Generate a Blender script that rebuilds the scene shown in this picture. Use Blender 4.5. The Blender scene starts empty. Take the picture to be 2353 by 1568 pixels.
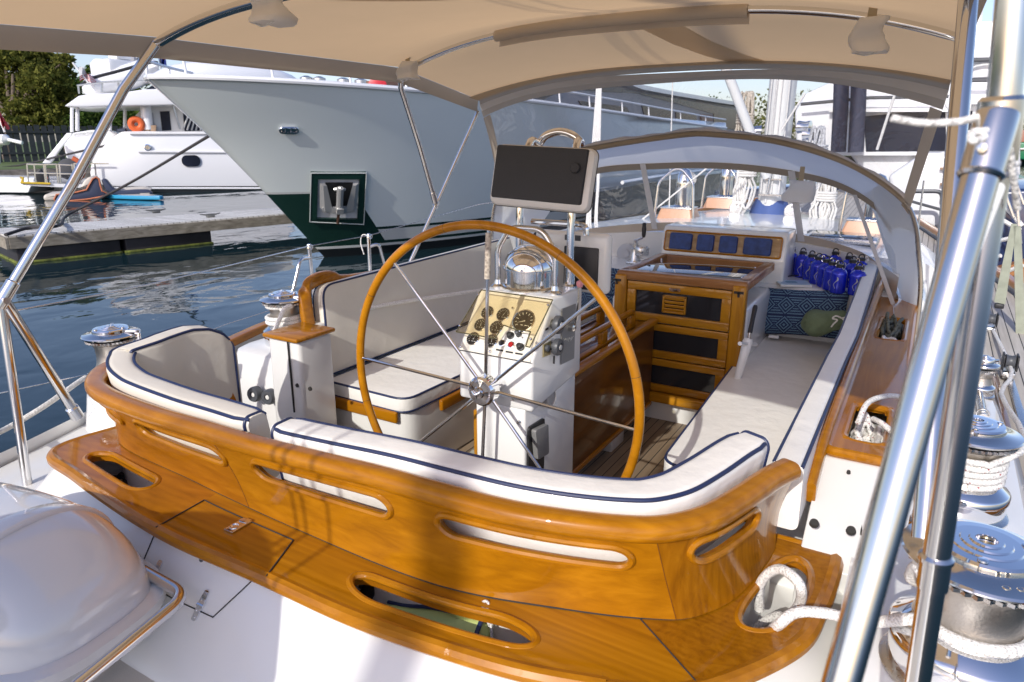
import bpy, bmesh, math, random
from mathutils import Vector, Matrix, Quaternion, noise as mnoise
random.seed(7)
V = Vector
PI = math.pi
scene = bpy.context.scene
COL = scene.collection

# ------------------------------------------------------------------ camera model (measured from the photograph)
CAM = V((0, 0, 2.5))
YAW, PITCH, FPX = math.radians(30.715), math.radians(16.273), 1681.0 / 2500 * 2353
CF = V((-math.sin(YAW) * math.cos(PITCH), math.cos(YAW) * math.cos(PITCH), -math.sin(PITCH)))
CR = V((math.cos(YAW), math.sin(YAW), 0))
CU = CR.cross(CF)


def ray(x, y):
    return CF + CR * ((x - 1176.5) / FPX) - CU * ((y - 784) / FPX)


def pz(x, y, z):
    d = ray(x, y)
    return CAM + d * ((z - CAM.z) / d.z)


def py(x, y, yy):
    d = ray(x, y)
    return CAM + d * (yy / d.y)


def px(x, y, xx):
    d = ray(x, y)
    return CAM + d * (xx / d.x)


# ------------------------------------------------------------------ objects
ORG = {}


def tag(o, label=None, cat=None, group=None, kind=None):
    if label: o['label'] = label
    if cat: o['category'] = cat
    if group: o['group'] = group
    if kind: o['kind'] = kind
    return o


def thing(name, loc, label, cat, group=None):
    o = bpy.data.objects.new(name, None)
    COL.objects.link(o)
    o.location = loc
    o.empty_display_size = .1
    ORG[o.name] = V(loc)
    tag(o, label, cat, group)
    return o


def copy_tree(o, parent=None, name=None):
    c = o.copy()
    COL.objects.link(c)
    c.parent = parent
    for ch in list(o.children):
        copy_tree(ch, c)
    return c


class MB:
    def __init__(s):
        s.v, s.f, s.m, s.uv = [], [], [], {}

    def add(s, vs, fs, mi=0):
        b = len(s.v)
        s.v += [V(p) for p in vs]
        s.f += [tuple(i + b for i in f) for f in fs]
        s.m += [mi] * len(fs)
        return s

    def bm(s, bm, mi=0, M=None):
        bm.verts.ensure_lookup_table()
        bm.verts.index_update()
        vs = [(M @ v.co if M else v.co.copy()) for v in bm.verts]
        s.add(vs, [tuple(v.index for v in f.verts) for f in bm.faces], mi)
        bm.free()
        return s

    def box(s, c, size, r=0.0, seg=2, rot=None, mi=0):
        bm = bmesh.new()
        bmesh.ops.create_cube(bm, size=1)
        for v in bm.verts:
            v.co = V((v.co.x * size[0], v.co.y * size[1], v.co.z * size[2]))
        if r > 0:
            bmesh.ops.bevel(bm, geom=bm.edges[:], offset=min(r, min(size) * .49), segments=seg, affect='EDGES', profile=.5)
        M = Matrix.Translation(V(c))
        if rot is not None:
            M = M @ (rot.to_matrix().to_4x4() if isinstance(rot, Quaternion) else rot.to_4x4())
        return s.bm(bm, mi, M)

    def tube(s, pts, r, n=10, closed=False, caps=True, mi=0):
        pts = [V(p) for p in pts]
        N = len(pts)
        rs = r if isinstance(r, (list, tuple)) else [r] * N
        vs, fs = [], []
        ref = None
        for i, p in enumerate(pts):
            if closed:
                t = pts[(i + 1) % N] - pts[i - 1]
            else:
                t = pts[min(i + 1, N - 1)] - pts[max(i - 1, 0)]
            if t.length < 1e-9: t = V((0, 0, 1))
            t.normalize()
            if ref is None:
                ref = V((0, 0, 1)) if abs(t.z) < .9 else V((1, 0, 0))
            ref = ref - t * ref.dot(t)
            if ref.length < 1e-6: ref = t.orthogonal()
            ref.normalize()
            b = t.cross(ref)
            for k in range(n):
                a = 2 * PI * k / n
                vs.append(p + (ref * math.cos(a) + b * math.sin(a)) * rs[i])
        for i in range(N if closed else N - 1):
            for k in range(n):
                a, b2 = i * n + k, i * n + (k + 1) % n
                j = (i + 1) % N
                fs.append((a, b2, j * n + (k + 1) % n, j * n + k))
        if caps and not closed:
            fs.append(tuple(range(n - 1, -1, -1)))
            fs.append(tuple((N - 1) * n + k for k in range(n)))
        return s.add(vs, fs, mi)

    def lathe(s, prof, c=(0, 0, 0), n=24, axis=None, mi=0, caps=True):
        """prof: list of (r, h) along axis"""
        c = V(c)
        q = V((0, 0, 1)).rotation_difference(V(axis).normalized()) if axis is not None else Quaternion()
        vs, fs = [], []
        for r, h in prof:
            for k in range(n):
                a = 2 * PI * k / n
                vs.append(c + q @ V((r * math.cos(a), r * math.sin(a), h)))
        for i in range(len(prof) - 1):
            for k in range(n):
                fs.append((i * n + k, i * n + (k + 1) % n, (i + 1) * n + (k + 1) % n, (i + 1) * n + k))
        if caps:
            if prof[0][0] > 1e-6: fs.append(tuple(range(n - 1, -1, -1)))
            if prof[-1][0] > 1e-6: fs.append(tuple((len(prof) - 1) * n + k for k in range(n)))
        return s.add(vs, fs, mi)

    def grid(s, rows, closed_u=False, mi=0, flip=False):
        """rows: list of equal-length point lists"""
        n = len(rows[0])
        vs = [p for r in rows for p in r]
        fs = []
        for i in range(len(rows) - 1):
            for k in range(n if closed_u else n - 1):
                q = (i * n + k, i * n + (k + 1) % n, (i + 1) * n + (k + 1) % n, (i + 1) * n + k)
                fs.append(q[::-1] if flip else q)
        return s.add(vs, fs, mi)

    def loft(s, rings, caps=True, mi=0):
        n = len(rings[0])
        s.grid(rings, True, mi)
        if caps:
            b = len(s.v) - n * len(rings)
            s.f.append(tuple(b + k for k in range(n - 1, -1, -1))); s.m.append(mi)
            s.f.append(tuple(b + (len(rings) - 1) * n + k for k in range(n))); s.m.append(mi)
        return s

    def poly(s, pts, mi=0):
        return s.add(pts, [tuple(range(len(pts)))], mi)

    def prism(s, pts, off, mi=0, r=0):
        """closed polygon pts extruded by vector off"""
        n = len(pts)
        off = V(off)
        vs = [V(p) for p in pts] + [V(p) + off for p in pts]
        fs = [tuple(range(n - 1, -1, -1)), tuple(range(n, 2 * n))]
        fs += [(i, (i + 1) % n, n + (i + 1) % n, n + i) for i in range(n)]
        if r > 0:
            bm = bmesh.new()
            bv = [bm.verts.new(p) for p in vs]
            for f in fs: bm.faces.new([bv[i] for i in f])
            bmesh.ops.recalc_face_normals(bm, faces=bm.faces[:])
            bmesh.ops.bevel(bm, geom=bm.edges[:], offset=r, segments=3, affect='EDGES', profile=.5, clamp_overlap=True)
            return s.bm(bm, mi)
        return s.add(vs, fs, mi)

    def islands(s):
        par = list(range(len(s.v)))
        def find(a):
            while par[a] != a:
                par[a] = par[par[a]]; a = par[a]
            return a
        for f in s.f:
            r = find(f[0])
            for i in f[1:]: par[find(i)] = r
        comp = {}
        for f, m in zip(s.f, s.m): comp.setdefault(find(f[0]), []).append((f, m))
        out = []
        for fs in comp.values():
            idx = {}; b = MB()
            for f, m in fs:
                for i in f:
                    if i not in idx: idx[i] = len(b.v); b.v.append(s.v[i])
                b.f.append(tuple(idx[i] for i in f)); b.m.append(m)
            out.append(b)
        return out

    def build(s, name, mats, parent=None, angle=35, org=None, recalc=True, split=False):
        if split:
            return [b.build(name, mats, parent, angle, org, recalc) for b in s.islands()]
        if not isinstance(mats, (list, tuple)): mats = [mats]
        if parent is not None:
            o0 = ORG[parent.name]
        elif org is not None:
            o0 = V(org)
        else:
            lo = [min(p[i] for p in s.v) for i in range(3)]
            hi = [max(p[i] for p in s.v) for i in range(3)]
            o0 = V(((lo[0] + hi[0]) / 2, (lo[1] + hi[1]) / 2, lo[2]))
        me = bpy.data.meshes.new(name)
        me.from_pydata([p - o0 for p in s.v], [], s.f)
        for m in mats: me.materials.append(m)
        me.polygons.foreach_set('material_index', s.m)
        me.polygons.foreach_set('use_smooth', [True] * len(s.f))
        if recalc:
            bm = bmesh.new(); bm.from_mesh(me)
            bmesh.ops.recalc_face_normals(bm, faces=bm.faces[:])
            bm.to_mesh(me); bm.free()
        me.set_sharp_from_angle(angle=math.radians(angle))
        me.update()
        o = bpy.data.objects.new(name, me)
        COL.objects.link(o)
        if parent is not None:
            o.parent = parent
        else:
            o.location = o0
        ORG[o.name] = o0
        return o


# ------------------------------------------------------------------ curves
def smooth(pts, n=8, closed=False):
    """Catmull-Rom through pts"""
    P = [V(p) for p in pts]
    out = []
    N = len(P)
    rng = N if closed else N - 1
    for i in range(rng):
        if closed:
            a, b, c, d = P[i - 1], P[i], P[(i + 1) % N], P[(i + 2) % N]
        else:
            b, c = P[i], P[i + 1]
            a = P[i - 1] if i > 0 else b * 2 - c
            d = P[i + 2] if i + 2 < N else c * 2 - b
        for k in range(n):
            t = k / n
            out.append(.5 * ((2 * b) + (c - a) * t + (2 * a - 5 * b + 4 * c - d) * t * t + (3 * b - a - 3 * c + d) * t ** 3))
    if not closed: out.append(P[-1])
    return out


def resample(pts, n):
    L = [0]
    for a, b in zip(pts, pts[1:]): L.append(L[-1] + (b - a).length)
    out, j = [], 0
    for i in range(n):
        t = L[-1] * i / (n - 1)
        while j < len(L) - 2 and L[j + 1] < t: j += 1
        d = L[j + 1] - L[j]
        out.append(pts[j].lerp(pts[j + 1], 0 if d == 0 else (t - L[j]) / d))
    return out


def fillet(pts, r, n=6, closed=False):
    """round the corners of a polyline; r number or list"""
    P = [V(p) for p in pts]
    N = len(P)
    out = []
    for i in range(N):
        rr = r[i] if isinstance(r, (list, tuple)) else r
        if (not closed and i in (0, N - 1)) or rr <= 0:
            out.append(P[i]); continue
        a, b, c = P[i - 1], P[i], P[(i + 1) % N]
        u, w = (a - b), (c - b)
        lu, lw = u.length, w.length
        u.normalize(); w.normalize()
        ang = u.angle(w)
        d = min(rr / max(math.tan(ang / 2), 1e-4), lu * .48, lw * .48)
        p0, p2 = b + u * d, b + w * d
        for k in range(n + 1):
            t = k / n
            out.append(p0 * (1 - t) ** 2 + b * 2 * t * (1 - t) + p2 * t * t)
    return out


def arc(c, r, a0, a1, n, u=V((1, 0, 0)), w=V((0, 0, 1))):
    return [V(c) + (u * math.cos(math.radians(a0 + (a1 - a0) * i / n)) + w * math.sin(math.radians(a0 + (a1 - a0) * i / n))) * r for i in range(n + 1)]


def offset2(poly, d):
    """inset a closed 2-D polygon (list of (x, y)), d>0 inwards for ccw"""
    n = len(poly)
    area = sum(poly[i][0] * poly[(i + 1) % n][1] - poly[(i + 1) % n][0] * poly[i][1] for i in range(n))
    sg = 1 if area > 0 else -1
    out = []
    for i in range(n):
        a, b, c = poly[i - 1], poly[i], poly[(i + 1) % n]
        e1 = (b[0] - a[0], b[1] - a[1]); e2 = (c[0] - b[0], c[1] - b[1])
        l1 = math.hypot(*e1) or 1e-9; l2 = math.hypot(*e2) or 1e-9
        n1 = (-e1[1] / l1 * sg, e1[0] / l1 * sg); n2 = (-e2[1] / l2 * sg, e2[0] / l2 * sg)
        bx, by = n1[0] + n2[0], n1[1] + n2[1]
        l = math.hypot(bx, by) or 1e-9
        bx, by = bx / l, by / l
        k = d / max(.35, bx * n1[0] + by * n1[1])
        out.append((b[0] + bx * k, b[1] + by * k))
    return out


def sweep(mb, path, section, up=V((0, 0, 1)), caps=True, mi=0, closed=False, scale=None):
    """section: closed list of (a, b): a along the horizontal normal (left of travel), b along up"""
    P = [V(p) for p in path]
    N = len(P)
    rings = []
    for i, p in enumerate(P):
        t = (P[(i + 1) % N] - P[i - 1]) if closed else (P[min(i + 1, N - 1)] - P[max(i - 1, 0)])
        t.normalize()
        side = up.cross(t).normalized()
        u2 = t.cross(side).normalized()
        k = scale(i / (N - 1)) if scale else 1
        rings.append([p + side * (a * k) + u2 * (b * k) for a, b in section])
    if closed: rings.append(rings[0])
    mb.loft(rings, caps and not closed, mi) if not closed else mb.grid(rings, True, mi)
    return rings


def rrect(w, h, r, n=4, cx=0, cy=0):
    out = []
    for (sx, sy, a0) in ((1, 1, 0), (-1, 1, 90), (-1, -1, 180), (1, -1, 270)):
        for k in range(n + 1):
            a = math.radians(a0 + 90 * k / n)
            out.append((cx + sx * (w / 2 - r) + r * math.cos(a), cy + sy * (h / 2 - r) + r * math.sin(a)))
    return out


def slab(mb, outline, O, U, W, Nn, th, r=.02, puff=.0, mi=0):
    """soft-edged slab: outline in (U,W) from O, thickness th along Nn; returns the front and back rim loops (3-D)"""
    O, U, W, Nn = V(O), V(U), V(W), V(Nn)
    rings = []
    K = 4
    prof = []
    for k in range(K + 1):
        a = PI / 2 * k / K
        prof.append((r * (1 - math.sin(a)), r * (1 - math.cos(a))))
    for ins, dep in prof:
        rings.append([O + U * x + W * y + Nn * dep for x, y in offset2(outline, ins)])
    for ins, dep in reversed(prof):
        rings.append([O + U * x + W * y + Nn * (th - dep) for x, y in offset2(outline, ins)])
    mb.loft(rings, False, mi)
    b = len(mb.v)
    n = len(outline)
    base = b - n * len(rings)
    # puffed caps: rings inwards to a centre
    for sgn, start, depth in ((-1, base, 0), (1, b - n, th)):
        ol = offset2(outline, r)
        cx = sum(p[0] for p in ol) / n; cy = sum(p[1] for p in ol) / n
        prev = start
        for j, f in enumerate((.12, .3, .6)):
            ring = [O + U * (x + (cx - x) * f) + W * (y + (cy - y) * f) + Nn * (depth + sgn * puff * (1 - (1 - f) ** 2)) for x, y in ol]
            mb.v += ring
            nb = len(mb.v) - n
            for k in range(n):
                q = (prev + k, prev + (k + 1) % n, nb + (k + 1) % n, nb + k)
                mb.f.append(q if sgn > 0 else q[::-1]); mb.m.append(mi)
            prev = nb
        mb.v.append(O + U * cx + W * cy + Nn * (depth + sgn * puff))
        c = len(mb.v) - 1
        for k in range(n):
            t = (prev + k, prev + (k + 1) % n, c)
            mb.f.append(t if sgn > 0 else t[::-1]); mb.m.append(mi)
    e = r * .3
    rim = lambda dep: [O + U * x + W * y + Nn * dep for x, y in offset2(outline, e)]
    return rim(e), rim(th - e)
# ------------------------------------------------------------------ materials
def mat(name, col=(.8, .8, .8), rough=.5, metal=0.0, coat=0.0, spec=.5, bump=0, bscale=50, var=0, vscale=3, bdist=.01, rvar=0):
    m = bpy.data.materials.new(name); m.use_nodes = True
    nt = m.node_tree; b = nt.nodes['Principled BSDF']
    b.inputs['Base Color'].default_value = (*col, 1)
    b.inputs['Roughness'].default_value = rough
    b.inputs['Metallic'].default_value = metal
    b.inputs['Coat Weight'].default_value = coat
    b.inputs['Coat Roughness'].default_value = .03
    b.inputs['Specular IOR Level'].default_value = spec
    tc = None
    if bump or var or rvar:
        tc = nt.nodes.new('ShaderNodeTexCoord')
    if var:
        n = nt.nodes.new('ShaderNodeTexNoise'); n.inputs['Scale'].default_value = vscale; n.inputs['Detail'].default_value = 6
        nt.links.new(tc.outputs['Object'], n.inputs['Vector'])
        r = nt.nodes.new('ShaderNodeValToRGB')
        r.color_ramp.elements[0].position = .3; r.color_ramp.elements[1].position = .7
        r.color_ramp.elements[0].color = (*[c * (1 - var) for c in col], 1)
        r.color_ramp.elements[1].color = (*[min(1, c * (1 + var)) for c in col], 1)
        nt.links.new(n.outputs['Fac'], r.inputs['Fac']); nt.links.new(r.outputs['Color'], b.inputs['Base Color'])
    if rvar:
        n = nt.nodes.new('ShaderNodeTexNoise'); n.inputs['Scale'].default_value = vscale * 4; n.inputs['Detail'].default_value = 5
        nt.links.new(tc.outputs['Object'], n.inputs['Vector'])
        mr = nt.nodes.new('ShaderNodeMapRange'); mr.inputs['To Min'].default_value = max(0, rough - rvar); mr.inputs['To Max'].default_value = rough + rvar
        nt.links.new(n.outputs['Fac'], mr.inputs['Value']); nt.links.new(mr.outputs['Result'], b.inputs['Roughness'])
    if bump:
        n = nt.nodes.new('ShaderNodeTexNoise'); n.inputs['Scale'].default_value = bscale; n.inputs['Detail'].default_value = 4
        nt.links.new(tc.outputs['Object'], n.inputs['Vector'])
        bp = nt.nodes.new('ShaderNodeBump'); bp.inputs['Strength'].default_value = bump; bp.inputs['Distance'].default_value = bdist
        nt.links.new(n.outputs['Fac'], bp.inputs['Height']); nt.links.new(bp.outputs['Normal'], b.inputs['Normal'])
    return m


def wood(name, c0, c1, c2, scale=(2, 30, 30), rough=.3, coat=1.0, rot=(0, 0, 0), fleck=.25, panels=0):
    m = bpy.data.materials.new(name); m.use_nodes = True
    nt = m.node_tree; b = nt.nodes['Principled BSDF']; L = nt.links.new
    tc = nt.nodes.new('ShaderNodeTexCoord')
    mp = nt.nodes.new('ShaderNodeMapping'); mp.inputs['Scale'].default_value = scale; mp.inputs['Rotation'].default_value = rot
    L(tc.outputs['Object'], mp.inputs['Vector'])
    n1 = nt.nodes.new('ShaderNodeTexNoise'); n1.inputs['Scale'].default_value = 1.0; n1.inputs['Detail'].default_value = 8; n1.inputs['Roughness'].default_value = .62; n1.inputs['Distortion'].default_value = .9
    L(mp.outputs['Vector'], n1.inputs['Vector'])
    n2 = nt.nodes.new('ShaderNodeTexNoise'); n2.inputs['Scale'].default_value = 2.1; n2.inputs['Detail'].default_value = 3
    L(tc.outputs['Object'], n2.inputs['Vector'])
    w = nt.nodes.new('ShaderNodeTexWave'); w.inputs['Scale'].default_value = .55; w.inputs['Distortion'].default_value = 9; w.inputs['Detail'].default_value = 3; w.inputs['Detail Scale'].default_value = .6; w.bands_direction = 'Y'
    L(mp.outputs['Vector'], w.inputs['Vector'])
    mx = nt.nodes.new('ShaderNodeMath'); mx.operation = 'MULTIPLY_ADD'; mx.inputs[1].default_value = .10; L(w.outputs['Fac'], mx.inputs[0])
    ms = nt.nodes.new('ShaderNodeMath'); ms.operation = 'MULTIPLY_ADD'; ms.inputs[1].default_value = .9; ms.inputs[2].default_value = 0; L(n1.outputs['Fac'], ms.inputs[0]); L(ms.outputs[0], mx.inputs[2])
    r = nt.nodes.new('ShaderNodeValToRGB')
    e = r.color_ramp.elements
    e[0].position = .28; e[0].color = (*c0, 1); e[1].position = .72; e[1].color = (*c2, 1)
    k = r.color_ramp.elements.new(.5); k.color = (*c1, 1)
    L(mx.outputs[0], r.inputs['Fac'])
    mixc = nt.nodes.new('ShaderNodeMixRGB'); mixc.blend_type = 'MULTIPLY'; mixc.inputs['Fac'].default_value = fleck
    r2 = nt.nodes.new('ShaderNodeValToRGB'); r2.color_ramp.elements[0].position = .3; r2.color_ramp.elements[1].position = .7
    r2.color_ramp.elements[0].color = (.55, .5, .45, 1); r2.color_ramp.elements[1].color = (1.25, 1.2, 1.1, 1)
    L(n2.outputs['Fac'], r2.inputs['Fac']); L(r.outputs['Color'], mixc.inputs['Color1']); L(r2.outputs['Color'], mixc.inputs['Color2'])
    L(mixc.outputs['Color'], b.inputs['Base Color'])
    b.inputs['Roughness'].default_value = rough
    b.inputs['Coat Weight'].default_value = coat * .62; b.inputs['Coat Roughness'].default_value = .03; b.inputs['Coat IOR'].default_value = 1.45; b.inputs['Specular IOR Level'].default_value = .12
    n3 = nt.nodes.new('ShaderNodeTexNoise'); n3.inputs['Scale'].default_value = 26; n3.inputs['Detail'].default_value = 3
    L(tc.outputs['Object'], n3.inputs['Vector'])
    bp = nt.nodes.new('ShaderNodeBump'); bp.inputs['Strength'].default_value = .08; bp.inputs['Distance'].default_value = .004
    L(n3.outputs['Fac'], bp.inputs['Height']); L(bp.outputs['Normal'], b.inputs['Coat Normal'])
    return m


def canvas(name, col, transl=.5, weave=900, tcol=None):
    m = bpy.data.materials.new(name); m.use_nodes = True
    nt = m.node_tree; L = nt.links.new
    for n in list(nt.nodes):
        if n.type != 'OUTPUT_MATERIAL': nt.nodes.remove(n)
    out = nt.nodes['Material Output']
    d = nt.nodes.new('ShaderNodeBsdfDiffuse'); t = nt.nodes.new('ShaderNodeBsdfTranslucent'); mix = nt.nodes.new('ShaderNodeMixShader')
    mix.inputs['Fac'].default_value = transl
    tc = nt.nodes.new('ShaderNodeTexCoord')
    n = nt.nodes.new('ShaderNodeTexNoise'); n.inputs['Scale'].default_value = 2.2; n.inputs['Detail'].default_value = 7
    L(tc.outputs['Object'], n.inputs['Vector'])
    r = nt.nodes.new('ShaderNodeValToRGB'); r.color_ramp.elements[0].position = .3; r.color_ramp.elements[1].position = .75
    r.color_ramp.elements[0].color = (*[c * .88 for c in col], 1); r.color_ramp.elements[1].color = (*[c * 1.08 for c in col], 1)
    L(n.outputs['Fac'], r.inputs['Fac']); L(r.outputs['Color'], d.inputs['Color'])
    t.inputs['Color'].default_value = (*(tcol or col), 1)
    n2 = nt.nodes.new('ShaderNodeTexNoise'); n2.inputs['Scale'].default_value = weave; n2.inputs['Detail'].default_value = 1
    L(tc.outputs['Object'], n2.inputs['Vector'])
    n3 = nt.nodes.new('ShaderNodeTexNoise'); n3.inputs['Scale'].default_value = 5; n3.inputs['Detail'].default_value = 3
    L(tc.outputs['Object'], n3.inputs['Vector'])
    ad = nt.nodes.new('ShaderNodeMath'); ad.operation = 'MULTIPLY_ADD'; ad.inputs[1].default_value = .06; L(n2.outputs['Fac'], ad.inputs[0]); L(n3.outputs['Fac'], ad.inputs[2])
    bp = nt.nodes.new('ShaderNodeBump'); bp.inputs['Strength'].default_value = .35; bp.inputs['Distance'].default_value = .02
    L(ad.outputs[0], bp.inputs['Height']); L(bp.outputs['Normal'], d.inputs['Normal'])
    L(d.outputs[0], mix.inputs[1]); L(t.outputs[0], mix.inputs[2]); L(mix.outputs[0], out.inputs['Surface'])
    return m


def clear_vinyl(name, tint=(.93, .94, .95), haze=.05, wav=1.0, wscale=3.0, gloss=1.0, base=.05):
    m = bpy.data.materials.new(name); m.use_nodes = True
    nt = m.node_tree; L = nt.links.new
    for n in list(nt.nodes):
        if n.type != 'OUTPUT_MATERIAL': nt.nodes.remove(n)
    out = nt.nodes['Material Output']
    tr = nt.nodes.new('ShaderNodeBsdfTransparent'); tr.inputs['Color'].default_value = (*tint, 1)
    gl = nt.nodes.new('ShaderNodeBsdfGlossy'); gl.inputs['Roughness'].default_value = .03; gl.inputs['Color'].default_value = (gloss, gloss, gloss, 1)
    df = nt.nodes.new('ShaderNodeBsdfDiffuse'); df.inputs['Color'].default_value = (.8, .82, .85, 1)
    fr = nt.nodes.new('ShaderNodeLayerWeight'); fr.inputs['Blend'].default_value = .5
    p5 = nt.nodes.new('ShaderNodeMath'); p5.operation = 'POWER'; p5.inputs[1].default_value = 5; L(fr.outputs['Facing'], p5.inputs[0])
    pm = nt.nodes.new('ShaderNodeMath'); pm.operation = 'MULTIPLY_ADD'; pm.inputs[1].default_value = .9; pm.inputs[2].default_value = base; L(p5.outputs[0], pm.inputs[0])
    tc = nt.nodes.new('ShaderNodeTexCoord')
    n = nt.nodes.new('ShaderNodeTexNoise'); n.inputs['Scale'].default_value = wscale; n.inputs['Detail'].default_value = 3; n.inputs['Distortion'].default_value = 1.2
    L(tc.outputs['Object'], n.inputs['Vector'])
    bp = nt.nodes.new('ShaderNodeBump'); bp.inputs['Strength'].default_value = wav; bp.inputs['Distance'].default_value = .05
    L(n.outputs['Fac'], bp.inputs['Height']); L(bp.outputs['Normal'], gl.inputs['Normal']); L(bp.outputs['Normal'], fr.inputs['Normal'])
    m1 = nt.nodes.new('ShaderNodeMixShader'); L(pm.outputs[0], m1.inputs['Fac']); L(tr.outputs[0], m1.inputs[1]); L(gl.outputs[0], m1.inputs[2])
    m2 = nt.nodes.new('ShaderNodeMixShader'); m2.inputs['Fac'].default_value = haze; L(m1.outputs[0], m2.inputs[1]); L(df.outputs[0], m2.inputs[2])
    L(m2.outputs[0], out.inputs['Surface'])
    return m


def planks(name, c0, c1, gap, width=.05, axis=0, rough=.6, seam=.06, length=None, gap_soft=.012):
    """boards of the given width across `axis`, run along the other horizontal axis"""
    m = bpy.data.materials.new(name); m.use_nodes = True
    nt = m.node_tree; b = nt.nodes['Principled BSDF']; L = nt.links.new
    tc = nt.nodes.new('ShaderNodeTexCoord')
    sp = nt.nodes.new('ShaderNodeSeparateXYZ'); L(tc.outputs['Object'], sp.inputs[0])
    dv = nt.nodes.new('ShaderNodeMath'); dv.operation = 'DIVIDE'; dv.inputs[1].default_value = width; L(sp.outputs[axis], dv.inputs[0])
    fr = nt.nodes.new('ShaderNodeMath'); fr.operation = 'FRACT'; L(dv.outputs[0], fr.inputs[0])
    fl = nt.nodes.new('ShaderNodeMath'); fl.operation = 'FLOOR'; L(dv.outputs[0], fl.inputs[0])
    lt = nt.nodes.new('ShaderNodeMath'); lt.operation = 'LESS_THAN'; lt.inputs[1].default_value = seam; L(fr.outputs[0], lt.inputs[0])
    wn = nt.nodes.new('ShaderNodeTexWhiteNoise'); wn.noise_dimensions = '1D'; L(fl.outputs[0], wn.inputs['W'])
    mp = nt.nodes.new('ShaderNodeMapping'); mp.inputs['Scale'].default_value = (40, 3, 40) if axis == 0 else (3, 40, 40)
    L(tc.outputs['Object'], mp.inputs['Vector'])
    n = nt.nodes.new('ShaderNodeTexNoise'); n.inputs['Scale'].default_value = 1; n.inputs['Detail'].default_value = 6; L(mp.outputs['Vector'], n.inputs['Vector'])
    ad = nt.nodes.new('ShaderNodeMath'); ad.operation = 'MULTIPLY_ADD'; ad.inputs[1].default_value = .45; L(wn.outputs['Value'], ad.inputs[0]); L(n.outputs['Fac'], ad.inputs[2])
    r = nt.nodes.new('ShaderNodeValToRGB'); r.color_ramp.elements[0].position = .35; r.color_ramp.elements[1].position = 1.0
    r.color_ramp.elements[0].color = (*c0, 1); r.color_ramp.elements[1].color = (*c1, 1)
    L(ad.outputs[0], r.inputs['Fac'])
    mx = nt.nodes.new('ShaderNodeMixRGB'); L(lt.outputs[0], mx.inputs['Fac']); L(r.outputs['Color'], mx.inputs['Color1']); mx.inputs['Color2'].default_value = (*gap, 1)
    L(mx.outputs['Color'], b.inputs['Base Color']); b.inputs['Roughness'].default_value = rough
    bp = nt.nodes.new('ShaderNodeBump'); bp.inputs['Strength'].default_value = .4; bp.inputs['Distance'].default_value = .004; bp.invert = True
    L(lt.outputs[0], bp.inputs['Height']); L(bp.outputs['Normal'], b.inputs['Normal'])
    return m


def rope_mat(name, c0, c1, fleck=None, sc=120):
    m = bpy.data.materials.new(name); m.use_nodes = True
    nt = m.node_tree; b = nt.nodes['Principled BSDF']; L = nt.links.new
    tc = nt.nodes.new('ShaderNodeTexCoord')
    vo = nt.nodes.new('ShaderNodeTexVoronoi'); vo.inputs['Scale'].default_value = sc; L(tc.outputs['Object'], vo.inputs['Vector'])
    r = nt.nodes.new('ShaderNodeValToRGB'); r.color_ramp.elements[0].position = .1; r.color_ramp.elements[1].position = .6
    r.color_ramp.elements[0].color = (*c1, 1); r.color_ramp.elements[1].color = (*c0, 1)
    L(vo.outputs['Distance'], r.inputs['Fac'])
    last = r.outputs['Color']
    if fleck:
        n = nt.nodes.new('ShaderNodeTexVoronoi'); n.inputs['Scale'].default_value = sc * .35; L(tc.outputs['Object'], n.inputs['Vector'])
        lt = nt.nodes.new('ShaderNodeMath'); lt.operation = 'LESS_THAN'; lt.inputs[1].default_value = .16; L(n.outputs['Distance'], lt.inputs[0])
        mx = nt.nodes.new('ShaderNodeMixRGB'); L(lt.outputs[0], mx.inputs['Fac']); L(last, mx.inputs['Color1']); mx.inputs['Color2'].default_value = (*fleck, 1)
        last = mx.outputs['Color']
    L(last, b.inputs['Base Color']); b.inputs['Roughness'].default_value = .8
    bp = nt.nodes.new('ShaderNodeBump'); bp.inputs['Strength'].default_value = .6; bp.inputs['Distance'].default_value = .004; bp.invert = True
    L(vo.outputs['Distance'], bp.inputs['Height']); L(bp.outputs['Normal'], b.inputs['Normal'])
    return m


TEAK = wood('varnished_teak', (.27, .100, .0025), (.37, .145, .003), (.46, .19, .006), (1.6, 26, 34))
TEAKY = wood('varnished_teak_fore_aft', (.26, .092, .003), (.36, .135, .004), (.45, .18, .007), (26, 1.6, 34))
TEAKZ = wood('varnished_teak_curved', (.27, .098, .0025), (.37, .142, .003), (.46, .187, .006), (7, 12, 30), fleck=.3)
TEAKZ2 = wood('varnished_teak_end_grain', (.21, .072, .0025), (.31, .115, .003), (.39, .155, .006), (30, 30, 9), fleck=.4)
TEAKZ3 = wood('varnished_teak_redder', (.25, .085, .003), (.345, .125, .004), (.43, .165, .007), (5, 16, 26), fleck=.35)
TEAKD = wood('varnished_teak_door', (.30, .125, .008), (.43, .19, .012), (.53, .25, .02), (2.2, 26, 26))
TEAKV = wood('varnished_teak_upright', (.30, .125, .008), (.43, .19, .012), (.53, .25, .02), (26, 26, 2.2))
TEAKW = wood('worn_teak', (.20, .085, .03), (.34, .16, .06), (.50, .30, .17), (2.2, 26, 26), coat=.5)
MAHOG = wood('dark_mahogany', (.09, .028, .005), (.14, .047, .008), (.20, .075, .012), (22, 1.2, 10), fleck=.4)
TEAKR = wood('wheel_teak', (.34, .132, .0025), (.45, .18, .004), (.53, .225, .008), (12, 12, 12), fleck=.35)
BURL = wood('pale_teak_panel', (.30, .19, .09), (.42, .28, .15), (.52, .38, .23), (8, 30, 30), coat=.2)
GEL = mat('white_gelcoat', (.76, .75, .71), .28, coat=.4, bump=.06, bscale=9, var=.025, vscale=2.5)
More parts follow.
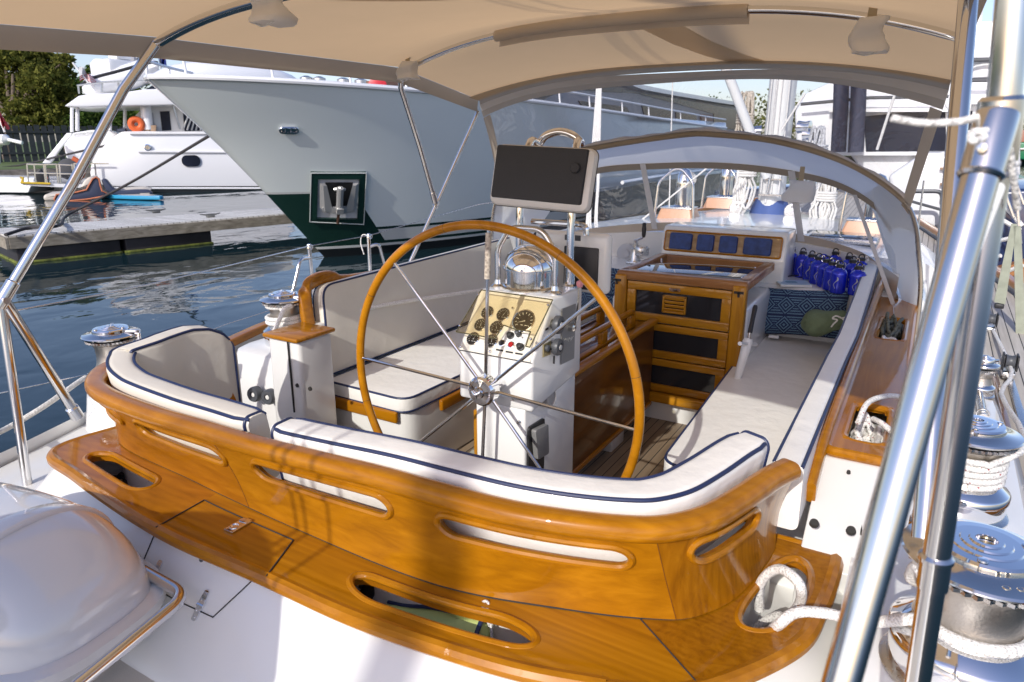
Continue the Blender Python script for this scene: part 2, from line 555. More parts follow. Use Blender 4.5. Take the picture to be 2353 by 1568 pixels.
GELW = mat('bright_gelcoat', (.79, .785, .755), .22, coat=.5, bump=.04, bscale=6, var=.02)
GELC = mat('coaming_gelcoat', (.70, .69, .66), .3, coat=.3, bump=.05, bscale=8, var=.03, vscale=3)
CREAMDECK = mat('cream_deck', (.70, .66, .58), .6, bump=.35, bscale=380, bdist=.003, var=.04)
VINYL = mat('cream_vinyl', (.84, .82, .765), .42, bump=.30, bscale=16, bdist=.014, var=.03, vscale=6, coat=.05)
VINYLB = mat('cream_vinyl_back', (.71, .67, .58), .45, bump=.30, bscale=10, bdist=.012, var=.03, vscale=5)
NAVY = mat('navy_piping', (.014, .026, .085), .45)
CHROME = mat('chrome', (.82, .82, .83), .06, 1.0, rvar=.04, vscale=8)
STEEL = mat('polished_steel', (.74, .73, .71), .12, 1.0, rvar=.07, vscale=10)
SATIN = mat('satin_steel', (.66, .65, .63), .28, 1.0, rvar=.08, vscale=12)
DRUM = mat('winch_drum_bronze', (.56, .52, .47), .38, 1.0, bump=.4, bscale=160, bdist=.002, var=.12, vscale=9)
BLACK = mat('black_plastic', (.018, .018, .02), .45)
BLKCOVER = mat('charcoal_cover', (.028, .029, .032), .62, bump=.5, bscale=240, bdist=.002)
DGREY = mat('dark_grey_plastic', (.07, .075, .085), .42)
GREY = mat('grey_metal', (.22, .22, .215), .5)
SMOKE = mat('smoked_glass', (.022, .024, .028), .06, spec=.7)
SEAL = mat('seam_dark', (.03, .028, .025), .8)
WHITEP = mat('white_plastic', (.78, .78, .76), .3)
OFFW = mat('plotter_housing', (.70, .685, .65), .3, coat=.3)
BLUEC = mat('blue_cover', (.018, .05, .19), .55, var=.35, vscale=22, bump=.2, bscale=90)
BOTTLE = mat('blue_aluminium', (.008, .022, .55), .24, .3, coat=.8)
REDP = mat('red_button', (.35, .008, .01), .3)
CANVAS = canvas('tan_canvas', (.60, .44, .27), .55, tcol=(.78, .53, .29))
CANVASD = canvas('tan_binding', (.50, .42, .32), .40)
CANVASW = canvas('white_dodger_lining', (.86, .86, .84), .50, tcol=(.88, .87, .85))
TAPE = mat('dark_tan_binding', (.30, .255, .20), .8, bump=.3, bscale=300, bdist=.002)
TAPEL = mat('pale_tan_binding', (.52, .45, .36), .8, bump=.3, bscale=300, bdist=.002)
GREYT = mat('grey_zip_track', (.62, .61, .60), .6, bump=.4, bscale=200, bdist=.003)
CLEAR = clear_vinyl('clear_window_vinyl', haze=.09, wav=.45, wscale=3.0, gloss=.95, base=.09)
CLEARW = clear_vinyl('windshield_vinyl', haze=.06, wav=.25, wscale=4, gloss=.8, base=.06)
MESHB = canvas('mesh_pouch', (.93, .92, .90), .4)
SLEEVE = canvas('hoop_sleeve', (.74, .64, .52), .3)
PATCH = canvas('sewn_patch', (.74, .62, .47), .45)
ROPEW = rope_mat('white_braid', (.82, .80, .76), (.50, .48, .44), sc=190)
ROPEF = rope_mat('flecked_braid', (.80, .78, .74), (.52, .50, .46), (.35, .06, .07), sc=170)
ROPED = rope_mat('dark_rope', (.05, .045, .045), (.012, .012, .014), sc=120)
ROPEG = rope_mat('grey_green_rope', (.13, .14, .11), (.03, .035, .03), sc=90)
ROPET = rope_mat('tan_rope', (.60, .53, .44), (.30, .25, .2), sc=90)
TEAKSOLE = planks('teak_sole', (.17, .125, .085), (.30, .225, .15), (.012, .012, .012), .05, 0, .55, .1)
TEAKDECK = planks('grey_teak_deck', (.36, .32, .27), (.56, .52, .46), (.03, .03, .03), .055, 0, .75, .1)
# ================================================================== THE SAILING YACHT WE STAND ON
CL = -1.37
yacht = thing('sailing_yacht', (CL, 5, 0), 'white sailing yacht with the teak trimmed cockpit, teak side deck and white cabin top', 'sailboat')


def lerp_table(tab, x):
    for (a, va), (b, vb) in zip(tab, tab[1:]):
        if x <= b:
            t = max(0, min(1, (x - a) / (b - a)))
            if isinstance(va, tuple): return tuple(p + (q - p) * t for p, q in zip(va, vb))
            return va + (vb - va) * t
    return tab[-1][1]


BEAM = [(-1.2, 1.15), (0, 1.38), (1, 1.62), (2, 1.97), (3, 2.24), (4, 2.35), (6, 2.15), (8, 1.70), (10, 1.24), (12, .58), (13.2, .03)]
SHEER = [(-1.2, 1.2), (4, 1.27), (6, 1.33), (8, 1.43), (10, 1.5), (12, 1.6), (13.2, 1.66)]
YS = [-1.2, -.4, .4, 1.2, 2, 3, 4, 5, 6, 7, 8, 9, 10, 11, 12, 12.7, 13.2]
mb = MB(); rows = []
for y in YS:
    b, z = lerp_table(BEAM, y), lerp_table(SHEER, y)
    row = []
    for s in (-1, 1):
        side = [(CL + s * b, y, z + .07), (CL + s * b, y, z), (CL + s * b * 1.0, y, z * .55), (CL + s * b * .93, y, .12), (CL + s * b * .6, y, -.5)]
        row += side if s < 0 else side[::-1]
    rows.append([V(p) for p in row])
mb.grid(rows); mb.poly(rows[0])
mb.build('hull', GELW, yacht)
# side decks, foredeck and aft deck
mb = MB()
for s in (-1, 1):
    rr = []
    for y in [-1.2, -.5, 0, .5, 1, 1.5, 2, 2.5]:
        b, z = lerp_table(BEAM, y) - .01, lerp_table(SHEER, y) + .02
        inner = lerp_table([(-1.2, .9), (1, 1.2), (2.2, 1.72), (5, 1.74)], y)
        rr.append([V((CL + s * b, y, z)), V((CL + s * min(inner, b - .005), y, z + .015))])
    mb.grid(rr)
mb.build('aft_side_deck', GEL, yacht, split=True)
mb = MB()
for s in (-1, 1):
    rr = []
    for y in [2.5, 3, 4, 5, 6, 7, 8, 9, 10, 11, 12, 13.0]:
        b, z = lerp_table(BEAM, y) - .03, lerp_table(SHEER, y) + .01
        inner = lerp_table([(-1.2, .9), (1, 1.2), (2.2, 1.72), (5, 1.74), (8.4, 1.15), (9, .02), (13.2, .0)], y)
        rr.append([V((CL + s * b, y, z)), V((CL + s * min(inner, b - .005), y, z + .015))])
    mb.grid(rr)
mb.build('side_deck', TEAKDECK, yacht)
# caprail (varnished toe rail)
mb = MB()
for s in (-1, 1):
    path = [V((CL + s * (lerp_table(BEAM, y) - .02), y, lerp_table(SHEER, y) + .09)) for y in [2.0, 2.5, 3, 4, 5, 6, 7, 8, 9, 10, 11, 12, 13.1]]
    sweep(mb, smooth(path, 3), rrect(.075, .05, .015))
mb.build('caprail', TEAKY, yacht)
# aft deck, cream non-skid
mb = MB()
pts = [(CL - 1.1, -1.2), (CL - 1.57, .92), (CL - 1.85, 1.8), (CL - 1.5, 1.8), (CL - 1.2, 1.0), (CL + 1.3, 1.0), (CL + 1.57, .92), (CL + 1.1, -1.2)]
mb.prism([(x, y, 1.115) for x, y in pts], (0, 0, .035))
mb.build('aft_deck', CREAMDECK, yacht)

# ---- cockpit shell
mb = MB()
mb.box((CL, 2.75, .845), (1.75, 3.2, .05))
mb.build('cockpit_sole', TEAKSOLE, yacht)
mb = MB()
# starboard locker
ol = fillet([(-.15, 2.42, .87), (-.76, 2.42, .87), (-.80, 4.6, .87), (-.15, 4.6, .87)], [0, .07, 0, 0], 6, True)
mb.prism(ol, (0, 0, .345), r=.012)
# port locker
ol = fillet([(-2.6, 2.42, .87), (-2.03, 2.42, .87), (-1.98, 4.6, .87), (-2.6, 4.6, .87)], [0, .10, 0, 0], 6, True)
mb.prism(ol, (0, 0, .345), r=.012)
# helm seat locker
mb.prism(smooth([(-2.5, 1.35, .87), (-2.2, 1.75, .87), (-1.3, 1.62, .87), (-.5, 1.75, .87), (-.25, 1.5, .87), (-.6, 1.22, .87), (-1.3, 1.16, .87), (-2.2, 1.2, .87)], 4, True), (0, 0, .40), r=.01)
mb.build('seat_locker', GEL, yacht, split=True)
# forward bulkhead, companionway trunk, counter
mb = MB()
mb.box((-1.16, 4.15, 1.225), (.80, .70, .77), .03, 3)
mb.box((-1.37, 4.66, 1.2), (2.75, .30, .83), .03, 3)
mb.box((-1.30, 5.0, 1.58), (2.75, .98, .085), .03, 3)
# console that carries the instruments
prof = [(4.56, 1.60), (4.545, 1.76), (4.575, 1.925), (4.60, 1.945), (4.86, 1.945), (4.95, 1.60)]
mb.prism([(-1.52, y, z) for y, z in prof], (.805, 0, 0), r=.024)
mb.build('bulkhead', GELW, yacht, split=True)
# raised lip that carries the windshield foot
lip = smooth([V((-2.70, 4.45, 1.5)), V((-2.55, 4.78, 1.5)), V((-2.33, 4.98, 1.5)), V((-1.75, 5.08, 1.5)), V((-1.25, 5.10, 1.5)), V((-.75, 5.08, 1.5)), V((-.42, 4.98, 1.5)), V((-.22, 4.80, 1.5)), V((-.08, 4.45, 1.5))], 6)
mb = MB(); mb.grid([[p, p + V((0, 0, .34 - .12 * abs((p.x + 1.3) / 1.4) ** 2)), p + V((0, .06, .35 - .12 * abs((p.x + 1.3) / 1.4) ** 2)), p + V((0, .16, .2))] for p in lip]); mb.build('windshield_coaming', GELW, yacht)
# cabin top
mb = MB(); rows = []
for y, w0, w1, z in [(5.2, 1.56, 1.42, 1.74), (6, 1.50, 1.36, 1.76), (7, 1.36, 1.22, 1.75), (8, 1.12, .98, 1.72), (8.6, .90, .74, 1.66), (8.9, .8, .6, 1.48)]:
    zb = lerp_table(SHEER, y) + .01
    rows.append([V((CL - w0, y, zb)), V((CL - w0 + .02, y, z - .08)), V((CL - w1, y, z - .015)), V((CL - w1 * .5, y, z + .035)), V((CL, y, z + .05)), V((CL + w1 * .5, y, z + .035)), V((CL + w1, y, z - .015)), V((CL + w0 - .02, y, z - .08)), V((CL + w0, y, zb))])
mb.grid(rows); mb.poly(rows[0]); mb.poly(rows[-1])
mb.build('cabin_top', GELW, yacht)
# forward deck boards of the cabin trunk sides seen beside the dodger
# coamings: starboard and port winch islands
mb = MB()
for s, cx in ((1, .20), (-1, -2.94)):
    rows = []
    pre = [(.98, 1.22, .02), (1.03, 1.38, .04), (1.12, 1.425, .06), (1.62, 1.43, .12), (2.0, 1.43, .20)] if s > 0 else [(2.4, 1.40, .14), (2.5, 1.43, .18)]
    for y, zt, hw in pre + [ (2.9, 1.43, .21), (3.6, 1.44, .17), (5.3, 1.50, .11)]:
        xo = cx + s * hw; xi = cx - s * (.24 if s > 0 else .25)
        rows.append([V((xo + s * .03, y, 1.2)), V((xo + s * .012, y, zt - .05)), V((xo - s * .02, y, zt - .008)), V((xo - s * .05, y, zt)), V((xi, y, zt)), V((xi, y, 1.0))])
    mb.grid(rows); mb.poly(rows[0]); mb.poly(rows[-1])
mb.lathe([(.17, 0), (.15, .10), (.135, .19), (.13, .215)], (-3.03, 1.62, 1.21), 28)
mb.build('winch_island', GELW, yacht, split=True)
# starboard side box beneath the shelf, sloping aft face
mb = MB()
prof = [(1.80, 1.40), (1.90, 1.47), (2.10, 1.59), (2.135, 1.59), (2.145, 1.48), (4.5, 1.48), (4.5, 1.0), (1.80, 1.0)]
mb.prism([(-.165, y, z) for y, z in prof], (.185, 0, 0), r=.004)
for x in (-.157, .012): mb.box((x, 3.31, 1.52), (.016, 2.36, .14))
# port side box
mb.prism([(-2.63, y, z) for y, z in [(2.12, 1.0), (2.13, 1.60), (2.34, 1.60), (2.34, 1.0)]], (.215, 0, 0), r=.02)
mb.prism([(-2.80, y, z) for y, z in [(2.3, 1.0), (2.3, 1.58), (4.6, 1.58), (4.6, 1.0)]], (.17, 0, 0), r=.014)
# port mound that carries the forward port winch
ol = [(-3.12, 2.28, 1.2), (-3.08, 2.20, 1.36), (-3.0, 2.2, 1.43), (-2.63, 2.2, 1.46), (-2.63, 2.2, 1.0), (-3.14, 2.2, 1.0)]
rows = []
for y, sc in ((2.18, 0), (2.30, .0)):
    pass
base = fillet([(-3.06, 2.15, 1.0), (-2.63, 2.15, 1.0), (-2.63, 3.2, 1.0), (-3.06, 3.2, 1.0)], [.10, .02, .02, .1], 5, True)
mid = [V((p.x * .97 - .03 * 2.83, p.y + (.03 if p.y < 2.6 else -.02), 1.34)) for p in base]
top = [V((p.x * .90 - .10 * 2.80, p.y + (.07 if p.y < 2.6 else -.05), 1.445)) for p in base]
tp2 = [V((p.x * .80 - .20 * 2.80, p.y + (.10 if p.y < 2.6 else -.09), 1.462)) for p in base]
mb.loft([base, mid, top, tp2])
mb.build('cockpit_coaming', GELC, yacht, split=True)
mb = MB(); mb.box((-2.52, 2.23, 1.609), (.235, .25, .022), .008); mb.build('box_cap', TEAK, yacht)
# bolt holes, seam and vents in the coaming boxes
mb = MB()
for x, y in ((1870, 1205), (1955, 1222)):
    p = pz(x, y, 1.505); mb.lathe([(.0, .006), (.011, .006), (.013, -.004)], (p.x, p.y + .006, p.z), 14, (0, -.53, .85))
p = pz(1950, 1085, 1.575); mb.lathe([(0, .004), (.005, .004), (.006, -.004)], p, 10, (0, -.53, .85))
for x, y in ((683, 886), (712, 894)):
    p = py(x, y, 2.125); mb.lathe([(0, .004), (.009, .004), (.011, -.004)], p, 14, (0, -1, 0))
p0 = py(670, 800, 2.12); p1 = py(670, 965, 2.12)
mb.box(((p0.x + p1.x) / 2, 2.121, 1.42), (.005, .008, .36))
a, b2 = pz(1992, 1098, 1.56), pz(1978, 1230, 1.47)
mb.tube([a, b2], .0025, 6)
mb.build('bolt_hole', SEAL, yacht, split=True)
for k, (x, y) in enumerate(((589, 905), (622, 911))):
    p = py(x, y, 2.135)
    mb = MB(); mb.lathe([(0, .012), (.014, .012), (.016, .028), (.034, .028), (.039, .018), (.039, -.01)], p, 24, (0.1, -1, .08)); v = mb.build('vent', DGREY, yacht)
    mb = MB(); mb.lathe([(0, .026), (.011, .024), (.012, .01)], p, 18, (0.1, -1, .08)); mb.build('vent_button', GEL, yacht)

# ---- white coaming wall aft, under the varnished ledge
def plan(pts, z, n=10):
    return smooth([pz(x, y, z) for x, y in pts], n)

LEDGE_Z = 1.425
ledge_out = [V((-2.52, 1.62, LEDGE_Z)), V((-2.585, 1.40, LEDGE_Z))] + [pz(x, y, LEDGE_Z) for x, y in
            [(127, 1030), (180, 1087), (365, 1208), (600, 1312), (800, 1402), (1000, 1472), (1200, 1530), (1400, 1567)]] + \
            [V((-.43, 1.10, LEDGE_Z)), V((-.27, 1.19, LEDGE_Z))] + [pz(1822, 1480, LEDGE_Z), pz(1885, 1390, LEDGE_Z), pz(1915, 1310, LEDGE_Z)] + [V((-.076, 1.86, LEDGE_Z))]
ledge_out = resample(smooth(ledge_out, 10), 400)
foot = [V((-2.40, 1.75, LEDGE_Z)), V((-2.445, 1.55, LEDGE_Z))] + [pz(x, y, LEDGE_Z) for x, y in
        [(272, 1012), (450, 1110), (700, 1226), (1000, 1345), (1300, 1402), (1500, 1425), (1600, 1420), (1700, 1370), (1775, 1275)]] + [V((-.235, 1.86, LEDGE_Z))]
foot = resample(smooth(foot, 10), 400)
mb = MB(); rows = []
for i in range(0, 400, 4):
    p = ledge_out[i]
    t = (ledge_out[min(i + 2, 399)] - ledge_out[max(i - 2, 0)]).normalized()
    o = V((-t.y, t.x, 0)) * -1
    rows.append([p - o * .02 + V((0, 0, -.03)), p + o * .004 + V((0, 0, -.06)), p + o * .068 + V((0, 0, -.13)), p + o * .145 + V((0, 0, -.21)), p + o * .22 + V((0, 0, -.29)), p + o * .24 + V((0, 0, -.36))])
mb.grid(rows)
mb.build('transom_coaming', GELW, yacht)
# locker hatch seam on that wall + hinges
def wall_pt(x, y):
    """point on the aft coaming wall seen at this spot (wall lies just aft of the ledge edge)"""
    best = None
    for i in range(20, 380):
        p = ledge_out[i]; t = (ledge_out[i + 1] - ledge_out[i - 1]).normalized(); o = V((t.y, -t.x, 0))
        d = ray(x, y)
        # plane through p with normal o tilted by the slope of the wall
        nrm = (o * .23 + V((0, 0, .21))).normalized()
        k = (p + o * .004 + V((0, 0, -.06)) - CAM).dot(nrm) / d.dot(nrm)
        q = CAM + d * k
        e = abs((q - p).dot(t))
        if best is None or e < best[0]: best = (e, q, nrm, t)
    return best[1] + best[2] * .0015, best[2], best[3]
mb = MB()
seam = [(362, 1214), (330, 1290), (316, 1330)]
mb.tube([wall_pt(*p)[0] for p in seam], .0018, 6)
mb.tube([wall_pt(*p)[0] for p in [(598, 1318), (490, 1419), (402, 1378), (316, 1330)]], .0018, 6)
mb.build('hatch_seam', SEAL, yacht)
q, n_, t_ = wall_pt(465, 1286)
mb = MB(); mb.lathe([(0, .004), (.007, .004), (.008, 0)], q, 12, n_); mb.build('hatch_latch_button', DGREY, yacht)
for hx, hy in ((356, 1320), (463, 1392)):
    q, n_, t_ = wall_pt(hx, hy)
    M = Matrix((t_, n_.cross(t_), n_)).transposed()
    h = MB()
    for sgn in (-1, 1):
        h.prism([q + M @ V((x * .8, y, 0)) for x, y in [(-.013, sgn * .004), (.013, sgn * .004), (.011, sgn * .036), (.006, sgn * .04), (-.006, sgn * .04), (-.011, sgn * .036)]], n_ * .004)
        for sx, sy in ((-.006, .014), (.006, .014), (0, .031)):
            h.lathe([(0, .0055), (.0028, .0052), (.003, .004)], q + M @ V((sx, sgn * sy, 0)), 8, n_)
    h.tube([q + M @ V((-.012, 0, .003)), q + M @ V((.012, 0, .003))], .0045, 8)
    h.build('hatch_hinge', CHROME, yacht)

# ================================================================== VARNISHED HELM COAMING
coam = thing('helm_coaming', (-1.3, 1.1, 1.42), 'varnished teak backrest coaming with long slots curving round the helm seat', 'coaming')
RAIL_Z = 1.70
rail_out = [V((-2.50, 1.72, RAIL_Z)), V((-2.57, 1.50, RAIL_Z)), V((-2.58, 1.33, RAIL_Z))] + [pz(x, y, RAIL_Z) for x, y in
           [(193, 868), (218, 902), (330, 947), (430, 977), (560, 1017), (700, 1053), (850, 1090), (1000, 1133), (1150, 1172), (1300, 1198), (1450, 1213), (1550, 1211), (1650, 1186), (1730, 1141), (1800, 1092), (1852, 1066)]]
rail_out = resample(smooth(rail_out, 10), 500)


def nrm_in(path, i):
    t = (path[min(i + 2, len(path) - 1)] - path[max(i - 2, 0)]).normalized()
    return V((-t.y, t.x, 0)), t
# rail: rounded cap
mb = MB()
cen = []
for i in range(0, 500, 4):
    n, t = nrm_in(rail_out, i)
    cen.append(rail_out[i] + n * .032 + V((0, 0, -.022)))
sweep(mb, cen, rrect(.066, .05, .022, 5))
mb.build('top_rail', TEAKZ, coam)
# board with slots, parametrised by arc position of the rail (s) and height (t)
foot_s = foot
def board_pt(u, t, inset=0.0):
    """u 0..1 along, t 0 (foot) .. 1 (under the rail)"""
    i = u * 499; j = u * 399
    a = rail_out[int(i)].lerp(rail_out[min(int(i) + 1, 499)], i - int(i))
    b = foot_s[int(j)].lerp(foot_s[min(int(j) + 1, 399)], j - int(j))
    n, _ = nrm_in(rail_out, int(i))
    top = a + n * .02 + V((0, 0, -.035))
    bot = b + V((0, 0, .004))
    p = bot.lerp(top, t)
    bulge = math.sin(PI * t) * .012
    return p + n * (bulge + inset)


def find_u(x, y, t):
    best = (1e9, 0)
    for k in range(2001):
        u = k / 2000
        p = board_pt(u, t)
        d = p - CAM
        w = d.dot(CF)
        X = 1176.5 + FPX * d.dot(CR) / w
        Y = 784 - FPX * d.dot(CU) / w
        e = (X - x) ** 2 + (Y - y) ** 2
        if e < best[0]: best = (e, u)
    return best[1]

SM, SR = .72, .135     # slot mid height / half height in t
slots = []
for (x0, y0, x1, y1) in [(222, 888, 287, 938), (327, 957, 520, 1040), (590, 1062, 903, 1150), (1012, 1178, 1452, 1268), (1590, 1290, 1770, 1215)]:
    slots.append((find_u(x0, y0, SM), find_u(x1, y1, SM)))
us = set(k / 170 for k in range(171))
capu = .014
for a, b in slots:
    us = set(u for u in us if not (a - 1e-4 < u < a + capu or b - capu < u < b + 1e-4))
    for k in range(9):
        c = 1 - math.cos(PI / 2 * k / 8)
        us.add(a + capu * c); us.add(b - capu * c)
us = sorted(us)
def gap(u):
    for a, b in slots:
        if a <= u <= b:
            d = min(u - a, b - u)
            if d >= capu: return SR
            return SR * math.sqrt(max(0, 1 - (1 - d / capu) ** 2))
    return 0
mb = MB()
NL, NU = 9, 4
UJ = [find_u(545, 1060, .5), find_u(1527, 1290, .5)]
us = sorted(set(us) | set(UJ))
for inset in (0, .022):
    for pc, (ua, ub_) in enumerate(((0, UJ[0]), (UJ[0], UJ[1]), (UJ[1], 1))):
        lo, hi = [], []
        for u in us:
            if u < ua - 1e-9 or u > ub_ + 1e-9: continue
            g = gap(u)
            lo.append([board_pt(u, (SM - g) * k / NL, inset) for k in range(NL + 1)])
            hi.append([board_pt(u, (SM + g) + (1 - SM - g) * k / NU, inset) for k in range(NU + 1)])
        mb.grid(lo, mi=pc); mb.grid(hi, mi=pc)
# slot walls
for a, b in slots:
    uu = [u for u in us if a - 1e-6 <= u <= b + 1e-6]
    mb.grid([[board_pt(u, SM - gap(u), 0), board_pt(u, SM - gap(u), .022)] for u in uu])
    mb.grid([[board_pt(u, SM + gap(u), 0), board_pt(u, SM + gap(u), .022)] for u in uu])
for u in (0, 1):
    mb.grid([[board_pt(u, k / 8, 0), board_pt(u, k / 8, .022)] for k in range(9)])
bmx = bmesh.new()
mb.build('backrest_board', [TEAKZ3, TEAKZ, TEAKZ2], coam, recalc=False)
bmx.free()
# raised lips round the slots
mb = MB()
for a, b in slots:
    uu = [u for u in us if a - 1e-6 <= u <= b + 1e-6]
    loop = [board_pt(u, SM + gap(u), .0) for u in uu] + [board_pt(u, SM - gap(u), .0) for u in uu[::-1][1:-1]]
    loop = resample(loop + [loop[0]], 160)[:-1]
    mb.tube(loop, .0095, 8, closed=True)
mb.build('slot_lip', TEAKZ, coam)
# ledge with cut-outs
def ledge_pt(u, t, dz=0.0):
    j = u * 399; i = int(j); f = j - i
    a = foot[i].lerp(foot[min(i + 1, 399)], f); b = ledge_out[i].lerp(ledge_out[min(i + 1, 399)], f)
    a = a + (a - b).normalized() * .02
    return a.lerp(b, t) + V((0, 0, dz))
def find_ut(x, y):
    best = (1e9, 0, 0)
    for k in range(401):
        for l in range(0, 21):
            p = ledge_pt(k / 400, l / 20); d = p - CAM; w = d.dot(CF)
            e = (1176.5 + FPX * d.dot(CR) / w - x) ** 2 + (784 - FPX * d.dot(CU) / w - y) ** 2
            if e < best[0]: best = (e, k / 400, l / 20)
    return best[1], best[2]
cuts = []
for (x0, y0, x1, y1, t0, t1) in [(178, 1050, 352, 1118, .30, .74), (798, 1345, 1232, 1452, .30, .76), (1704, 1440, 1880, 1296, .17, .80)]:
    cuts.append((find_ut(x0, y0)[0], find_ut(x1, y1)[0], t0, t1))
us2 = set(k / 150 for k in range(151))
capl = [.022, .026, .042]
for (a, b, t0, t1), cp in zip(cuts, capl):
    us2 = set(u for u in us2 if not (a - 1e-4 < u < a + cp or b - cp < u < b + 1e-4))
    for k in range(10):
        c = 1 - math.cos(PI / 2 * k / 9)
        us2.add(a + cp * c); us2.add(b - cp * c)
us2 = sorted(us2)
def gap2(u):
    for (a, b, t0, t1), cp in zip(cuts, capl):
        if a <= u <= b:
            d = min(u - a, b - u)
            h = (t1 - t0) / 2
            g = h if d >= cp else h * math.sqrt(max(0, 1 - (1 - d / cp) ** 2))
            m = (t0 + t1) / 2
            return m - g, m + g
    return .5, .5
mb = MB()
LU = [find_ut(400, 1190)[0], find_ut(645, 1285)[0], find_ut(1545, 1500)[0]]
us2 = sorted(set(us2) | set(LU))
for dz in (0, -.034):
    for pc, (ua, ub_) in enumerate(((0, LU[0]), (LU[0], LU[1]), (LU[1], LU[2]), (LU[2], 1))):
        A, B = [], []
        for u in us2:
            if u < ua - 1e-9 or u > ub_ + 1e-9: continue
            g0, g1 = gap2(u)
            A.append([ledge_pt(u, g0 * k / 4, dz) for k in range(5)])
            B.append([ledge_pt(u, g1 + (1 - g1) * k / 4, dz) for k in range(5)])
        mb.grid(A, mi=pc); mb.grid(B, mi=pc)
for (a, b, t0, t1) in cuts:
    uu = [u for u in us2 if a - 1e-6 <= u <= b + 1e-6]
    mb.grid([[ledge_pt(u, gap2(u)[0], 0), ledge_pt(u, gap2(u)[0], -.034)] for u in uu])
    mb.grid([[ledge_pt(u, gap2(u)[1], 0), ledge_pt(u, gap2(u)[1], -.034)] for u in uu])
for u in (0, 1):
    mb.grid([[ledge_pt(u, k / 6, 0), ledge_pt(u, k / 6, -.034)] for k in range(7)])
mb.build('ledge', [TEAKZ3, TEAK, TEAK, TEAKZ2], coam, recalc=False)
mb = MB()
edge = [ledge_pt(u / 150, 1, -.017) for u in range(151)]
edge += [ledge_pt(1, 1 - k / 6, -.017) for k in range(1, 7)]
mb.tube(edge, .0215, 10)
for (a, b, t0, t1) in cuts:
    uu = [u for u in us2 if a - 1e-6 <= u <= b + 1e-6]
    loop = [ledge_pt(u, gap2(u)[0], -.006) for u in uu] + [ledge_pt(u, gap2(u)[1], -.006) for u in uu[::-1][1:-1]]
    loop = resample(loop + [loop[0]], 160)[:-1]
    mb.tube(loop, .011, 8, closed=True)
mb.build('ledge_edge', TEAKZ, coam)
# dark seams: ledge/board joint, lid joints, butt joints in the board
mb = MB()
mb.tube([ledge_pt(u / 200, .075, .0015) for u in range(4, 197)], .0022, 6)
u0, u1 = find_ut(400, 1190)[0], find_ut(645, 1285)[0]
for u in (u0, u1): mb.tube([ledge_pt(u, .30 + .75 * k / 6, .0018) for k in range(7)], .0022, 6)
mb.tube([ledge_pt(u0 + (u1 - u0) * k / 12, .30, .0015) for k in range(13)], .0018, 6)
ub = find_ut(1545, 1500)[0]
mb.tube([ledge_pt(ub, k / 8, .0012) for k in range(9)], .0016, 6)
mb.build('ledge_seam', SEAL, coam)
mb = MB()
for sx, sy in ((545, 1060), (1527, 1290)):
    uj = find_u(sx, sy, .5)
    mb.tube([board_pt(uj, k / 10, -.0006) for k in range(11)], .0009, 5)
mb.build('butt_joint', mat('joint_brown', (.16, .05, .006), .5), coam, split=True)
# lid latch
p = pz(547, 1208, LEDGE_Z + .004)
t = (pz(573, 1222, LEDGE_Z) - pz(520, 1190, LEDGE_Z)).normalized()
d = (pz(570, 1195, LEDGE_Z) - pz(523, 1222, LEDGE_Z)); L = d.length; d.normalize()
M = Matrix((d, V((0, 0, 1)).cross(d), V((0, 0, 1)))).transposed()
mb = MB(); mb.box(p, (L * .98, .036, .006), .002, 2, M)
mb.lathe([(.0, .001), (.010, .0015), (.012, .005), (.014, .005), (.014, 0)], p + V((0, 0, .001)) - d * .012, 18)
mb.box(p + d * (L * .36), (.022, .032, .012), .003, 2, M)
mb.build('lid_latch', STEEL, coam)
# white bin floors seen through the cut-outs
mb = MB()
rows = []
for k in range(61):
    u = .02 + .96 * k / 60
    rows.append([ledge_pt(u, .08, -.005), ledge_pt(u, .10, -.17), ledge_pt(u, .9, -.17), ledge_pt(u, .97, -.03)])
mb.grid(rows)
mb.prism([V((-.60, 1.20, 1.245)), V((-.10, 1.45, 1.245)), V((-.085, 1.9, 1.245)), V((-.28, 1.9, 1.245)), V((-.34, 1.55, 1.245)), V((-.62, 1.36, 1.245))], (0, 0, .012))
mb.prism([V((-.262, 1.88, 1.0)), V((-.085, 1.88, 1.0)), V((-.085, 1.895, 1.0)), V((-.262, 1.895, 1.0))], (0, 0, .385))
mb.build('bin_liner', GEL, yacht, recalc=False)
# ================================================================== CUSHIONS
def piping(loops, parent, r=.006, name='piping', closed=True):
    mb = MB()
    for lp in loops: mb.tube(lp, r, 8, closed=closed)
    mb.build(name, NAVY, parent)


def cushion_slab(name, label, cat, outline, O, U, W, N, th, r=.02, puff=.006, mat_=VINYL, pip=.006):
    mb = MB()
    f, b = slab(mb, outline, O, U, W, N, th, r, puff)
    o = mb.build(name, mat_, angle=60)
    tag(o, label, cat)
    piping([f, b], o, pip)
    return o

# port settee
ol = [(p.x, p.y) for p in fillet([(-2.57, 2.415, 0), (-2.02, 2.40, 0), (-1.965, 4.5, 0), (-2.57, 4.5, 0)], [.01, .09, .02, .02], 6, True)]
cushion_slab('seat_cushion', 'cream seat cushion with navy piping on the port bench behind the wheel', 'cushion', ol, (0, 0, 1.222), (1, 0, 0), (0, 1, 0), (0, 0, 1), .078, .014, .008)
# back cushion of the port settee, leaning outboard a little
ol = [(p.x, p.y) for p in fillet([(2.46, 0.0, 0), (2.53, .475, 0), (4.5, .505, 0), (4.5, .0, 0)], [.012, .10, .03, .01], 8, True)]
lean = math.radians(10)
cushion_slab('back_cushion', 'tall cream back cushion with navy piping along the port settee', 'cushion', ol, (-2.575, 0, 1.305), (0, 1, 0), (-math.sin(lean), 0, math.cos(lean)), (-math.cos(lean), 0, -math.sin(lean)), .085, .02, .006, VINYLB)
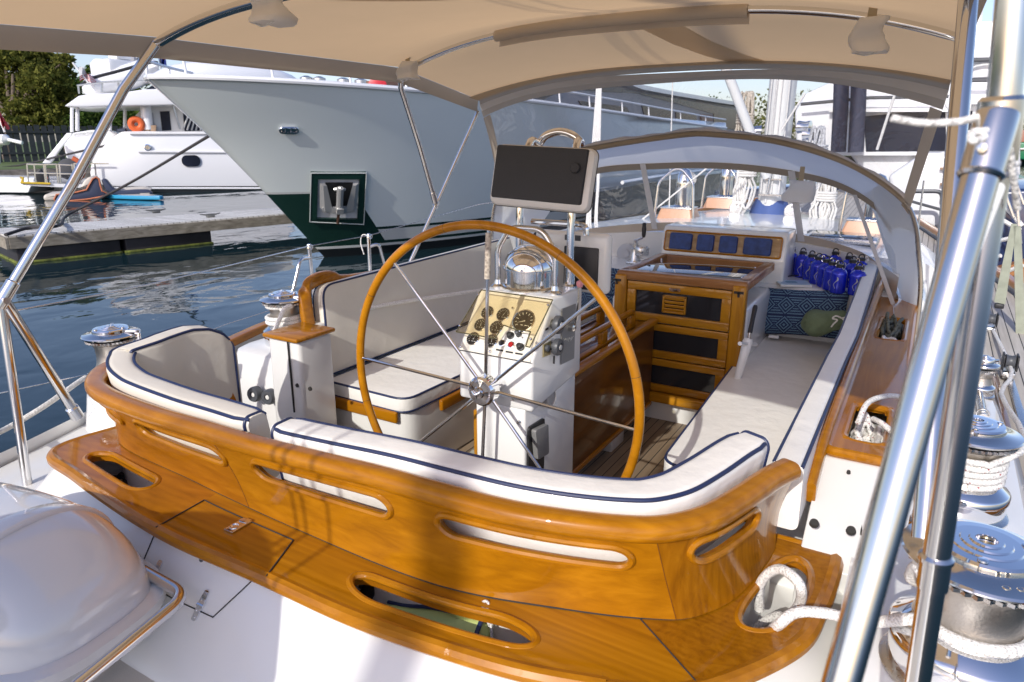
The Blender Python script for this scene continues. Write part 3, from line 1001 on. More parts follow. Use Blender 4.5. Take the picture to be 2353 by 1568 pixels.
# teak frame behind the port back cushion
t = thing('settee_backboard', (-2.7, 2.5, 1.3), 'curved varnished teak board edging the aft end of the port back cushion', 'backboard')
mb = MB()
path = fillet([px(857, 700 + 128, -2.66) , py(727, 700, 2.45), py(715, 672, 2.47), py(760, 650, 2.6), py(900, 610, 3.2)], .06, 6)
path = [V((-2.645, 2.44, 1.40)), V((-2.685, 2.44, 1.60)), V((-2.705, 2.45, 1.70)), V((-2.72, 2.475, 1.755)), V((-2.73, 2.54, 1.785)), V((-2.735, 2.66, 1.79)), V((-2.76, 2.95, 1.73)), V((-2.775, 4.4, 1.70))]
sweep(mb, smooth(path, 6), rrect(.045, .065, .014), up=V((0, .6, .8)))
mb.build('board', TEAKZ, t)
# starboard settee
ol = [(p.x, p.y) for p in fillet([(-.205, 2.39, 0), (-.755, 2.39, 0), (-.835, 4.56, 0), (-.205, 4.56, 0)], [.01, .10, .02, .02], 6, True)]
cushion_slab('seat_cushion', 'long cream seat cushion with navy piping, half in sun, on the starboard bench', 'cushion', ol, (0, 0, 1.215), (1, 0, 0), (0, 1, 0), (0, 0, 1), .085, .016, .008)
# starboard back cushion: swept along the coaming, top edge wavy
zt = lambda y: lerp_table([(1.6, 1.665), (2.0, 1.67), (2.9, 1.675), (3.3, 1.69), (4.0, 1.725), (4.9, 1.76)], y)
xi = lambda y: lerp_table([(1.6, -.262), (2.9, -.262), (3.25, -.255), (4.0, -.265), (5.0, -.285)], y)
mb = MB(); rings = []; pi_, po_ = [], []
ys = [1.83 + (4.95 - 1.83) * k / 40 for k in range(41)]
for y in ys:
    z = zt(y); x = xi(y); w = .082
    zb_ = 1.30 if y > 2.1 else 1.47
    sec = rrect(w, z - zb_, .02, 4)
    ring = [V((x + w / 2 + a + (b_ * -.02), y, zb_ + (z - zb_) / 2 + b_)) for a, b_ in sec]
    rings.append(ring)
    pi_.append(V((x + .004, y, z - .006))); po_.append(V((x + w - .006, y, z - .006)))
mb.loft(rings)
o = mb.build('back_cushion', VINYL, angle=60)
tag(o, 'long narrow cream back cushion with two navy piping lines beside the starboard teak shelf', 'cushion')
piping([pi_, po_], o, .0055, closed=False)
# varnished board behind that cushion and fiddles under the seats
t = thing('settee_backboard', (-.17, 2.2, 1.3), 'varnished teak board rising outboard of the starboard back cushion', 'backboard')
mb = MB()
path = [V((-.170, 1.95, 1.535)), V((-.170, 2.02, 1.56)), V((-.168, 2.15, 1.60)), V((-.166, 2.45, 1.625)), V((-.165, 3.2, 1.64)), V((-.165, 4.6, 1.68))]
sweep(mb, smooth(path, 6), rrect(.030, .075, .013))
mb.build('board', TEAKZ, t)
t = thing('seat_fiddle', (-2.3, 2.4, 1.18), 'varnished teak retaining strip below the port seat cushion, facing aft', 'trim')
mb = MB(); mb.box((-2.315, 2.405, 1.195), (.47, .025, .062), .010, 3); mb.build('strip', TEAK, t)
t = thing('seat_fiddle', (-1.99, 2.7, 1.18), 'short varnished teak strip on the inboard edge of the port seat', 'trim')
mb = MB(); mb.box((-1.995, 2.95, 1.195), (.025, .62, .062), .010, 3); mb.build('strip', TEAKY, t)
t = thing('seat_fiddle', (-.5, 2.4, 1.18), 'varnished teak strip under the aft end of the starboard seat cushion', 'trim')
mb = MB(); mb.box((-.50, 2.38, 1.185), (.26, .03, .075), .012, 3); mb.build('strip', TEAK, t)

# helm back cushions follow the coaming
inner = []
for i in range(0, 500, 2):
    n, tt = nrm_in(rail_out, i)
    inner.append((rail_out[i] + n * .072, n))
def helm_cushion(i0, i1, name, label, hfun, th=.108):
    pts = inner[i0:i1]
    N = len(pts)
    mb = MB(); rings = []; a_, b2_ = [], []
    for k, (p, n) in enumerate(pts):
        f = k / (N - 1)
        z1 = hfun(f); z0 = 1.50
        sec = rrect(th, z1 - z0, .026, 5)
        taper = min(1, .72 + k * .07, .72 + (N - 1 - k) * .07)
        ring = []
        for a, b_ in sec:
            q = V((p.x, p.y, (z0 + z1) / 2 + b_)) + n * (th / 2 + a * taper + .034 * max(0, -b_ / ((z1 - z0) / 2)))
            ring.append(q)
        rings.append(ring)
        e = .006
        a_.append(V((p.x, p.y, z1 - e)) + n * (th / 2 - th / 2 * taper + e))
        b2_.append(V((p.x, p.y, z1 - e)) + n * (th / 2 + th / 2 * taper - e))
    mb.loft(rings)
    o = mb.build(name, VINYL, angle=60)
    tag(o, label, 'cushion')
    end0 = [rings[0][k] for k in range(len(rings[0]))]
    end1 = [rings[-1][k] for k in range(len(rings[-1]))]
    piping([a_[2:-2], b2_[2:-2]], o, .0055, closed=False)
    piping([rings[1], rings[-2]], o, .0055)
    return o

def rail_index(x, y):
    best = (1e9, 0)
    for k, (p, n) in enumerate(inner):
        d = p - CAM; w = d.dot(CF)
        e = (1176.5 + FPX * d.dot(CR) / w - x) ** 2
        if y > 0 and k < 30: continue
        if e < best[0]: best = (e, k)
    return best[1]
ij = rail_index(602, 985)
helm_cushion(ij + 1, len(inner) - 2, 'helm_back_cushion', 'long curved cream cushion with navy piping along the middle of the helm seat back', lambda f: 1.722 + .022 * f * f - .003 * math.cos(f * 9))
# port corner cushion: higher at its forward end
mb = MB(); rings = []; a_, b2_ = [], []
pp = [V((-2.475, 1.79, 0)), V((-2.492, 1.68, 0)), V((-2.50, 1.56, 0)), V((-2.49, 1.45, 0))] + [p for p, n in inner[34:ij - 1:6]]
pp = [V((p.x, p.y, 0)) for p in pp]
pp = resample(smooth(pp, 6), 110)
th = .095
for k, p in enumerate(pp):
    t = (pp[min(k + 1, 109)] - pp[max(k - 1, 0)]).normalized(); n = V((-t.y, t.x, 0))
    f = k / 109
    z1 = lerp_table([(0, 1.66), (.015, 1.71), (.04, 1.75), (.08, 1.778), (.13, 1.79), (.22, 1.785), (.36, 1.76), (.55, 1.735), (1, 1.722)], f)
    z0 = 1.50 if f > .34 else (1.40 if f < .22 else 1.40 + .10 * (f - .22) / .12)
    taper = min(1, .72 + k * .07, .72 + (109 - k) * .07)
    sl = .034 * max(0, min(1, (f - .2) / .15))
    rings.append([V((p.x, p.y, (z0 + z1) / 2 + b_)) + n * (th / 2 + a * taper + sl * max(0, -b_ / ((z1 - z0) / 2))) for a, b_ in rrect(th, z1 - z0, .026, 5)])
    a_.append(V((p.x, p.y, z1 - .006)) + n * (th / 2 - th / 2 * taper + .006)); b2_.append(V((p.x, p.y, z1 - .006)) + n * (th / 2 + th / 2 * taper - .006))
mb.loft(rings)
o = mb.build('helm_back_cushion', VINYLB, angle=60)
tag(o, 'tall curved cream cushion wrapping the port corner of the helm seat', 'cushion')
piping([a_, b2_[2:]], o, .0055, closed=False)
piping([rings[1], rings[-2]], o, .0055)
mb = MB(); mb.prism(smooth([(-2.3, 1.5, 1.27), (-2.0, 1.7, 1.27), (-1.3, 1.6, 1.27), (-.6, 1.7, 1.27), (-.42, 1.5, 1.27), (-.7, 1.33, 1.27), (-1.3, 1.30, 1.27), (-2.1, 1.3, 1.27)], 4, True), (0, 0, .08), r=.015)
tag(mb.build('helm_seat_pad', VINYL), 'cream helm seat pad behind the wheel, hidden below the curved back cushions', 'cushion')

# ================================================================== STEERING WHEEL
HUB = V((-1.257, 1.92, 1.65)); RS = .567
DEL = math.radians(-2.73)
t = thing('ship_helm', HUB - V((0, 0, .6)), 'large wooden rimmed ship wheel with eight steel spokes in the cockpit', 'steering wheel')
mb = MB()
mb.tube([HUB + V((math.cos(a), 0, math.sin(a))) * (RS + .013) for a in [2 * PI * k / 144 for k in range(144)]], .0158, 14, closed=True)
rim = mb.build('rim', TEAKR, t)
mb = MB()
for k in range(8):
    a = 2 * PI * k / 8 + .26
    c = HUB + V((math.cos(a), 0, math.sin(a))) * (RS + .013); tg = V((-math.sin(a), 0, math.cos(a)))
    mb.lathe([(.0160, -.0008), (.0160, .0008)], c, 16, tg)
mb.build('rim_joint', SEAL, t)
for k in range(8):
    a = DEL + PI / 4 * k
    u = V((math.cos(a), 0, math.sin(a)))
    mb = MB(); mb.tube([HUB + u * .05 + V((0, .01, 0)), HUB + u * (RS + .004)], .0062, 10)
    mb.build('spoke', STEEL, t)
    if k == 2:   # the top spoke carries a whipping of cord
        mb = MB()
        mb.tube([HUB + u * (RS - .165), HUB + u * (RS - .01)], .0098, 12)
        for j in range(36):
            mb.lathe([(.0096, -.002), (.0108, 0), (.0096, .002)], HUB + u * (RS - .163 + j * .0042), 12, u, caps=False)
        mb.build('cord_whipping', ROPET, t)
mb = MB()
mb.lathe([(0, .052), (.010, .050), (.0105, .042), (.020, .040), (.022, .032), (.030, .030), (.047, .026), (.054, .018), (.054, -.020), (.046, -.026), (.030, -.026), (.030, -.10)], HUB, 40, (0, -1, 0))
for k in range(40):
    a = 2 * PI * k / 40
    mb.box(HUB + V((math.cos(a) * .040, -.0275, math.sin(a) * .040)), (.0024, .002, .0075), rot=Matrix.Rotation(-a + PI / 2, 3, 'Y'))
mb.build('hub', CHROME, t)
mb = MB()
for k in range(3):
    a = 2 * PI * k / 3 + .5
    mb.tube([HUB + V((0, -.056, 0)), HUB + V((math.cos(a) * .017, -.05, math.sin(a) * .017))], .005, 8)
mb.build('hub_knob', CHROME, t)

# ================================================================== PEDESTAL
t = thing('steering_pedestal', (-1.275, 2.2, .87), 'white steering pedestal box with sloping gauge panel behind the wheel', 'pedestal')
X0, X1 = -1.435, -1.115
mb = MB()
prof = [(2.02, 1.555), (2.02, 1.752), (2.17, 1.95), (2.42, 1.95), (2.42, 1.60), (2.02, 1.555)][:-1]
mb.prism([(X0, y, z) for y, z in prof], (X1 - X0, 0, 0), r=.012)
mb.prism([(X0 + .075, y, z) for y, z in [(2.021, .87), (2.021, 1.56), (2.44, 1.62), (2.44, .87)]], (.215, 0, 0), r=.008)
mb.build('body', GELW, t)
# panel plane basis
PB = V((0, 2.02, 1.752)); PT = V((0, 2.17, 1.95))
pu = V((1, 0, 0)); pw = (PT - PB).normalized(); pn = V((0, -pw.z, pw.y))  # outwards: aft and up
PL = (PT - PB).length
def pan(u, w, n=0.0):      # u 0..1 across, w 0..1 up the slope
    return V((X0 + (X1 - X0) * u, 0, 0)) + PB + pw * (PL * w) + pn * n
def pan_at(x, y, n=0.0):
    d = ray(x, y); o = pan(0, 0, n); k = (o - CAM).dot(pn) / d.dot(pn)
    return CAM + d * k
mb = MB()
mb.poly([pan(.03, -.02, .0015), pan(.97, -.02, .0015), pan(.97, .97, .0015), pan(.03, .97, .0015)])
mb.build('panel_face', mat('gauge_panel_white', (.74, .71, .62), .4), t)
mb = MB(); mb.tube([pan(.01, -.03, .001), pan(.99, -.03, .001)], .0014, 6); mb.build('panel_seam', SEAL, t)
# gauges
z3 = lambda x, y: ((1080 + x / 5.8075) / 1.06247, (640 + y / 5.8075) / 1.06247)
DIAL = mat('gauge_dial', (.012, .012, .012), .3, coat=.8)
TICK = mat('gauge_marks', (.75, .75, .70), .5)
def dial(c, r, seed, needle):
    rng = random.Random(seed)
    mb = MB(); mb.lathe([(r * .86, .002), (r * .9, .010), (r, .008), (r * 1.03, .0)], c, 32, pn, caps=False); g = mb.build('gauge', CHROME, t)
    mb = MB(); mb.lathe([(0, .004), (r * .9, .004)], c, 32, pn, caps=False); mb.build('dial', DIAL, g)
    mb = MB()
    n = 11
    for k in range(n):
        a = math.radians(215 - 250 * k / (n - 1))
        e = pu * math.cos(a) + pw * math.sin(a)
        f = pn.cross(e)
        l = r * (.15 if k % 2 else .22)
        p0, p1 = c + e * (r * .78 - l) + pn * .0045, c + e * (r * .78) + pn * .0045
        w = f * r * .022
        mb.poly([p0 - w, p0 + w, p1 + w, p1 - w])
    a = math.radians(needle); e = pu * math.cos(a) + pw * math.sin(a); f = pn.cross(e)
    mb.poly([c - e * r * .12 + f * r * .035 + pn * .005, c - e * r * .12 - f * r * .035 + pn * .005, c + e * r * .62 + pn * .005])
    for q in (-.3, .3):
        b0 = c + pu * r * q * .6 - pw * r * .38 + pn * .0045
        mb.poly([b0, b0 + pu * r * .2, b0 + pu * r * .2 + pw * r * .06, b0 + pw * r * .06])
    mb.build('needle', TICK, g)
for (gx, gy, rr, nd) in [(650, 725, .0265, 110), (872, 755, .0275, 60), (552, 900, .0265, 95), (775, 940, .0275, 120), (448, 1095, .0270, 70), (705, 1130, .0275, 100), (1162, 845, .0455, 200)]:
    dial(pan_at(*z3(gx, gy), n=.0), rr, gx, nd)
# switches and buttons on a white backing plate
c = pan_at(*z3(1035, 1095))
mb = MB()
ol = fillet([pan_at(*z3(x, y), n=.002) for x, y in [(880, 985), (1245, 985), (1170, 1180), (800, 1190)]], .01, 5, True)
mb.prism(ol, pn * .004); mb.build('switch_plate', WHITEP, t)
for (gx, gy, m_, r_, hh) in [(975, 1050, BLACK, .0115, .022), (1092, 1035, DGREY, .009, .03), (850, 1158, BLACK, .0105, .012), (982, 1182, REDP, .0105, .012), (1112, 1210, BLACK, .0115, .022)]:
    p = pan_at(*z3(gx, gy), n=.004)
    mb = MB(); mb.lathe([(r_ * 1.25, 0), (r_ * 1.25, .006), (r_ * 1.05, .007)], p, 20, pn); q = mb.build('button_collar', CHROME if hh < .02 else BLACK, t)
    mb = MB(); mb.lathe([(r_ * .9, .004), (r_, hh * .7), (r_ * .8, hh), (0, hh * 1.05)], p, 20, pn); mb.build('button', m_, q, split=True)
p = pan_at(*z3(1115, 1078), n=.004)
mb = MB(); mb.tube([p, p + pn * .02 + pu * .008], [.006, .003], 8); mb.build('toggle_switch', CHROME, t)
mb = MB()
for gx, gy in [(810, 1250), (948, 1278), (1085, 1302)]:
    p = pan_at(*z3(gx, gy), n=.003); mb.box(p, (.030, .0062, .001), 0, 1, Matrix((pu, pw, pn)).transposed())
mb.build('label_strip', BLACK, t)
# amber acrylic cover standing off the panel
def acryl():
    m = bpy.data.materials.new('amber_acrylic'); m.use_nodes = True
    nt = m.node_tree
    for n in list(nt.nodes):
        if n.type != 'OUTPUT_MATERIAL': nt.nodes.remove(n)
    tr = nt.nodes.new('ShaderNodeBsdfTransparent'); tr.inputs['Color'].default_value = (.95, .91, .80, 1)
    gl = nt.nodes.new('ShaderNodeBsdfGlossy'); gl.inputs['Roughness'].default_value = .04
    mx = nt.nodes.new('ShaderNodeMixShader')
    mx.inputs[0].default_value = .06; nt.links.new(tr.outputs[0], mx.inputs[1]); nt.links.new(gl.outputs[0], mx.inputs[2])
    nt.links.new(mx.outputs[0], nt.nodes['Material Output'].inputs['Surface'])
    return m
AMBER = acryl()
mb = MB()
shape = [(555, 395), (1565, 535), (1240, 1210), (1180, 1195), (1250, 985), (1040, 960), (870, 895), (745, 1085), (195, 990)]
mb.prism([pan_at(*z3(x, y), n=.045) for x, y in shape], pn * .004)
mb.build('acrylic_cover', AMBER, t)
EDGEG = mat('acrylic_edge', (.09, .085, .045), .25)
mb = MB()
e = [pan_at(*z3(x, y), n=.047) for x, y in shape]
for i in range(len(e)):
    mb.tube([e[i], e[(i + 1) % len(e)]], .0024, 6)
mb.build('acrylic_edge', EDGEG, t)
mb = MB()
for gx, gy in [(515, 462), (1497, 610), (250, 903), (1255, 1092), (1000, 657), (265, 1202), (680, 1272)]:
    p = pan_at(*z3(gx, gy), n=.05 if gy < 1150 and gx != 1000 else .003)
    mb.lathe([(0, .006), (.004, .005), (.0055, 0)], p, 12, pn)
for p in (V((-1.19, 2.018, 1.60)), V((-1.355, 2.018, 1.62)), V((-1.17, 2.018, 1.51))):
    mb.lathe([(0, .008), (.007, .006), (.009, 0)], p, 12, (0, -1, 0))
mb.build('panel_screw', CHROME, t)
# engine levers on the starboard cheek
XS = X1
cx = lambda gx, gy: px(*z3(gx, gy), XS + .002)
mb = MB(); mb.prism([cx(1690, 665), cx(1885, 590), cx(1860, 1365), cx(1675, 1455)], (.003, 0, 0)); mb.build('lever_plate', GREY, t)
mb = MB(); mb.prism([cx(1425, 1170), cx(1530, 1115), cx(1520, 1310), cx(1420, 1350)], (.004, 0, 0)); mb.build('key_plate', mat('brass_plate', (.50, .42, .22), .35, .8), t)
for (gx, gy, r_) in [(1640, 890, .033), (1630, 1205, .031)]:
    p = px(*z3(gx, gy), XS + .025)
    mb = MB(); mb.lathe([(r_ * .5, -.025), (r_ * .5, -.01), (r_, -.008), (r_ * 1.04, .003), (r_ * .95, .012), (r_ * .55, .014), (r_ * .5, .010), (0, .010)], p, 28, (1, 0, 0))
    k = mb.build('control_knob', DGREY, t)
    mb = MB(); mb.lathe([(0, .017), (r_ * .32, .016), (r_ * .34, .012)], p, 20, (1, 0, 0)); mb.build('knob_cap', mat('light_grey_plastic', (.45, .45, .44), .4), k)
p = px(*z3(1495, 1225), XS + .012)
mb = MB(); mb.lathe([(.012, -.01), (.012, .004), (.008, .006), (0, .006)], p, 16, (1, 0, 0)); mb.build('key_switch', DGREY, t)
mb = MB(); a, b_ = px(*z3(1585, 1330), XS + .01), px(*z3(1580, 1440), XS + .01); mb.tube([a, b_], .004, 8); mb.build('lever_stub', BLACK, t)
a = px(*z3(1850, 930), XS + .02); b_ = px(*z3(1905, 760), XS + .04); c = px(*z3(1950, 310), XS + .05)
mb = MB(); mb.tube(smooth([a, b_, c], 5), .0052, 10); mb.lathe([(.016, -.02), (.016, .006), (.01, .01)], a, 18, (1, 0, 0)); q = mb.build('throttle_lever', STEEL, t)
mb = MB(); mb.lathe([(0, .014), (.012, .009), (.014, 0), (.010, -.012), (0, -.014)], c, 16, (0, 0, 1)); mb.build('lever_ball', mat('pink_ball', (.75, .30, .33), .35), q)
mb = MB(); p = px(*z3(1483, 950), XS + .003); mb.box(p, (.002, .02, .007), 0, 1); mb.build('name_tab', BLACK, t)
# maker's script on the lever plate, as thin strokes
mb = MB()
wr = [(1722, 1085), (1735, 1115), (1752, 1080), (1768, 1120), (1782, 1075), (1790, 1125), (1805, 1070), (1812, 1118), (1830, 1060), (1822, 1115), (1858, 1050)]
mb.tube([px(*z3(x, y), XS + .0062) for x, y in wr], .0009, 5); mb.build('lever_script', TICK, t)
# shower / outlet box low on the starboard side, and round button above
z4 = lambda x, y: ((1080 + x / 4.9) / 1.06247, (860 + y / 4.9) / 1.06247)
XL = X0 + .29
mb = MB()
mb.prism(fillet([px(*z4(x, y), XL + .001) for x, y in [(1015, 900), (1205, 780), (1195, 1415), (1008, 1400)]], .015, 4, True), (.008, 0, 0))
ob = mb.build('outlet_box', BLACK, t)
mb = MB(); mb.prism(fillet([px(*z4(x, y), XL + .01) for x, y in [(1060, 925), (1215, 850), (1225, 1200), (1090, 1275)]], .01, 4, True), (.02, 0, 0), r=.004)
mb.build('outlet_lid', GREY, ob)
mb = MB(); p = px(*z4(1285, 550), XL + .02); mb.lathe([(.036, -.02), (.036, .006), (.031, .010), (.028, .004), (0, .004)], p, 28, (1, 0, 0)); mb.build('round_button', mat('warm_grey_plastic', (.36, .35, .33), .5), t)
# teak strip and hanging bag on the port side of the stem
mb = MB(); mb.box((-1.372, 2.06, 1.20), (.022, .05, .62), .006); mb.build('side_strip', TEAKV, t)
# guard rails: small grab rail and the tall frame that carries the plotter
mb = MB()
g = [px(0, 0, -1)] and [V((-1.395, 2.24, 1.95)), V((-1.395, 2.24, 2.10)), V((-1.34, 2.24, 2.185)), V((-1.20, 2.24, 2.185)), V((-1.145, 2.24, 2.10)), V((-1.145, 2.24, 1.95))]
mb.tube(fillet(g, [0, .09, .07, .07, .09, 0], 8), .0115, 12)
for x in (-1.395, -1.145): mb.lathe([(.026, 0), (.026, .006), (.016, .014), (.0125, .03)], (x, 2.24, 1.95), 18)
mb.build('grab_rail', STEEL, t)
mb = MB()
gl, gr = py(1195, 580, 2.39).x, py(1311, 590, 2.39).x
g = [V((gl, 2.39, 1.95)), V((gl, 2.39, 2.25)), V((gl + .01, 2.44, 2.48))] + [py(x, y, 2.50) for x, y in ((1238, 330), (1255, 312), (1286, 303), (1316, 311), (1335, 330))] + [V((gr - .01, 2.44, 2.48)), V((gr, 2.39, 2.25)), V((gr, 2.39, 1.95))]
mb.tube(smooth(g, 6), .0155, 14)
for x in (gl, gr): mb.lathe([(.036, 0), (.036, .006), (.024, .010), (.0215, .012), (.0215, .075), (.016, .078)], (x, 2.39, 1.95), 20)
mb.tube(fillet([V((-1.34, 2.41, 2.19)), V((-1.14, 2.415, 2.19)), V((-1.105, 2.415, 2.185)), V((-1.105, 2.415, 2.15))], .02, 5), .011, 10)
mb.build('plotter_frame', CHROME, t)
# instrument pod seen behind the compass
mb = MB(); mb.box((-1.20, 2.50, 2.03), (.33, .05, .24), .02, 3); pod = mb.build('instrument_pod', GELW, t)
mb = MB(); mb.box((-1.15, 2.472, 2.01), (.15, .012, .17), .006); mb.build('pod_screen', BLACK, pod)
mb = MB(); mb.box((-1.19, 2.474, 2.128), (.07, .004, .022), .002); mb.build('pod_label', DGREY, pod)
# compass with hinged dome
CC = V((-1.285, 2.30, 1.95))
mb = MB()
mb.lathe([(.112, 0), (.112, .006), (.104, .010), (.100, .012), (.100, .070), (.103, .072), (.103, .078)], CC, 40)
cb = mb.build('compass', STEEL, t)
mb = MB()
mb.lathe([(.100 * math.cos(a), .075 + .088 * math.sin(a)) for a in [PI / 2 * k / 12 for k in range(13)]], CC, 40)
mb.build('compass_dome', CHROME, cb)
mb = MB()
for yy, tl in ((-.002, 0), (0, .6)):
    mb.tube([CC + V((0, 0, .072)) + V((.104 * math.cos(a), -math.sin(tl) * .097 * math.sin(a), math.cos(tl) * .092 * math.sin(a) + .002)) for a in [PI * k / 24 for k in range(25)]], .0028, 6)
mb.lathe([(.006, -.012), (.006, .012)], CC + V((-.108, 0, .075)), 10, (1, 0, 0))
mb.build('compass_band', STEEL, cb)

# ================================================================== PLOTTER
t = thing('chartplotter', (-1.245, 2.3, 2.24), 'white chart plotter housing with charcoal cover mounted above the wheel', 'chart plotter')
A, B_, C_, D_ = py(1150, 330, 2.30), py(1377, 345, 2.30), py(1352, 490, 2.255), py(1118, 470, 2.255)
c = (A + B_ + C_ + D_) / 4
U = ((B_ - A) + (C_ - D_)).normalized(); Wv = ((A - D_) + (B_ - C_)); Wv = (Wv - U * Wv.dot(U)).normalized(); Nv = U.cross(Wv)
if Nv.y > 0: Nv = -Nv
W2, H2 = ((B_ - A).length + (C_ - D_).length) / 2, ((A - D_).length + (B_ - C_).length) / 2
MP = Matrix((U, Wv, Nv)).transposed()
mb = MB()
ring = lambda w, h, r, n: [c + MP @ V((a, b_, n)) for a, b_ in rrect(w, h, r, 6)]
mb.loft([ring(W2 * .7, H2 * .6, .02, -.085), ring(W2 * .86, H2 * .82, .03, -.078), ring(W2 * .97, H2 * .97, .03, -.03), ring(W2, H2, .03, -.012), ring(W2, H2, .03, 0), ring(W2 * .97, H2 * .96, .028, .012), ring(W2 * .91, H2 * .88, .02, .016)])
mb.build('housing', OFFW, t)
mb = MB(); mb.tube(ring(W2 * 1.004, H2 * 1.004, .03, -.010), .0016, 6, closed=True); mb.build('housing_seam', SEAL, t)
mb = MB()
cc = -.010
ringc = lambda w, h, r, n: [c + MP @ V((a - .006, b_ + .010, n)) for a, b_ in rrect(w, h, r, 4)]
mb.loft([ringc(W2 * .90, H2 * .86, .008, .010), ringc(W2 * .90, H2 * .86, .008, .020), ringc(W2 * .885, H2 * .84, .008, .026)])
cv = mb.build('screen_cover', BLKCOVER, t)
kp = c + MP @ V((W2 * .345, H2 * .17, .026))
mb = MB(); mb.lathe([(.019, -.002), (.0185, .009), (.016, .012), (0, .012)], kp, 24, Nv); mb.build('cover_knob', BLKCOVER, cv)

# ================================================================== COCKPIT TABLE
t = thing('cockpit_table', (-1.4, 3.1, .87), 'varnished drop leaf cockpit table with raised fiddle rails beside the companionway', 'table')
mb = MB(); mb.box((-1.42, 3.14, 1.475), (.27, 1.16, .03), .008); mb.build('table_top', MAHOG, t)
mb = MB()
for x in (-1.268,): mb.box((x, 3.14, 1.245), (.024, 1.18, .51), .008)
mb.build('leaf', MAHOG, t)
mb = MB()
mb.box((-1.262, 3.14, 1.497), (.052, 1.20, .032), .012, 3)
mb.box((-1.262, 3.14, .992), (.034, 1.19, .03), .010, 3)
mb.box((-1.262, 2.548, 1.245), (.036, .045, .50), .010, 3)
mb.build('leaf_trim', TEAKY, t)
mb = MB(); mb.box((-1.575, 3.14, 1.245), (.024, 1.16, .51), .008); mb.build('leaf', MAHOG, t)
def fiddle(x, y0, y1):
    mb = MB(); L = y1 - y0
    outer = fillet([V((x, y0, 1.492)), V((x, y0, 1.585)), V((x, y1, 1.585)), V((x, y1, 1.492))], [0, .04, .04, 0], 6)
    mb.tube([V((p.x, p.y, p.z)) for p in outer], .017, 10)
    mb.box((x, (y0 + y1) / 2, 1.499), (.034, L + .03, .018), .006)
    for yy in (y0 + .02, (y0 + y1) / 2, y1 - .02): mb.box((x, yy, 1.535), (.03, .075, .075), .012, 3)
    return mb.build('fiddle_rail', TEAKY, t)
fiddle(-1.325, 2.72, 3.55); fiddle(-1.51, 2.72, 3.55)
mb = MB(); mb.box((-1.41, 3.05, 1.16), (.16, .36, .58), .01); mb.box((-1.38, 3.30, .955), (.20, .18, .17), .01); mb.build('table_leg', GEL, t)
mb = MB(); mb.lathe([(.03, -.02), (.034, 0), (.026, .012), (0, .012)], (-1.275, 3.24, .985), 20, (1, 0, 0)); mb.build('leg_cap', DGREY, t)
# little zipped bag in the cockpit beside the stem
t = tag(MB().loft([[V((-1.47 + a * s, 2.2 + b_ * s, z)) for a, b_ in rrect(.12, .16, .03)] for z, s in [(.90, .9), (1.0, 1.05), (1.12, 1.0), (1.22, .8), (1.26, .3)]]).build('tote_bag', mat('khaki_bag', (.24, .24, .19), .8, bump=.6, bscale=30)), 'small khaki bag with a lime strap beside the pedestal stem', 'bag')
mb = MB(); mb.tube(smooth([V((-1.405, 2.12, 1.24)), V((-1.40, 2.105, 1.15)), V((-1.42, 2.10, 1.0)), V((-1.43, 2.11, .92))], 5), .006, 8); mb.build('strap', mat('lime_strap', (.25, .62, .10), .6), t)

# ================================================================== COMPANIONWAY
t = thing('companionway', (-1.135, 3.76, 1.02), 'varnished teak companionway with three dark glass panels and a sliding hatch', 'companionway')
YF = 3.745
mb = MB()
for x0, x1 in ((-1.515, -1.443), (-.837, -.765)):
    mb.box(((x0 + x1) / 2, YF + .02, 1.375), (x1 - x0, .075, .75), .012, 3)
mb.build('post', TEAKV, t, split=True)
mb = MB(); mb.box((-1.14, YF + .01, 1.035), (.74, .085, .055), .008); mb.build('sill', TEAKD, t)
zs = [(1.715, 1.485), (1.478, 1.275), (1.268, 1.068)]
xw0, xw1 = -1.443, -.837
for k, (z1, z0) in enumerate(zs):
    mb = MB()
    h = z1 - z0; b = .042 if k else .049
    yc = YF + .012
    mb.box(((xw0 + xw1) / 2, yc, z1 - b / 2 + .0), (xw1 - xw0 - .006, .028, b), .005)
    mb.box(((xw0 + xw1) / 2, yc, z0 + b / 2), (xw1 - xw0 - .006, .028, b), .005)
    for x in (xw0 + .029, xw1 - .029): mb.box((x, yc + .001, (z0 + z1) / 2), (.052, .026, h - b * 2 + .002), .003)
    wb = mb.build('washboard', TEAKD, t)
    mb = MB(); mb.box(((xw0 + xw1) / 2, yc + .006, (z0 + z1) / 2), (xw1 - xw0 - .10, .006, h - 2 * b + .012)); mb.build('glass_panel', SMOKE, wb)
    if k == 0:
        mb = MB(); cxv, czv = -1.155, (z0 + z1) / 2 + .002
        for dx_, dz_, sx, sz in ((0, .046, .135, .010), (0, -.046, .135, .010), (-.063, 0, .010, .102), (.063, 0, .010, .102)):
            mb.box((cxv + dx_, yc - .008, czv + dz_), (sx, .02, sz), .002)
        for j in range(4):
            mb.box((cxv, yc - .006, czv - .033 + j * .022), (.12, .006, .019), .001, 1, Matrix.Rotation(.55, 3, 'X'))
        mb.build('louvre_vent', TEAKD, wb)
        mb = MB(); mb.prism(fillet([V((-1.155 + a, yc - .0145, 1.689 + b_)) for a, b_ in [(-.032, -.010), (.032, -.010), (.032, .010), (-.032, .010)]], .009, 5, True), (0, -.004, 0)); lk = mb.build('lock_plate', CHROME, wb)
        mb = MB(); mb.box((-1.155, yc - .019, 1.689), (.026, .003, .006)); mb.build('keyhole', BLACK, lk)
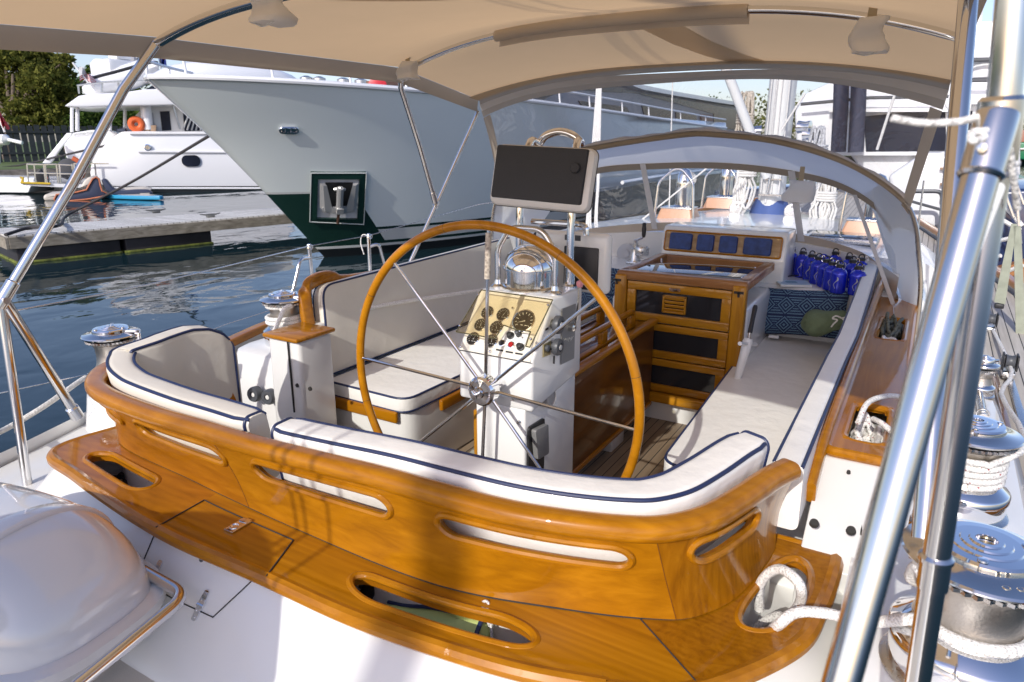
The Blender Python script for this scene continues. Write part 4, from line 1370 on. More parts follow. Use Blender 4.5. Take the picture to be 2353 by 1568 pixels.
# sliding hatch with smoked glass
mb = MB()
mb.box((-1.135, YF + .035, 1.745), (.745, .085, .052), .012, 3)
for x in (-1.475, -.795): mb.box((x, 4.13, 1.742), (.062, .70, .058), .012, 3)
mb.box((-1.135, 4.47, 1.742), (.745, .05, .05), .008)
hs = mb.build('sliding_hatch', TEAKW, t)
mb = MB(); mb.box((-1.135, 4.12, 1.752), (.64, .66, .016), .002); mb.build('hatch_glass', mat('smoked_hatch_glass', (.02, .014, .008), .03, spec=.9, coat=.6), hs)
mb = MB()
for x, y in [(-.835, 3.86), (-.835, 3.93), (-.84, 4.3), (-1.43, 4.3)]: mb.lathe([(0, .0105), (.006, .010), (.007, .006)], (x, y, 1.752), 10)
mb.build('glass_screw', CHROME, hs)
mb = MB()
for x in (-1.50, -.80): mb.box((x, YF - .022, 1.715), (.05, .01, .012)); mb.box((x, YF - .022, 1.705), (.010, .01, .03))
mb.build('hatch_catch', BLACK, t, split=True)

# ================================================================== INSTRUMENT CONSOLE
t = thing('instrument_console', (-1.13, 4.55, 1.78), 'pale teak instrument panel with four navy covers above the companionway hatch', 'instrument panel')
QA, QB, QC, QD = V((-1.495, 4.541, 1.785)), V((-.745, 4.541, 1.785)), V((-.745, 4.566, 1.912)), V((-1.495, 4.566, 1.912))
wv = (QD - QA).normalized(); nv = V((1, 0, 0)).cross(wv) ; nv = -nv if nv.y > 0 else nv
mb = MB(); mb.prism(fillet([p + nv * .002 for p in (QA, QB, QC, QD)], .012, 4, True), nv * .007); mb.build('panel', BURL, t)
mb = MB(); mb.tube(fillet([p + nv * .008 for p in (QA, QB, QC, QD)], .014, 4, True), .006, 8, closed=True); mb.build('panel_frame', TEAK, t)
mb = MB()
for x, z in ((-1.47, .012), (-1.47, .118), (-.77, .012), (-.77, .118), (-1.12, .012), (-1.12, .118)): mb.lathe([(0, .0025), (.005, .002), (.006, 0)], QA + V((x + 1.495, 0, 0)) + wv * z + nv * .009, 10, nv)
mb.build('panel_screw', mat('brass_screw', (.5, .36, .18), .35, .9), t)
for (xa, xb) in ((-1.457, -1.307), (-1.272, -1.162), (-1.126, -1.012), (-.972, -.802)):
    w = xb - xa
    mb = MB()
    rg = lambda s, n: [QA + V((xa + w / 2 + 1.495 + a, 0, 0)) + wv * (.064 + b_) + nv * n for a, b_ in rrect(w * s, .108 * s, .014, 4)]
    mb.loft([rg(1, .008), rg(1, .026), rg(.95, .032), rg(.80, .034)])
    mb.build('instrument_cover', BLUEC, t)
# ================================================================== WINCHES
def winch(base, s, label, group='winches around the cockpit', rope=None, drum_h=.115, tooth=True, handle_dir=0.6, turns=3, ropemat=None):
    t = thing('winch', base, label, 'winch', group)
    B = V(base)
    mb = MB(); mb.lathe([(1.16 * s, -.02), (1.16 * s, .0), (1.10 * s, .004)], B, 48); mb.build('base_ring', SATIN, t)
    mb = MB()
    mb.lathe([(1.02 * s, .0), (1.06 * s, .012), (1.06 * s, .06 * (s / .12)), (1.10 * s, .065 * (s / .12)), (1.10 * s, .085 * (s / .12)), (1.06 * s, .092 * (s / .12)), (.80 * s, .112 * (s / .12)), (.76 * s, .115 * (s / .12))], B, 56)
    mb.build('skirt', CHROME, t)
    z0 = .112 * (s / .12)
    mb = MB()
    prof = [(.80 * s, z0), (.74 * s, z0 + .012), (.70 * s, z0 + .03), (.68 * s, z0 + drum_h * .5), (.71 * s, z0 + drum_h * .85), (.80 * s, z0 + drum_h)]
    mb.lathe(prof, B, 48); mb.build('drum', DRUM, t)
    z1 = z0 + drum_h
    # self-tailing jaws with radial teeth
    mb = MB()
    n = 84
    vs, fs = [], []
    for k in range(n):
        a = 2 * PI * k / n; r0 = (1.02 if k % 2 else .965) * s; tw = .06
        vs += [B + V((math.cos(a) * .78 * s, math.sin(a) * .78 * s, z1)), B + V((math.cos(a + tw) * r0, math.sin(a + tw) * r0, z1 + .012)), B + V((math.cos(a + tw) * r0, math.sin(a + tw) * r0, z1 + .020))]
    for k in range(n):
        j = (k + 1) % n
        for q in range(2): fs.append((k * 3 + q, j * 3 + q, j * 3 + q + 1, k * 3 + q + 1))
    mb.add(vs, fs)
    mb.lathe([(.9 * s, z1 + .018), (.98 * s, z1 + .022)], B, 48)
    mb.build('jaw', SATIN, t, angle=15)
    mb = MB()
    mb.lathe([(.5 * s, z1 + .024), (1.10 * s, z1 + .030), (1.13 * s, z1 + .036), (1.10 * s, z1 + .040), (.72 * s, z1 + .047), (.70 * s, z1 + .049)], B, 56); mb.build('jaw_ring', STEEL, t)
    z2 = z1 + .048
    mb = MB()
    mb.lathe([(.70 * s, z2), (.70 * s, z2 + .012), (.66 * s, z2 + .017), (.50 * s, z2 + .018), (.48 * s, z2 + .021), (.36 * s, z2 + .021), (.34 * s, z2 + .024), (.24 * s, z2 + .024), (.22 * s, z2 + .027), (.15 * s, z2 + .027), (.14 * s, z2 + .016), (0, z2 + .016)], B, 48)
    for k in range(3):
        a = k * 2.1 + .4; mb.lathe([(0, .0225), (.07 * s, .0215), (.075 * s, .018)], B + V((math.cos(a) * .58 * s, math.sin(a) * .58 * s, z2)), 12)
    cap = mb.build('cap', CHROME, t)
    mb = MB(); mb.lathe([(0, z2 + .0175), (.10 * s, z2 + .0175)], B, 8, caps=False); mb.build('socket', mat('brass_socket', (.38, .30, .16), .35, .9) if 'brass_socket' not in bpy.data.materials else bpy.data.materials['brass_socket'], cap)
    # stripper arm
    d = V((math.cos(handle_dir), math.sin(handle_dir), 0)); e = V((-d.y, d.x, 0))
    mb = MB()
    mb.prism([B + d * (.62 * s) + e * (.16 * s) + V((0, 0, z1 + .044)), B + d * (1.18 * s) + e * (.10 * s) + V((0, 0, z1 + .044)), B + d * (1.25 * s) + V((0, 0, z1 + .044)), B + d * (1.18 * s) - e * (.10 * s) + V((0, 0, z1 + .044)), B + d * (.62 * s) - e * (.16 * s) + V((0, 0, z1 + .044))], (0, 0, .014), r=.004)
    mb.prism([B + d * (1.02 * s) + e * (.06 * s) + V((0, 0, z1 - .02)), B + d * (1.25 * s) + e * (.06 * s) + V((0, 0, z1 - .02)), B + d * (1.25 * s) - e * (.06 * s) + V((0, 0, z1 - .02)), B + d * (1.02 * s) - e * (.06 * s) + V((0, 0, z1 - .02))], (0, 0, .066), r=.004)
    mb.build('feeder_arm', CHROME, t)
    return t, z0, z1, z2

def coil(B, r, z, turns, rr, start=0.0, pitch=None, n=20):
    pitch = pitch or rr * 2.02
    return [V(B) + V((math.cos(start + 2 * PI * k / n) * r, math.sin(start + 2 * PI * k / n) * r, z + pitch * k / n)) for k in range(int(turns * n) + 1)]

WB = V((.195, 1.50, 1.432)); WA = V((.215, 2.28, 1.435))
wB, b0, b1, b2 = winch(WB, .128, 'biggest winch with bare drum and one white rope turn, nearest on the starboard coaming', drum_h=.12, handle_dir=2.5)
wA, a0, a1, a2 = winch(WA, .105, 'starboard winch wound with red flecked rope, forward of the biggest winch', drum_h=.115, handle_dir=2.2)
wP, p0_, p1_, p2_ = winch(V((-2.83, 2.42, 1.458)), .108, 'port winch wrapped with white rope standing outboard of the port settee', drum_h=.11, handle_dir=.2)
wQ, q0_, q1_, q2_ = winch(V((-3.03, 1.62, 1.43)), .105, 'port winch with shiny top partly hidden behind the helm corner cushion', drum_h=.11, handle_dir=.5)
# raised "88" cast in the flange of the nearest winch
mb = MB()
for k in range(2):
    ang = math.radians(-75 + k * 12); cpos = WB + V((math.cos(ang) * .108, math.sin(ang) * .108, b1 + .043))
    rad = V((math.cos(ang), math.sin(ang), 0)); tan_ = V((-rad.y, rad.x, 0))
    for s_ in (-1, 1):
        mb.tube([cpos + rad * (s_ * .0058 + math.sin(a) * .0052) + tan_ * (math.cos(a) * .0062) for a in [2 * PI * j / 14 for j in range(14)]], .0017, 5, closed=True)
mb.build('size_mark', mat('brass_inlay', (.62, .55, .40), .3, .9), wB)
small, s0, s1, s2 = winch(pz(2248, 905, 1.44), .052, 'small winch with grey top beyond the two big starboard winches', drum_h=.05)

# ropes on winches
def rope(name, label, pts, r, m, cat='rope', n=9, sm=6):
    mb = MB(); mb.tube(smooth(pts, sm), r, n)
    return tag(mb.build(name, m, angle=80), label, cat)
c = coil(WA, .086, a0 + .012, 4.1, .0095, start=PI * 1.5)
rope('sheet_rope', 'white rope with red flecks wound four turns on the forward starboard winch', c + [WA + V((.14, .14, .20)), pz(2300, 905, 1.40), px(2325, 855, .49), px(2290, 775, .475), px(2250, 700, .47)], .0095, ROPEF, sm=3)
lead = [pz(1745, 1400, 1.34), pz(1748, 1340, 1.43), pz(1790, 1308, 1.50), pz(1838, 1345, 1.50), pz(1830, 1400, 1.40), pz(1760, 1460, 1.32), pz(1790, 1435, 1.445), pz(1830, 1408, 1.475), pz(1900, 1410, 1.485), pz(1990, 1430, 1.50)]
c = [WB + V((-.10, -.075, b0 + .02))] + [WB + V((math.cos(a) * .103, math.sin(a) * .103, b0 + .018 + .000 * k)) for k, a in enumerate([math.radians(230 + 16 * j) for j in range(16)])] + [WB + V((-.105, .03, b0 + .045)), WB + V((-.112, .0, b0 + .085)), WB + V((-.105, -.035, b0 + .115)), WB + V((-.09, -.06, b0 + .10))]
rope('sheet_rope', 'thick white braided rope leading from the corner bin round the biggest winch', lead + c, .0125, ROPEW, sm=6)
PW = V((-2.83, 2.42, 1.458))
c = coil(PW, .092, p0_ + .012, 2.2, .011, start=.3)
up = [PW + V((.06, -.07, p1_ - .005)), PW + V((.112, -.05, p1_ + .018)), PW + V((.10, -.085, p1_ + .01)), PW + V((.07, -.13, p1_ - .09)), PW + V((.06, -.145, .09)), PW + V((.075, -.14, .045)), PW + V((.14, -.12, .03))]
rope('sheet_rope', 'white rope wound on the port winch with its tail hanging down', [PW + V((.5, 1.2, .13)), PW + V((.25, .5, .14))] + c + coil(PW, .085, p1_ - .012, .8, .011, start=1.0) + up, .0115, ROPET if False else ROPEW, sm=3)

# ================================================================== STARBOARD TEAK SHELF WITH ROPE BINS
t = thing('coaming_shelf', (-.06, 3, 1.6), 'varnished teak shelf with two rope bins along the starboard coaming', 'shelf')
x0, x1, ya, yb = -.152, .024, 2.115, 4.5
holes = [(2.20, 2.56), (3.50, 3.98)]
mb = MB()
ys = [ya, 2.20, 2.56, 3.50, 3.98, yb]
zsh = 1.604
def plate(xa, xb, y0, y1): mb.box(((xa + xb) / 2, (y0 + y1) / 2, zsh), (xb - xa, y1 - y0, .028), .0)
hx0, hx1 = -.122, -.002
plate(x0, hx0, ya, yb); plate(hx1, x1, ya, yb)
for y0, y1 in ((ya, 2.20), (2.56, 3.50), (3.98, yb)): plate(hx0, hx1, y0, y1)
mb.build('shelf_board', TEAKY, t, split=True)
mb = MB()
mb.tube(fillet([(x0, yb, zsh), (x0, ya, zsh), (x1, ya, zsh), (x1, yb, zsh)], .02, 5), .0165, 10)
for y0, y1 in holes:
    mb.tube(fillet([(hx0, y0, zsh + .004), (hx1, y0, zsh + .004), (hx1, y1, zsh + .004), (hx0, y1, zsh + .004)], .05, 7, True), .013, 10, closed=True)
for y0, y1 in holes:   # rounded inner corners
    for cx_, cy_ in ((hx0, y0), (hx1, y0), (hx1, y1), (hx0, y1)):
        mb.box((cx_ + (.010 if cx_ == hx0 else -.010), cy_ + (.012 if cy_ == y0 else -.012), zsh), (.022, .024, .024), .004)
mb.build('shelf_edge', TEAKY, t)
BINM = mat('bin_liner_dark', (.12, .075, .04), .8)
mb = MB()
for y0, y1 in holes: mb.box(((hx0 + hx1) / 2, (y0 + y1) / 2, 1.486), (hx1 - hx0 + .02, y1 - y0 + .02, .006))
mb.build('bin_floor', BINM, t)
# piles of rope in the bins
def rope_pile(name, label, cx_, cy_, w, l, z, r, m, loops, seed, h=.05):
    rng = random.Random(seed); pts = []
    a = 0
    for k in range(loops * 9):
        a += 2 * PI / 9 + rng.uniform(-.12, .12)
        f = rng.uniform(.55, 1.0)
        pts.append(V((cx_ + math.cos(a) * w * f, cy_ + math.sin(a) * l * f, z + r + rng.random() * h * (k / (loops * 9)) + rng.random() * r)))
    mb = MB(); mb.tube(smooth(pts, 4), r, 8)
    return tag(mb.build(name, m, angle=80), label, 'rope')
rope_pile('rope_coil', 'red flecked white rope piled in the aft bin of the starboard shelf', -.062, 2.38, .046, .135, 1.50, .0085, ROPEF, 12, 3, .11)
mb = MB()
mb.tube(smooth([V((-.09, 2.30, 1.64)), V((-.075, 2.40, 1.675)), V((-.03, 2.50, 1.675)), V((.02, 2.56, 1.66)), V((.10, 2.60, 1.62))], 6), .009, 8)
mb.tube(smooth([V((-.05, 2.33, 1.65)), V((-.02, 2.27, 1.66)), V((.03, 2.22, 1.64)), V((.09, 2.18, 1.60))], 6), .009, 8)
tag(mb.build('rope_tail', ROPEF, angle=80), 'rope tails leaving the aft starboard bin toward the winches', 'rope')
rope_pile('rope_coil', 'dark green rope heaped in the forward bin of the starboard shelf', -.062, 3.78, .05, .17, 1.50, .0085, ROPEG, 12, 5, .17)
rope_pile('rope_coil', 'short white rope loops in front of the dark rope in the forward starboard bin', -.06, 3.56, .042, .05, 1.56, .0085, ROPEW, 4, 6, .05)

# ================================================================== AFT BIN CONTENTS
rope_pile('cord_coil', 'thin black cord coiled in the port ledge bin', *tuple(pz(262, 1092, 1.30))[:2], .06, .05, 1.262, .0035, ROPED, 6, 9, .03)
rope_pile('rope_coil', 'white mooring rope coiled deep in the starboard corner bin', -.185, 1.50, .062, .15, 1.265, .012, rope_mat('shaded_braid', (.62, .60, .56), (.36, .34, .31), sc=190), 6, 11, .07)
A, B_ = pz(868, 1378, 1.345), pz(1125, 1455, 1.345)
d = (B_ - A).normalized(); sd = V((-d.y, d.x, 0))
LIME = mat('lime_canvas', (.58, .66, .22), .75, bump=.5, bscale=25, var=.15)
mb = MB(); rings = []
for k in range(15):
    f = k / 14; p = A.lerp(B_, f) + V((0, 0, -.012 - .03 * (1 - f)))
    r1, r2 = .036 + .012 * f, .026 + .022 * f
    e = .35 if k in (0, 14) else 1
    rings.append([p + sd * (math.cos(a) * r1 * e) + V((0, 0, (math.sin(a) + .08 * math.sin(5 * a + k)) * r2 * e)) for a in [2 * PI * j / 20 for j in range(20)]])
mb.loft(rings); fb = tag(mb.build('rolled_pouch', LIME), 'lime green rolled canvas pouch with navy edging lying in the middle ledge bin', 'pouch')
mb = MB(); mb.tube([r[5] + V((0, 0, .002)) + sd * .012 for r in rings[1:-1]], .005, 7); mb.tube([rings[-2][k] + d * .004 for k in range(20)], .006, 7, closed=True); mb.build('edging', NAVY, fb)
mb = MB(); e = B_ + V((0, 0, .02)); mb.tube(smooth([e, e + V((-.012, 0, .03)), e + V((-.022, .004, .055)), e + V((-.006, .004, .062)), e + V((.002, 0, .03)), e + V((.012, -.008, -.02))], 5), .0035, 7); mb.build('draw_cord', ROPEW, fb)
p = pz(855, 1352, 1.33); mb = MB(); mb.lathe([(0, .03), (.022, .022), (.026, 0), (.02, -.04), (.0, -.045)], p, 18, (.5, .3, .8)); mb.tube([p + V((-.03, -.01, .01)), p + V((.02, .02, -.03))], .012, 10)
tag(mb.build('hand_pump', BLACK), 'small black plastic fitting at the left end of the middle ledge bin', 'fitting')

# ================================================================== BIMINI
CB = -1.30
def bim(y, u):
    """underside of the bimini, u -1..1 across"""
    hw = lerp_table([(.65, 1.345), (1.75, 1.345), (3.1, 1.29), (4.0, 1.32)], y)
    cxx = lerp_table([(.65, -1.30), (1.75, -1.30), (3.1, -1.262), (4.0, -1.31)], y)
    z0, h, e = lerp_table([(.65, (2.815, .14, 3.0)), (1.75, (2.862, .12, 3.4)), (3.1, (2.858, .175, 2.9)), (4.0, (2.735, .145, 2.6))], y)
    sag = 0
    for a, b in ((.65, 1.75), (1.75, 3.1), (3.1, 4.0)):
        if a < y < b: sag = .035 * math.sin(PI * (y - a) / (b - a)) * (1 - abs(u) ** 4) * (b - a)
    return V((cxx + u * hw, y, z0 + h * (1 - abs(u) ** e) - sag))
bimini = thing('bimini_awning', (CB, 2.3, 2.7), 'tan canvas bimini awning on steel hoops stretched over the cockpit', 'awning')
mb = MB()
US = [-1 + 2 * k / 48 for k in range(49)]
YB = [.65, .85, 1.1, 1.4, 1.75, 2.0, 2.3, 2.6, 2.9, 3.1, 3.3, 3.55, 3.8, 4.0]
mb.grid([[bim(y, u) + V((0, 0, .018)) for u in US] for y in YB])
mb.build('canopy', CANVAS, bimini, angle=80)
mb = MB()
for u in (-1, 1):
    mb.grid([[bim(y, u) + V((u * .004, 0, .018)), bim(y, u) + V((u * .012, 0, -.032)), bim(y, u) + V((u * .008, 0, -.058))] for y in [.65 + (4.0 - .65) * k / 30 for k in range(31)]])
mb.grid([[bim(.65, u) + V((0, 0, .018)), bim(.65, u) + V((0, -.006, -.05))] for u in US])
mb.build('valance', CANVASD, bimini, angle=80)
# seams and patches sewn under the canopy
mb = MB()
for y0 in (2.35,):
    pass
mb.grid([[bim(y, -.05 + .33 * (y - 3.1)) + V((0, 0, .014)), bim(y, .10 + .33 * (y - 3.1)) + V((0, 0, .014))] for y in [3.12, 3.3, 3.5, 3.75, 3.95]])
mb.grid([[bim(1.78, -.55 + 1.15 * k / 16) + V((0, 0, .012)), bim(1.78 + .42 * math.sin(PI * k / 16) ** .7 + .02, -.55 + 1.15 * k / 16) + V((0, 0, .012))] for k in range(17)])
mb.build('canopy_patch', PATCH, bimini, angle=80, split=True)
for y, r in ((1.75, .0185), (3.1, .0155)):
    mb = MB()
    arcp = [bim(y, u) + V((0, 0, -r)) for u in [-.985 + 1.97 * k / 60 for k in range(61)]]
    if y < 2:
        Lp = [V((-2.75, 1.12, 1.96)), V((-2.70, 1.40, 2.35)), V((-2.668, 1.62, 2.68))]
        Rp = [CAM + ray(2228, -40) * 1.42, CAM + ray(2166, 700) * 1.30, CAM + ray(2120, 1240) * 1.20]
        mb.tube(Lp + arcp + Rp, r, 14)
    else:
        Lp = [V((-2.731, 3.635, 2.10)), V((-2.67, 3.41, 2.46)), V((-2.60, 3.17, 2.78))]
        Rp = [V((.05, 3.17, 2.78)), V((.09, 3.41, 2.46)), V((.15, 3.635, 2.10))]
        mb.tube(Lp + arcp + Rp, r, 14)
    mb.build('hoop', STEEL, bimini)
mb = MB()
for x, s in ((-2.63, -1), (.05, 1)):
    mb.tube([V((x, 3.99, 2.68)), V((x + s * .16, 3.43, 1.76)), V((x + s * .20, 3.31, 1.57))], .0125, 12)
mb.build('strut', STEEL, bimini, split=True)
mb = MB()
J = V((-2.75, 1.12, 1.96))
foot_a = pz(178, 958, 1.43)
mb.tube([J + V((0, 0, .01)), foot_a], .0185, 12)
mb.tube([J + V((-.02, 0, -.02)), V((-2.752, 1.07, 1.2))], .0165, 12)
mb.build('leg', STEEL, bimini)
mb = MB()
dd = (V((-2.70, 1.40, 2.35)) - J).normalized()
mb.lathe([(.0235, -.03), (.0235, .07), (.019, .075)], J, 18, dd)
mb.lathe([(.012, -.028), (.012, .028)], J, 12, (1, 0, 0))
mb.lathe([(.024, 0), (.024, .05), (.0185, .055)], foot_a, 18, (J - foot_a))
a = V((-2.731, 3.635, 2.10)); dd = (a - V((-2.67, 3.41, 2.46))).normalized()
mb.lathe([(.019, -.10), (.019, -.02), (.013, -.015), (.013, .01)], a, 14, dd)
mb.lathe([(.018, -.02), (.018, .02)], a, 12, (V((-2.63, 3.99, 2.66)) - V((-2.63, 3.26, 1.80))))
mb.build('hoop_joint', STEEL, bimini, split=True)
# zipped sleeve round the second hoop
mb = MB(); rows = []
for k in range(33):
    u = -.52 + .93 * k / 32
    c = bim(3.1, u) + V((0, 0, -.0155))
    rows.append([c + V((0, math.cos(a) * .027, math.sin(a) * .026 - .004)) for a in [math.radians(q) for q in range(110, 431, 32)]] + [c + V((0, .034, -.03)), c + V((0, .03, -.05))])
mb.grid(rows); mb.build('hoop_sleeve', SLEEVE, bimini, angle=80)
# fore edge binding and zip bands
def edge_curve(y, dz, dy=0, n=60):
    return [bim(y, -1 + 2 * k / n) + V((0, dy, dz)) for k in range(n + 1)]
mb = MB()
mb.grid([[bim(3.86, u) + V((0, 0, .006)), bim(4.0, u) + V((0, .008, .012)), bim(4.0, u) + V((0, .014, -.012))] for u in US])
mb.build('fore_binding', CANVASD, bimini, angle=80)

# ================================================================== DODGER
HY = 4.32
hoop = [V((-2.74, HY, 1.55)), V((-2.74, HY, 1.80)), V((-2.72, HY, 2.02)), V((-2.62, HY, 2.21)), V((-2.36, HY, 2.36)), V((-1.9, HY, 2.455)), V((-1.35, HY, 2.53)), V((-1.15, HY, 2.53)), V((-.82, HY, 2.495)), V((-.50, HY, 2.41)), V((-.27, HY, 2.30)), V((-.10, HY, 2.17)), V((-.035, HY, 2.05)), V((-.005, HY, 1.92)), V((.035, HY, 1.72)), V((.048, HY, 1.44))]
hoopc = resample(smooth(hoop, 8), 81)
conn = thing('window_connector', (-1.3, 4.15, 2.4), 'clear vinyl window strip zipped between the bimini and the dodger', 'window')
top = [bim(4.0, -1 + 2 * k / 60) + V((0, .012, -.012)) for k in range(61)]
top = resample(top, 61)
hp = resample([p for p in hoopc if p.z > 2.12], 61)
def bil(f, g): # f 0..1 across, g 0 top .. 1 bottom
    i = f * 60; k = min(int(i), 59)
    a = top[k].lerp(top[k + 1], i - k); b = hp[k].lerp(hp[k + 1], i - k)
    return a.lerp(b, g) + V((0, .02 * math.sin(PI * g), .006 * math.sin(9 * f + 6 * g)))
mb = MB(); mb.grid([[bil(f / 60, .13 + .87 * g / 8) for g in range(9)] for f in range(61)])
mb.build('clear_panel', CLEAR, conn, angle=180)
mb = MB(); mb.grid([[bil(f / 60, .0 + .075 * g / 2) + V((0, -.004, 0)) for g in range(3)] for f in range(61)]); mb.build('zip_band', GREYT, conn, angle=80)
mb = MB(); mb.grid([[bil(f / 60, .075 + .065 * g / 2) + V((0, -.004, 0)) for g in range(3)] for f in range(61)])
for f0, f1 in ((0, .022), (.978, 1)):
    mb.grid([[bil(f0 + (f1 - f0) * k / 2, .15 + .9 * g / 10) + V((0, -.006, 0)) for g in range(11)] for k in range(3)])
mb.build('binding', CANVASD, conn, angle=80)

dodger = thing('dodger', (-1.35, 4.6, 1.6), 'white lined canvas dodger with clear windshield over the companionway', 'dodger')
wt = smooth([V((-2.60, 4.62, 2.02)), V((-2.50, 4.80, 2.16)), V((-2.2, 4.98, 2.295)), V((-1.75, 5.04, 2.335)), V((-1.3, 5.05, 2.345)), V((-.9, 5.02, 2.315)), V((-.55, 4.97, 2.25)), V((-.30, 4.82, 2.14)), V((-.15, 4.62, 2.0))], 8)
wt = resample(wt, 81)
hc = resample([p for p in hoopc if p.z > 1.95], 81)
mb = MB()
mb.grid([[hc[k].lerp(wt[k], g / 8) + V((0, 0, .035 * math.sin(PI * g / 8))) for g in range(9)] for k in range(81)])
mb.build('canopy', CANVASW, dodger, angle=80)
mb = MB(); mb.tube(hoopc, .0125, 10); mb.build('hoop', SATIN, dodger)
mb = MB()
mb.grid([[p + V((0, -.010, .016)), p + V((0, -.016, .002)), p + V((0, -.012, -.014)), p + V((0, .012, -.016))] for p in hoopc])
mb.build('aft_binding', CANVASD, dodger, angle=80)
mb = MB()
wav = lambda k: .006 * math.sin(k * .55) + .004 * math.sin(k * 1.7)
mb.grid([[p + V((0, .03 + wav(k), .012)), p + V((0, -.015, .034 + wav(k))), p + V((0, -.03, .018))] for k, p in enumerate(hoopc[16:66])])
mb.build('zip_flap', TAPEL, dodger, angle=80)
# windshield
wb_ = smooth([V((-2.72, 4.45, 1.62)), V((-2.57, 4.80, 1.70)), V((-2.34, 5.0, 1.765)), V((-1.75, 5.10, 1.85)), V((-1.25, 5.12, 1.86)), V((-.75, 5.10, 1.835)), V((-.42, 5.0, 1.79)), V((-.22, 4.82, 1.735)), V((-.06, 4.45, 1.60))], 8)
wb_ = resample(wb_, 81)
mb = MB(); mb.grid([[wt[k].lerp(wb_[k], g / 6) for g in range(7)] for k in range(81)])
mb.build('windshield', CLEARW, dodger, angle=180)
mb = MB()
mb.grid([[wt[k].lerp(wb_[k], g) + V((0, -.006, .0)) for g in (-.03, .05, .085)] for k in range(81)])
mb.build('head_band', TAPE, dodger, angle=80)
mb = MB()
mb.grid([[wt[k].lerp(wb_[k], g) + V((0, -.006, .0)) for g in (.90, .96, 1.03)] for k in range(81)])
mb.build('foot_band', TAPEL, dodger, angle=80)
mb = MB()
def nearest_x(path, x):
    def sx(p):
        d = p - CAM; return abs(1176.5 + FPX * d.dot(CR) / d.dot(CF) - x)
    return min(range(1, len(path) - 1), key=lambda k: sx(path[k]))
for xt, xb in ((1473, 1512), (1824, 1838)):
    f, g_ = nearest_x(wt, xt), nearest_x(wb_, xb)
    dw = V((.022, 0, 0))
    mb.grid([[(wt[f] - dw).lerp(wb_[g_] - dw, g / 6) + V((0, -.012, 0)) for g in range(7)], [(wt[f] + dw).lerp(wb_[g_] + dw, g / 6) + V((0, -.012, 0)) for g in range(7)]])
mb.build('mullion_band', GREYT, dodger, angle=80, split=True)
# side wings
mb = MB()
for side in (-1, 1):
    hh = [p for p in (hoopc if side > 0 else hoopc[::-1]) if p.z < 2.30 and (p.x > -1.3 if side > 0 else p.x < -1.3)]
    hh = resample(hh, 24)
    fw = [V((-.33 if side > 0 else -2.42, 4.9, 2.19)), V((-.22 if side > 0 else -2.5, 4.75, 1.95)), V((-.10 if side > 0 else -2.6, 4.55, 1.72)), V((.040 if side > 0 else -2.73, 4.34, 1.445))]
    fw = resample(smooth(fw, 6), 24)
    mb.grid([[hh[k].lerp(fw[k], g / 6) for g in range(7)] for k in range(24)])
mb.build('side_wing', CANVASW, dodger, angle=80, split=True)
mb = MB()
mb.tube([p + V((.002, -.014, 0)) for p in hoopc if p.x > -.12], .007, 8)
mb.build('wing_zip', TAPE, dodger)
mb = MB(); a, b = V((-.42, 4.93, 2.20)), V((-.085, 4.3, 1.62))
dv = (b - a).normalized(); w = dv.cross(V((0, 1, .3))).normalized() * .011
mb.prism([a - w, a + w, b + w, b - w], (0, .006, .002)); mb.tube([b, V((-.06, 3.9, 1.62))], .002, 5)
mb.build('tension_strap', GREYT, dodger)

# ================================================================== MESH LIGHT POUCHES
def pouch(x, y, yy, label, w, h, seed, hang=.05):
    c = py(x, y, yy)
    rng = random.Random(seed)
    t = thing('mesh_pouch', c - V((0, 0, h / 2)), label, 'pouch', 'mesh pouches hung under the awnings')
    mb = MB(); rings = []
    for k in range(9):
        f = k / 8
        ww = w * (.78 + .22 * math.sin(PI * min(1, f * 1.2 + .2))) / 2; dd = .022 + .03 * (1 - f) + .012 * math.sin(f * 7 + seed)
        rings.append([c + V((a * 2 + rng.uniform(-1, 1) * .004 + .012 * math.sin(f * 5 + seed), b, -h / 2 + h * f + rng.uniform(-1, 1) * .004)) for a, b in [(math.copysign(abs(math.cos(q)) ** .5, math.cos(q)) * ww / 2, math.copysign(abs(math.sin(q)) ** .7, math.sin(q)) * dd) for q in [2 * PI * j / 18 for j in range(18)]]])
    mb.loft(rings); mb.build('mesh', MESHB, t, angle=70)
    mb = MB(); mb.grid([[c + V((s, -.004, h / 2 - .01)), c + V((s * .9, 0, h / 2 + hang))] for s in (-.016, .016)]); mb.build('strap', mat('pouch_strap_' + str(seed), (.40, .33, .22), .8), t)
    mb = MB(); mb.tube(smooth([c + V((-w * .35, -.02, -h / 2)), c + V((0, -.03, -h / 2 - .012)), c + V((w * .32, -.02, -h / 2 + .004))], 5), .0022, 6); mb.build('drawstring', ROPEW, t)
    return t
pouch(620, 20, 1.62, 'tan mesh pouch hanging between the first two bimini hoops at the top edge', .135, .085, 1)
pouch(1998, 82, 3.08, 'white mesh pouch hanging on the starboard side of the second bimini hoop', .13, .12, 2)
pouch(938, 162, 3.06, 'mesh pouch at the port corner of the second bimini hoop', .12, .085, 3, .03)
pouch(1838, 440, 4.85, 'grey mesh pouch hanging from the dodger windshield head', .20, .13, 4, .09)

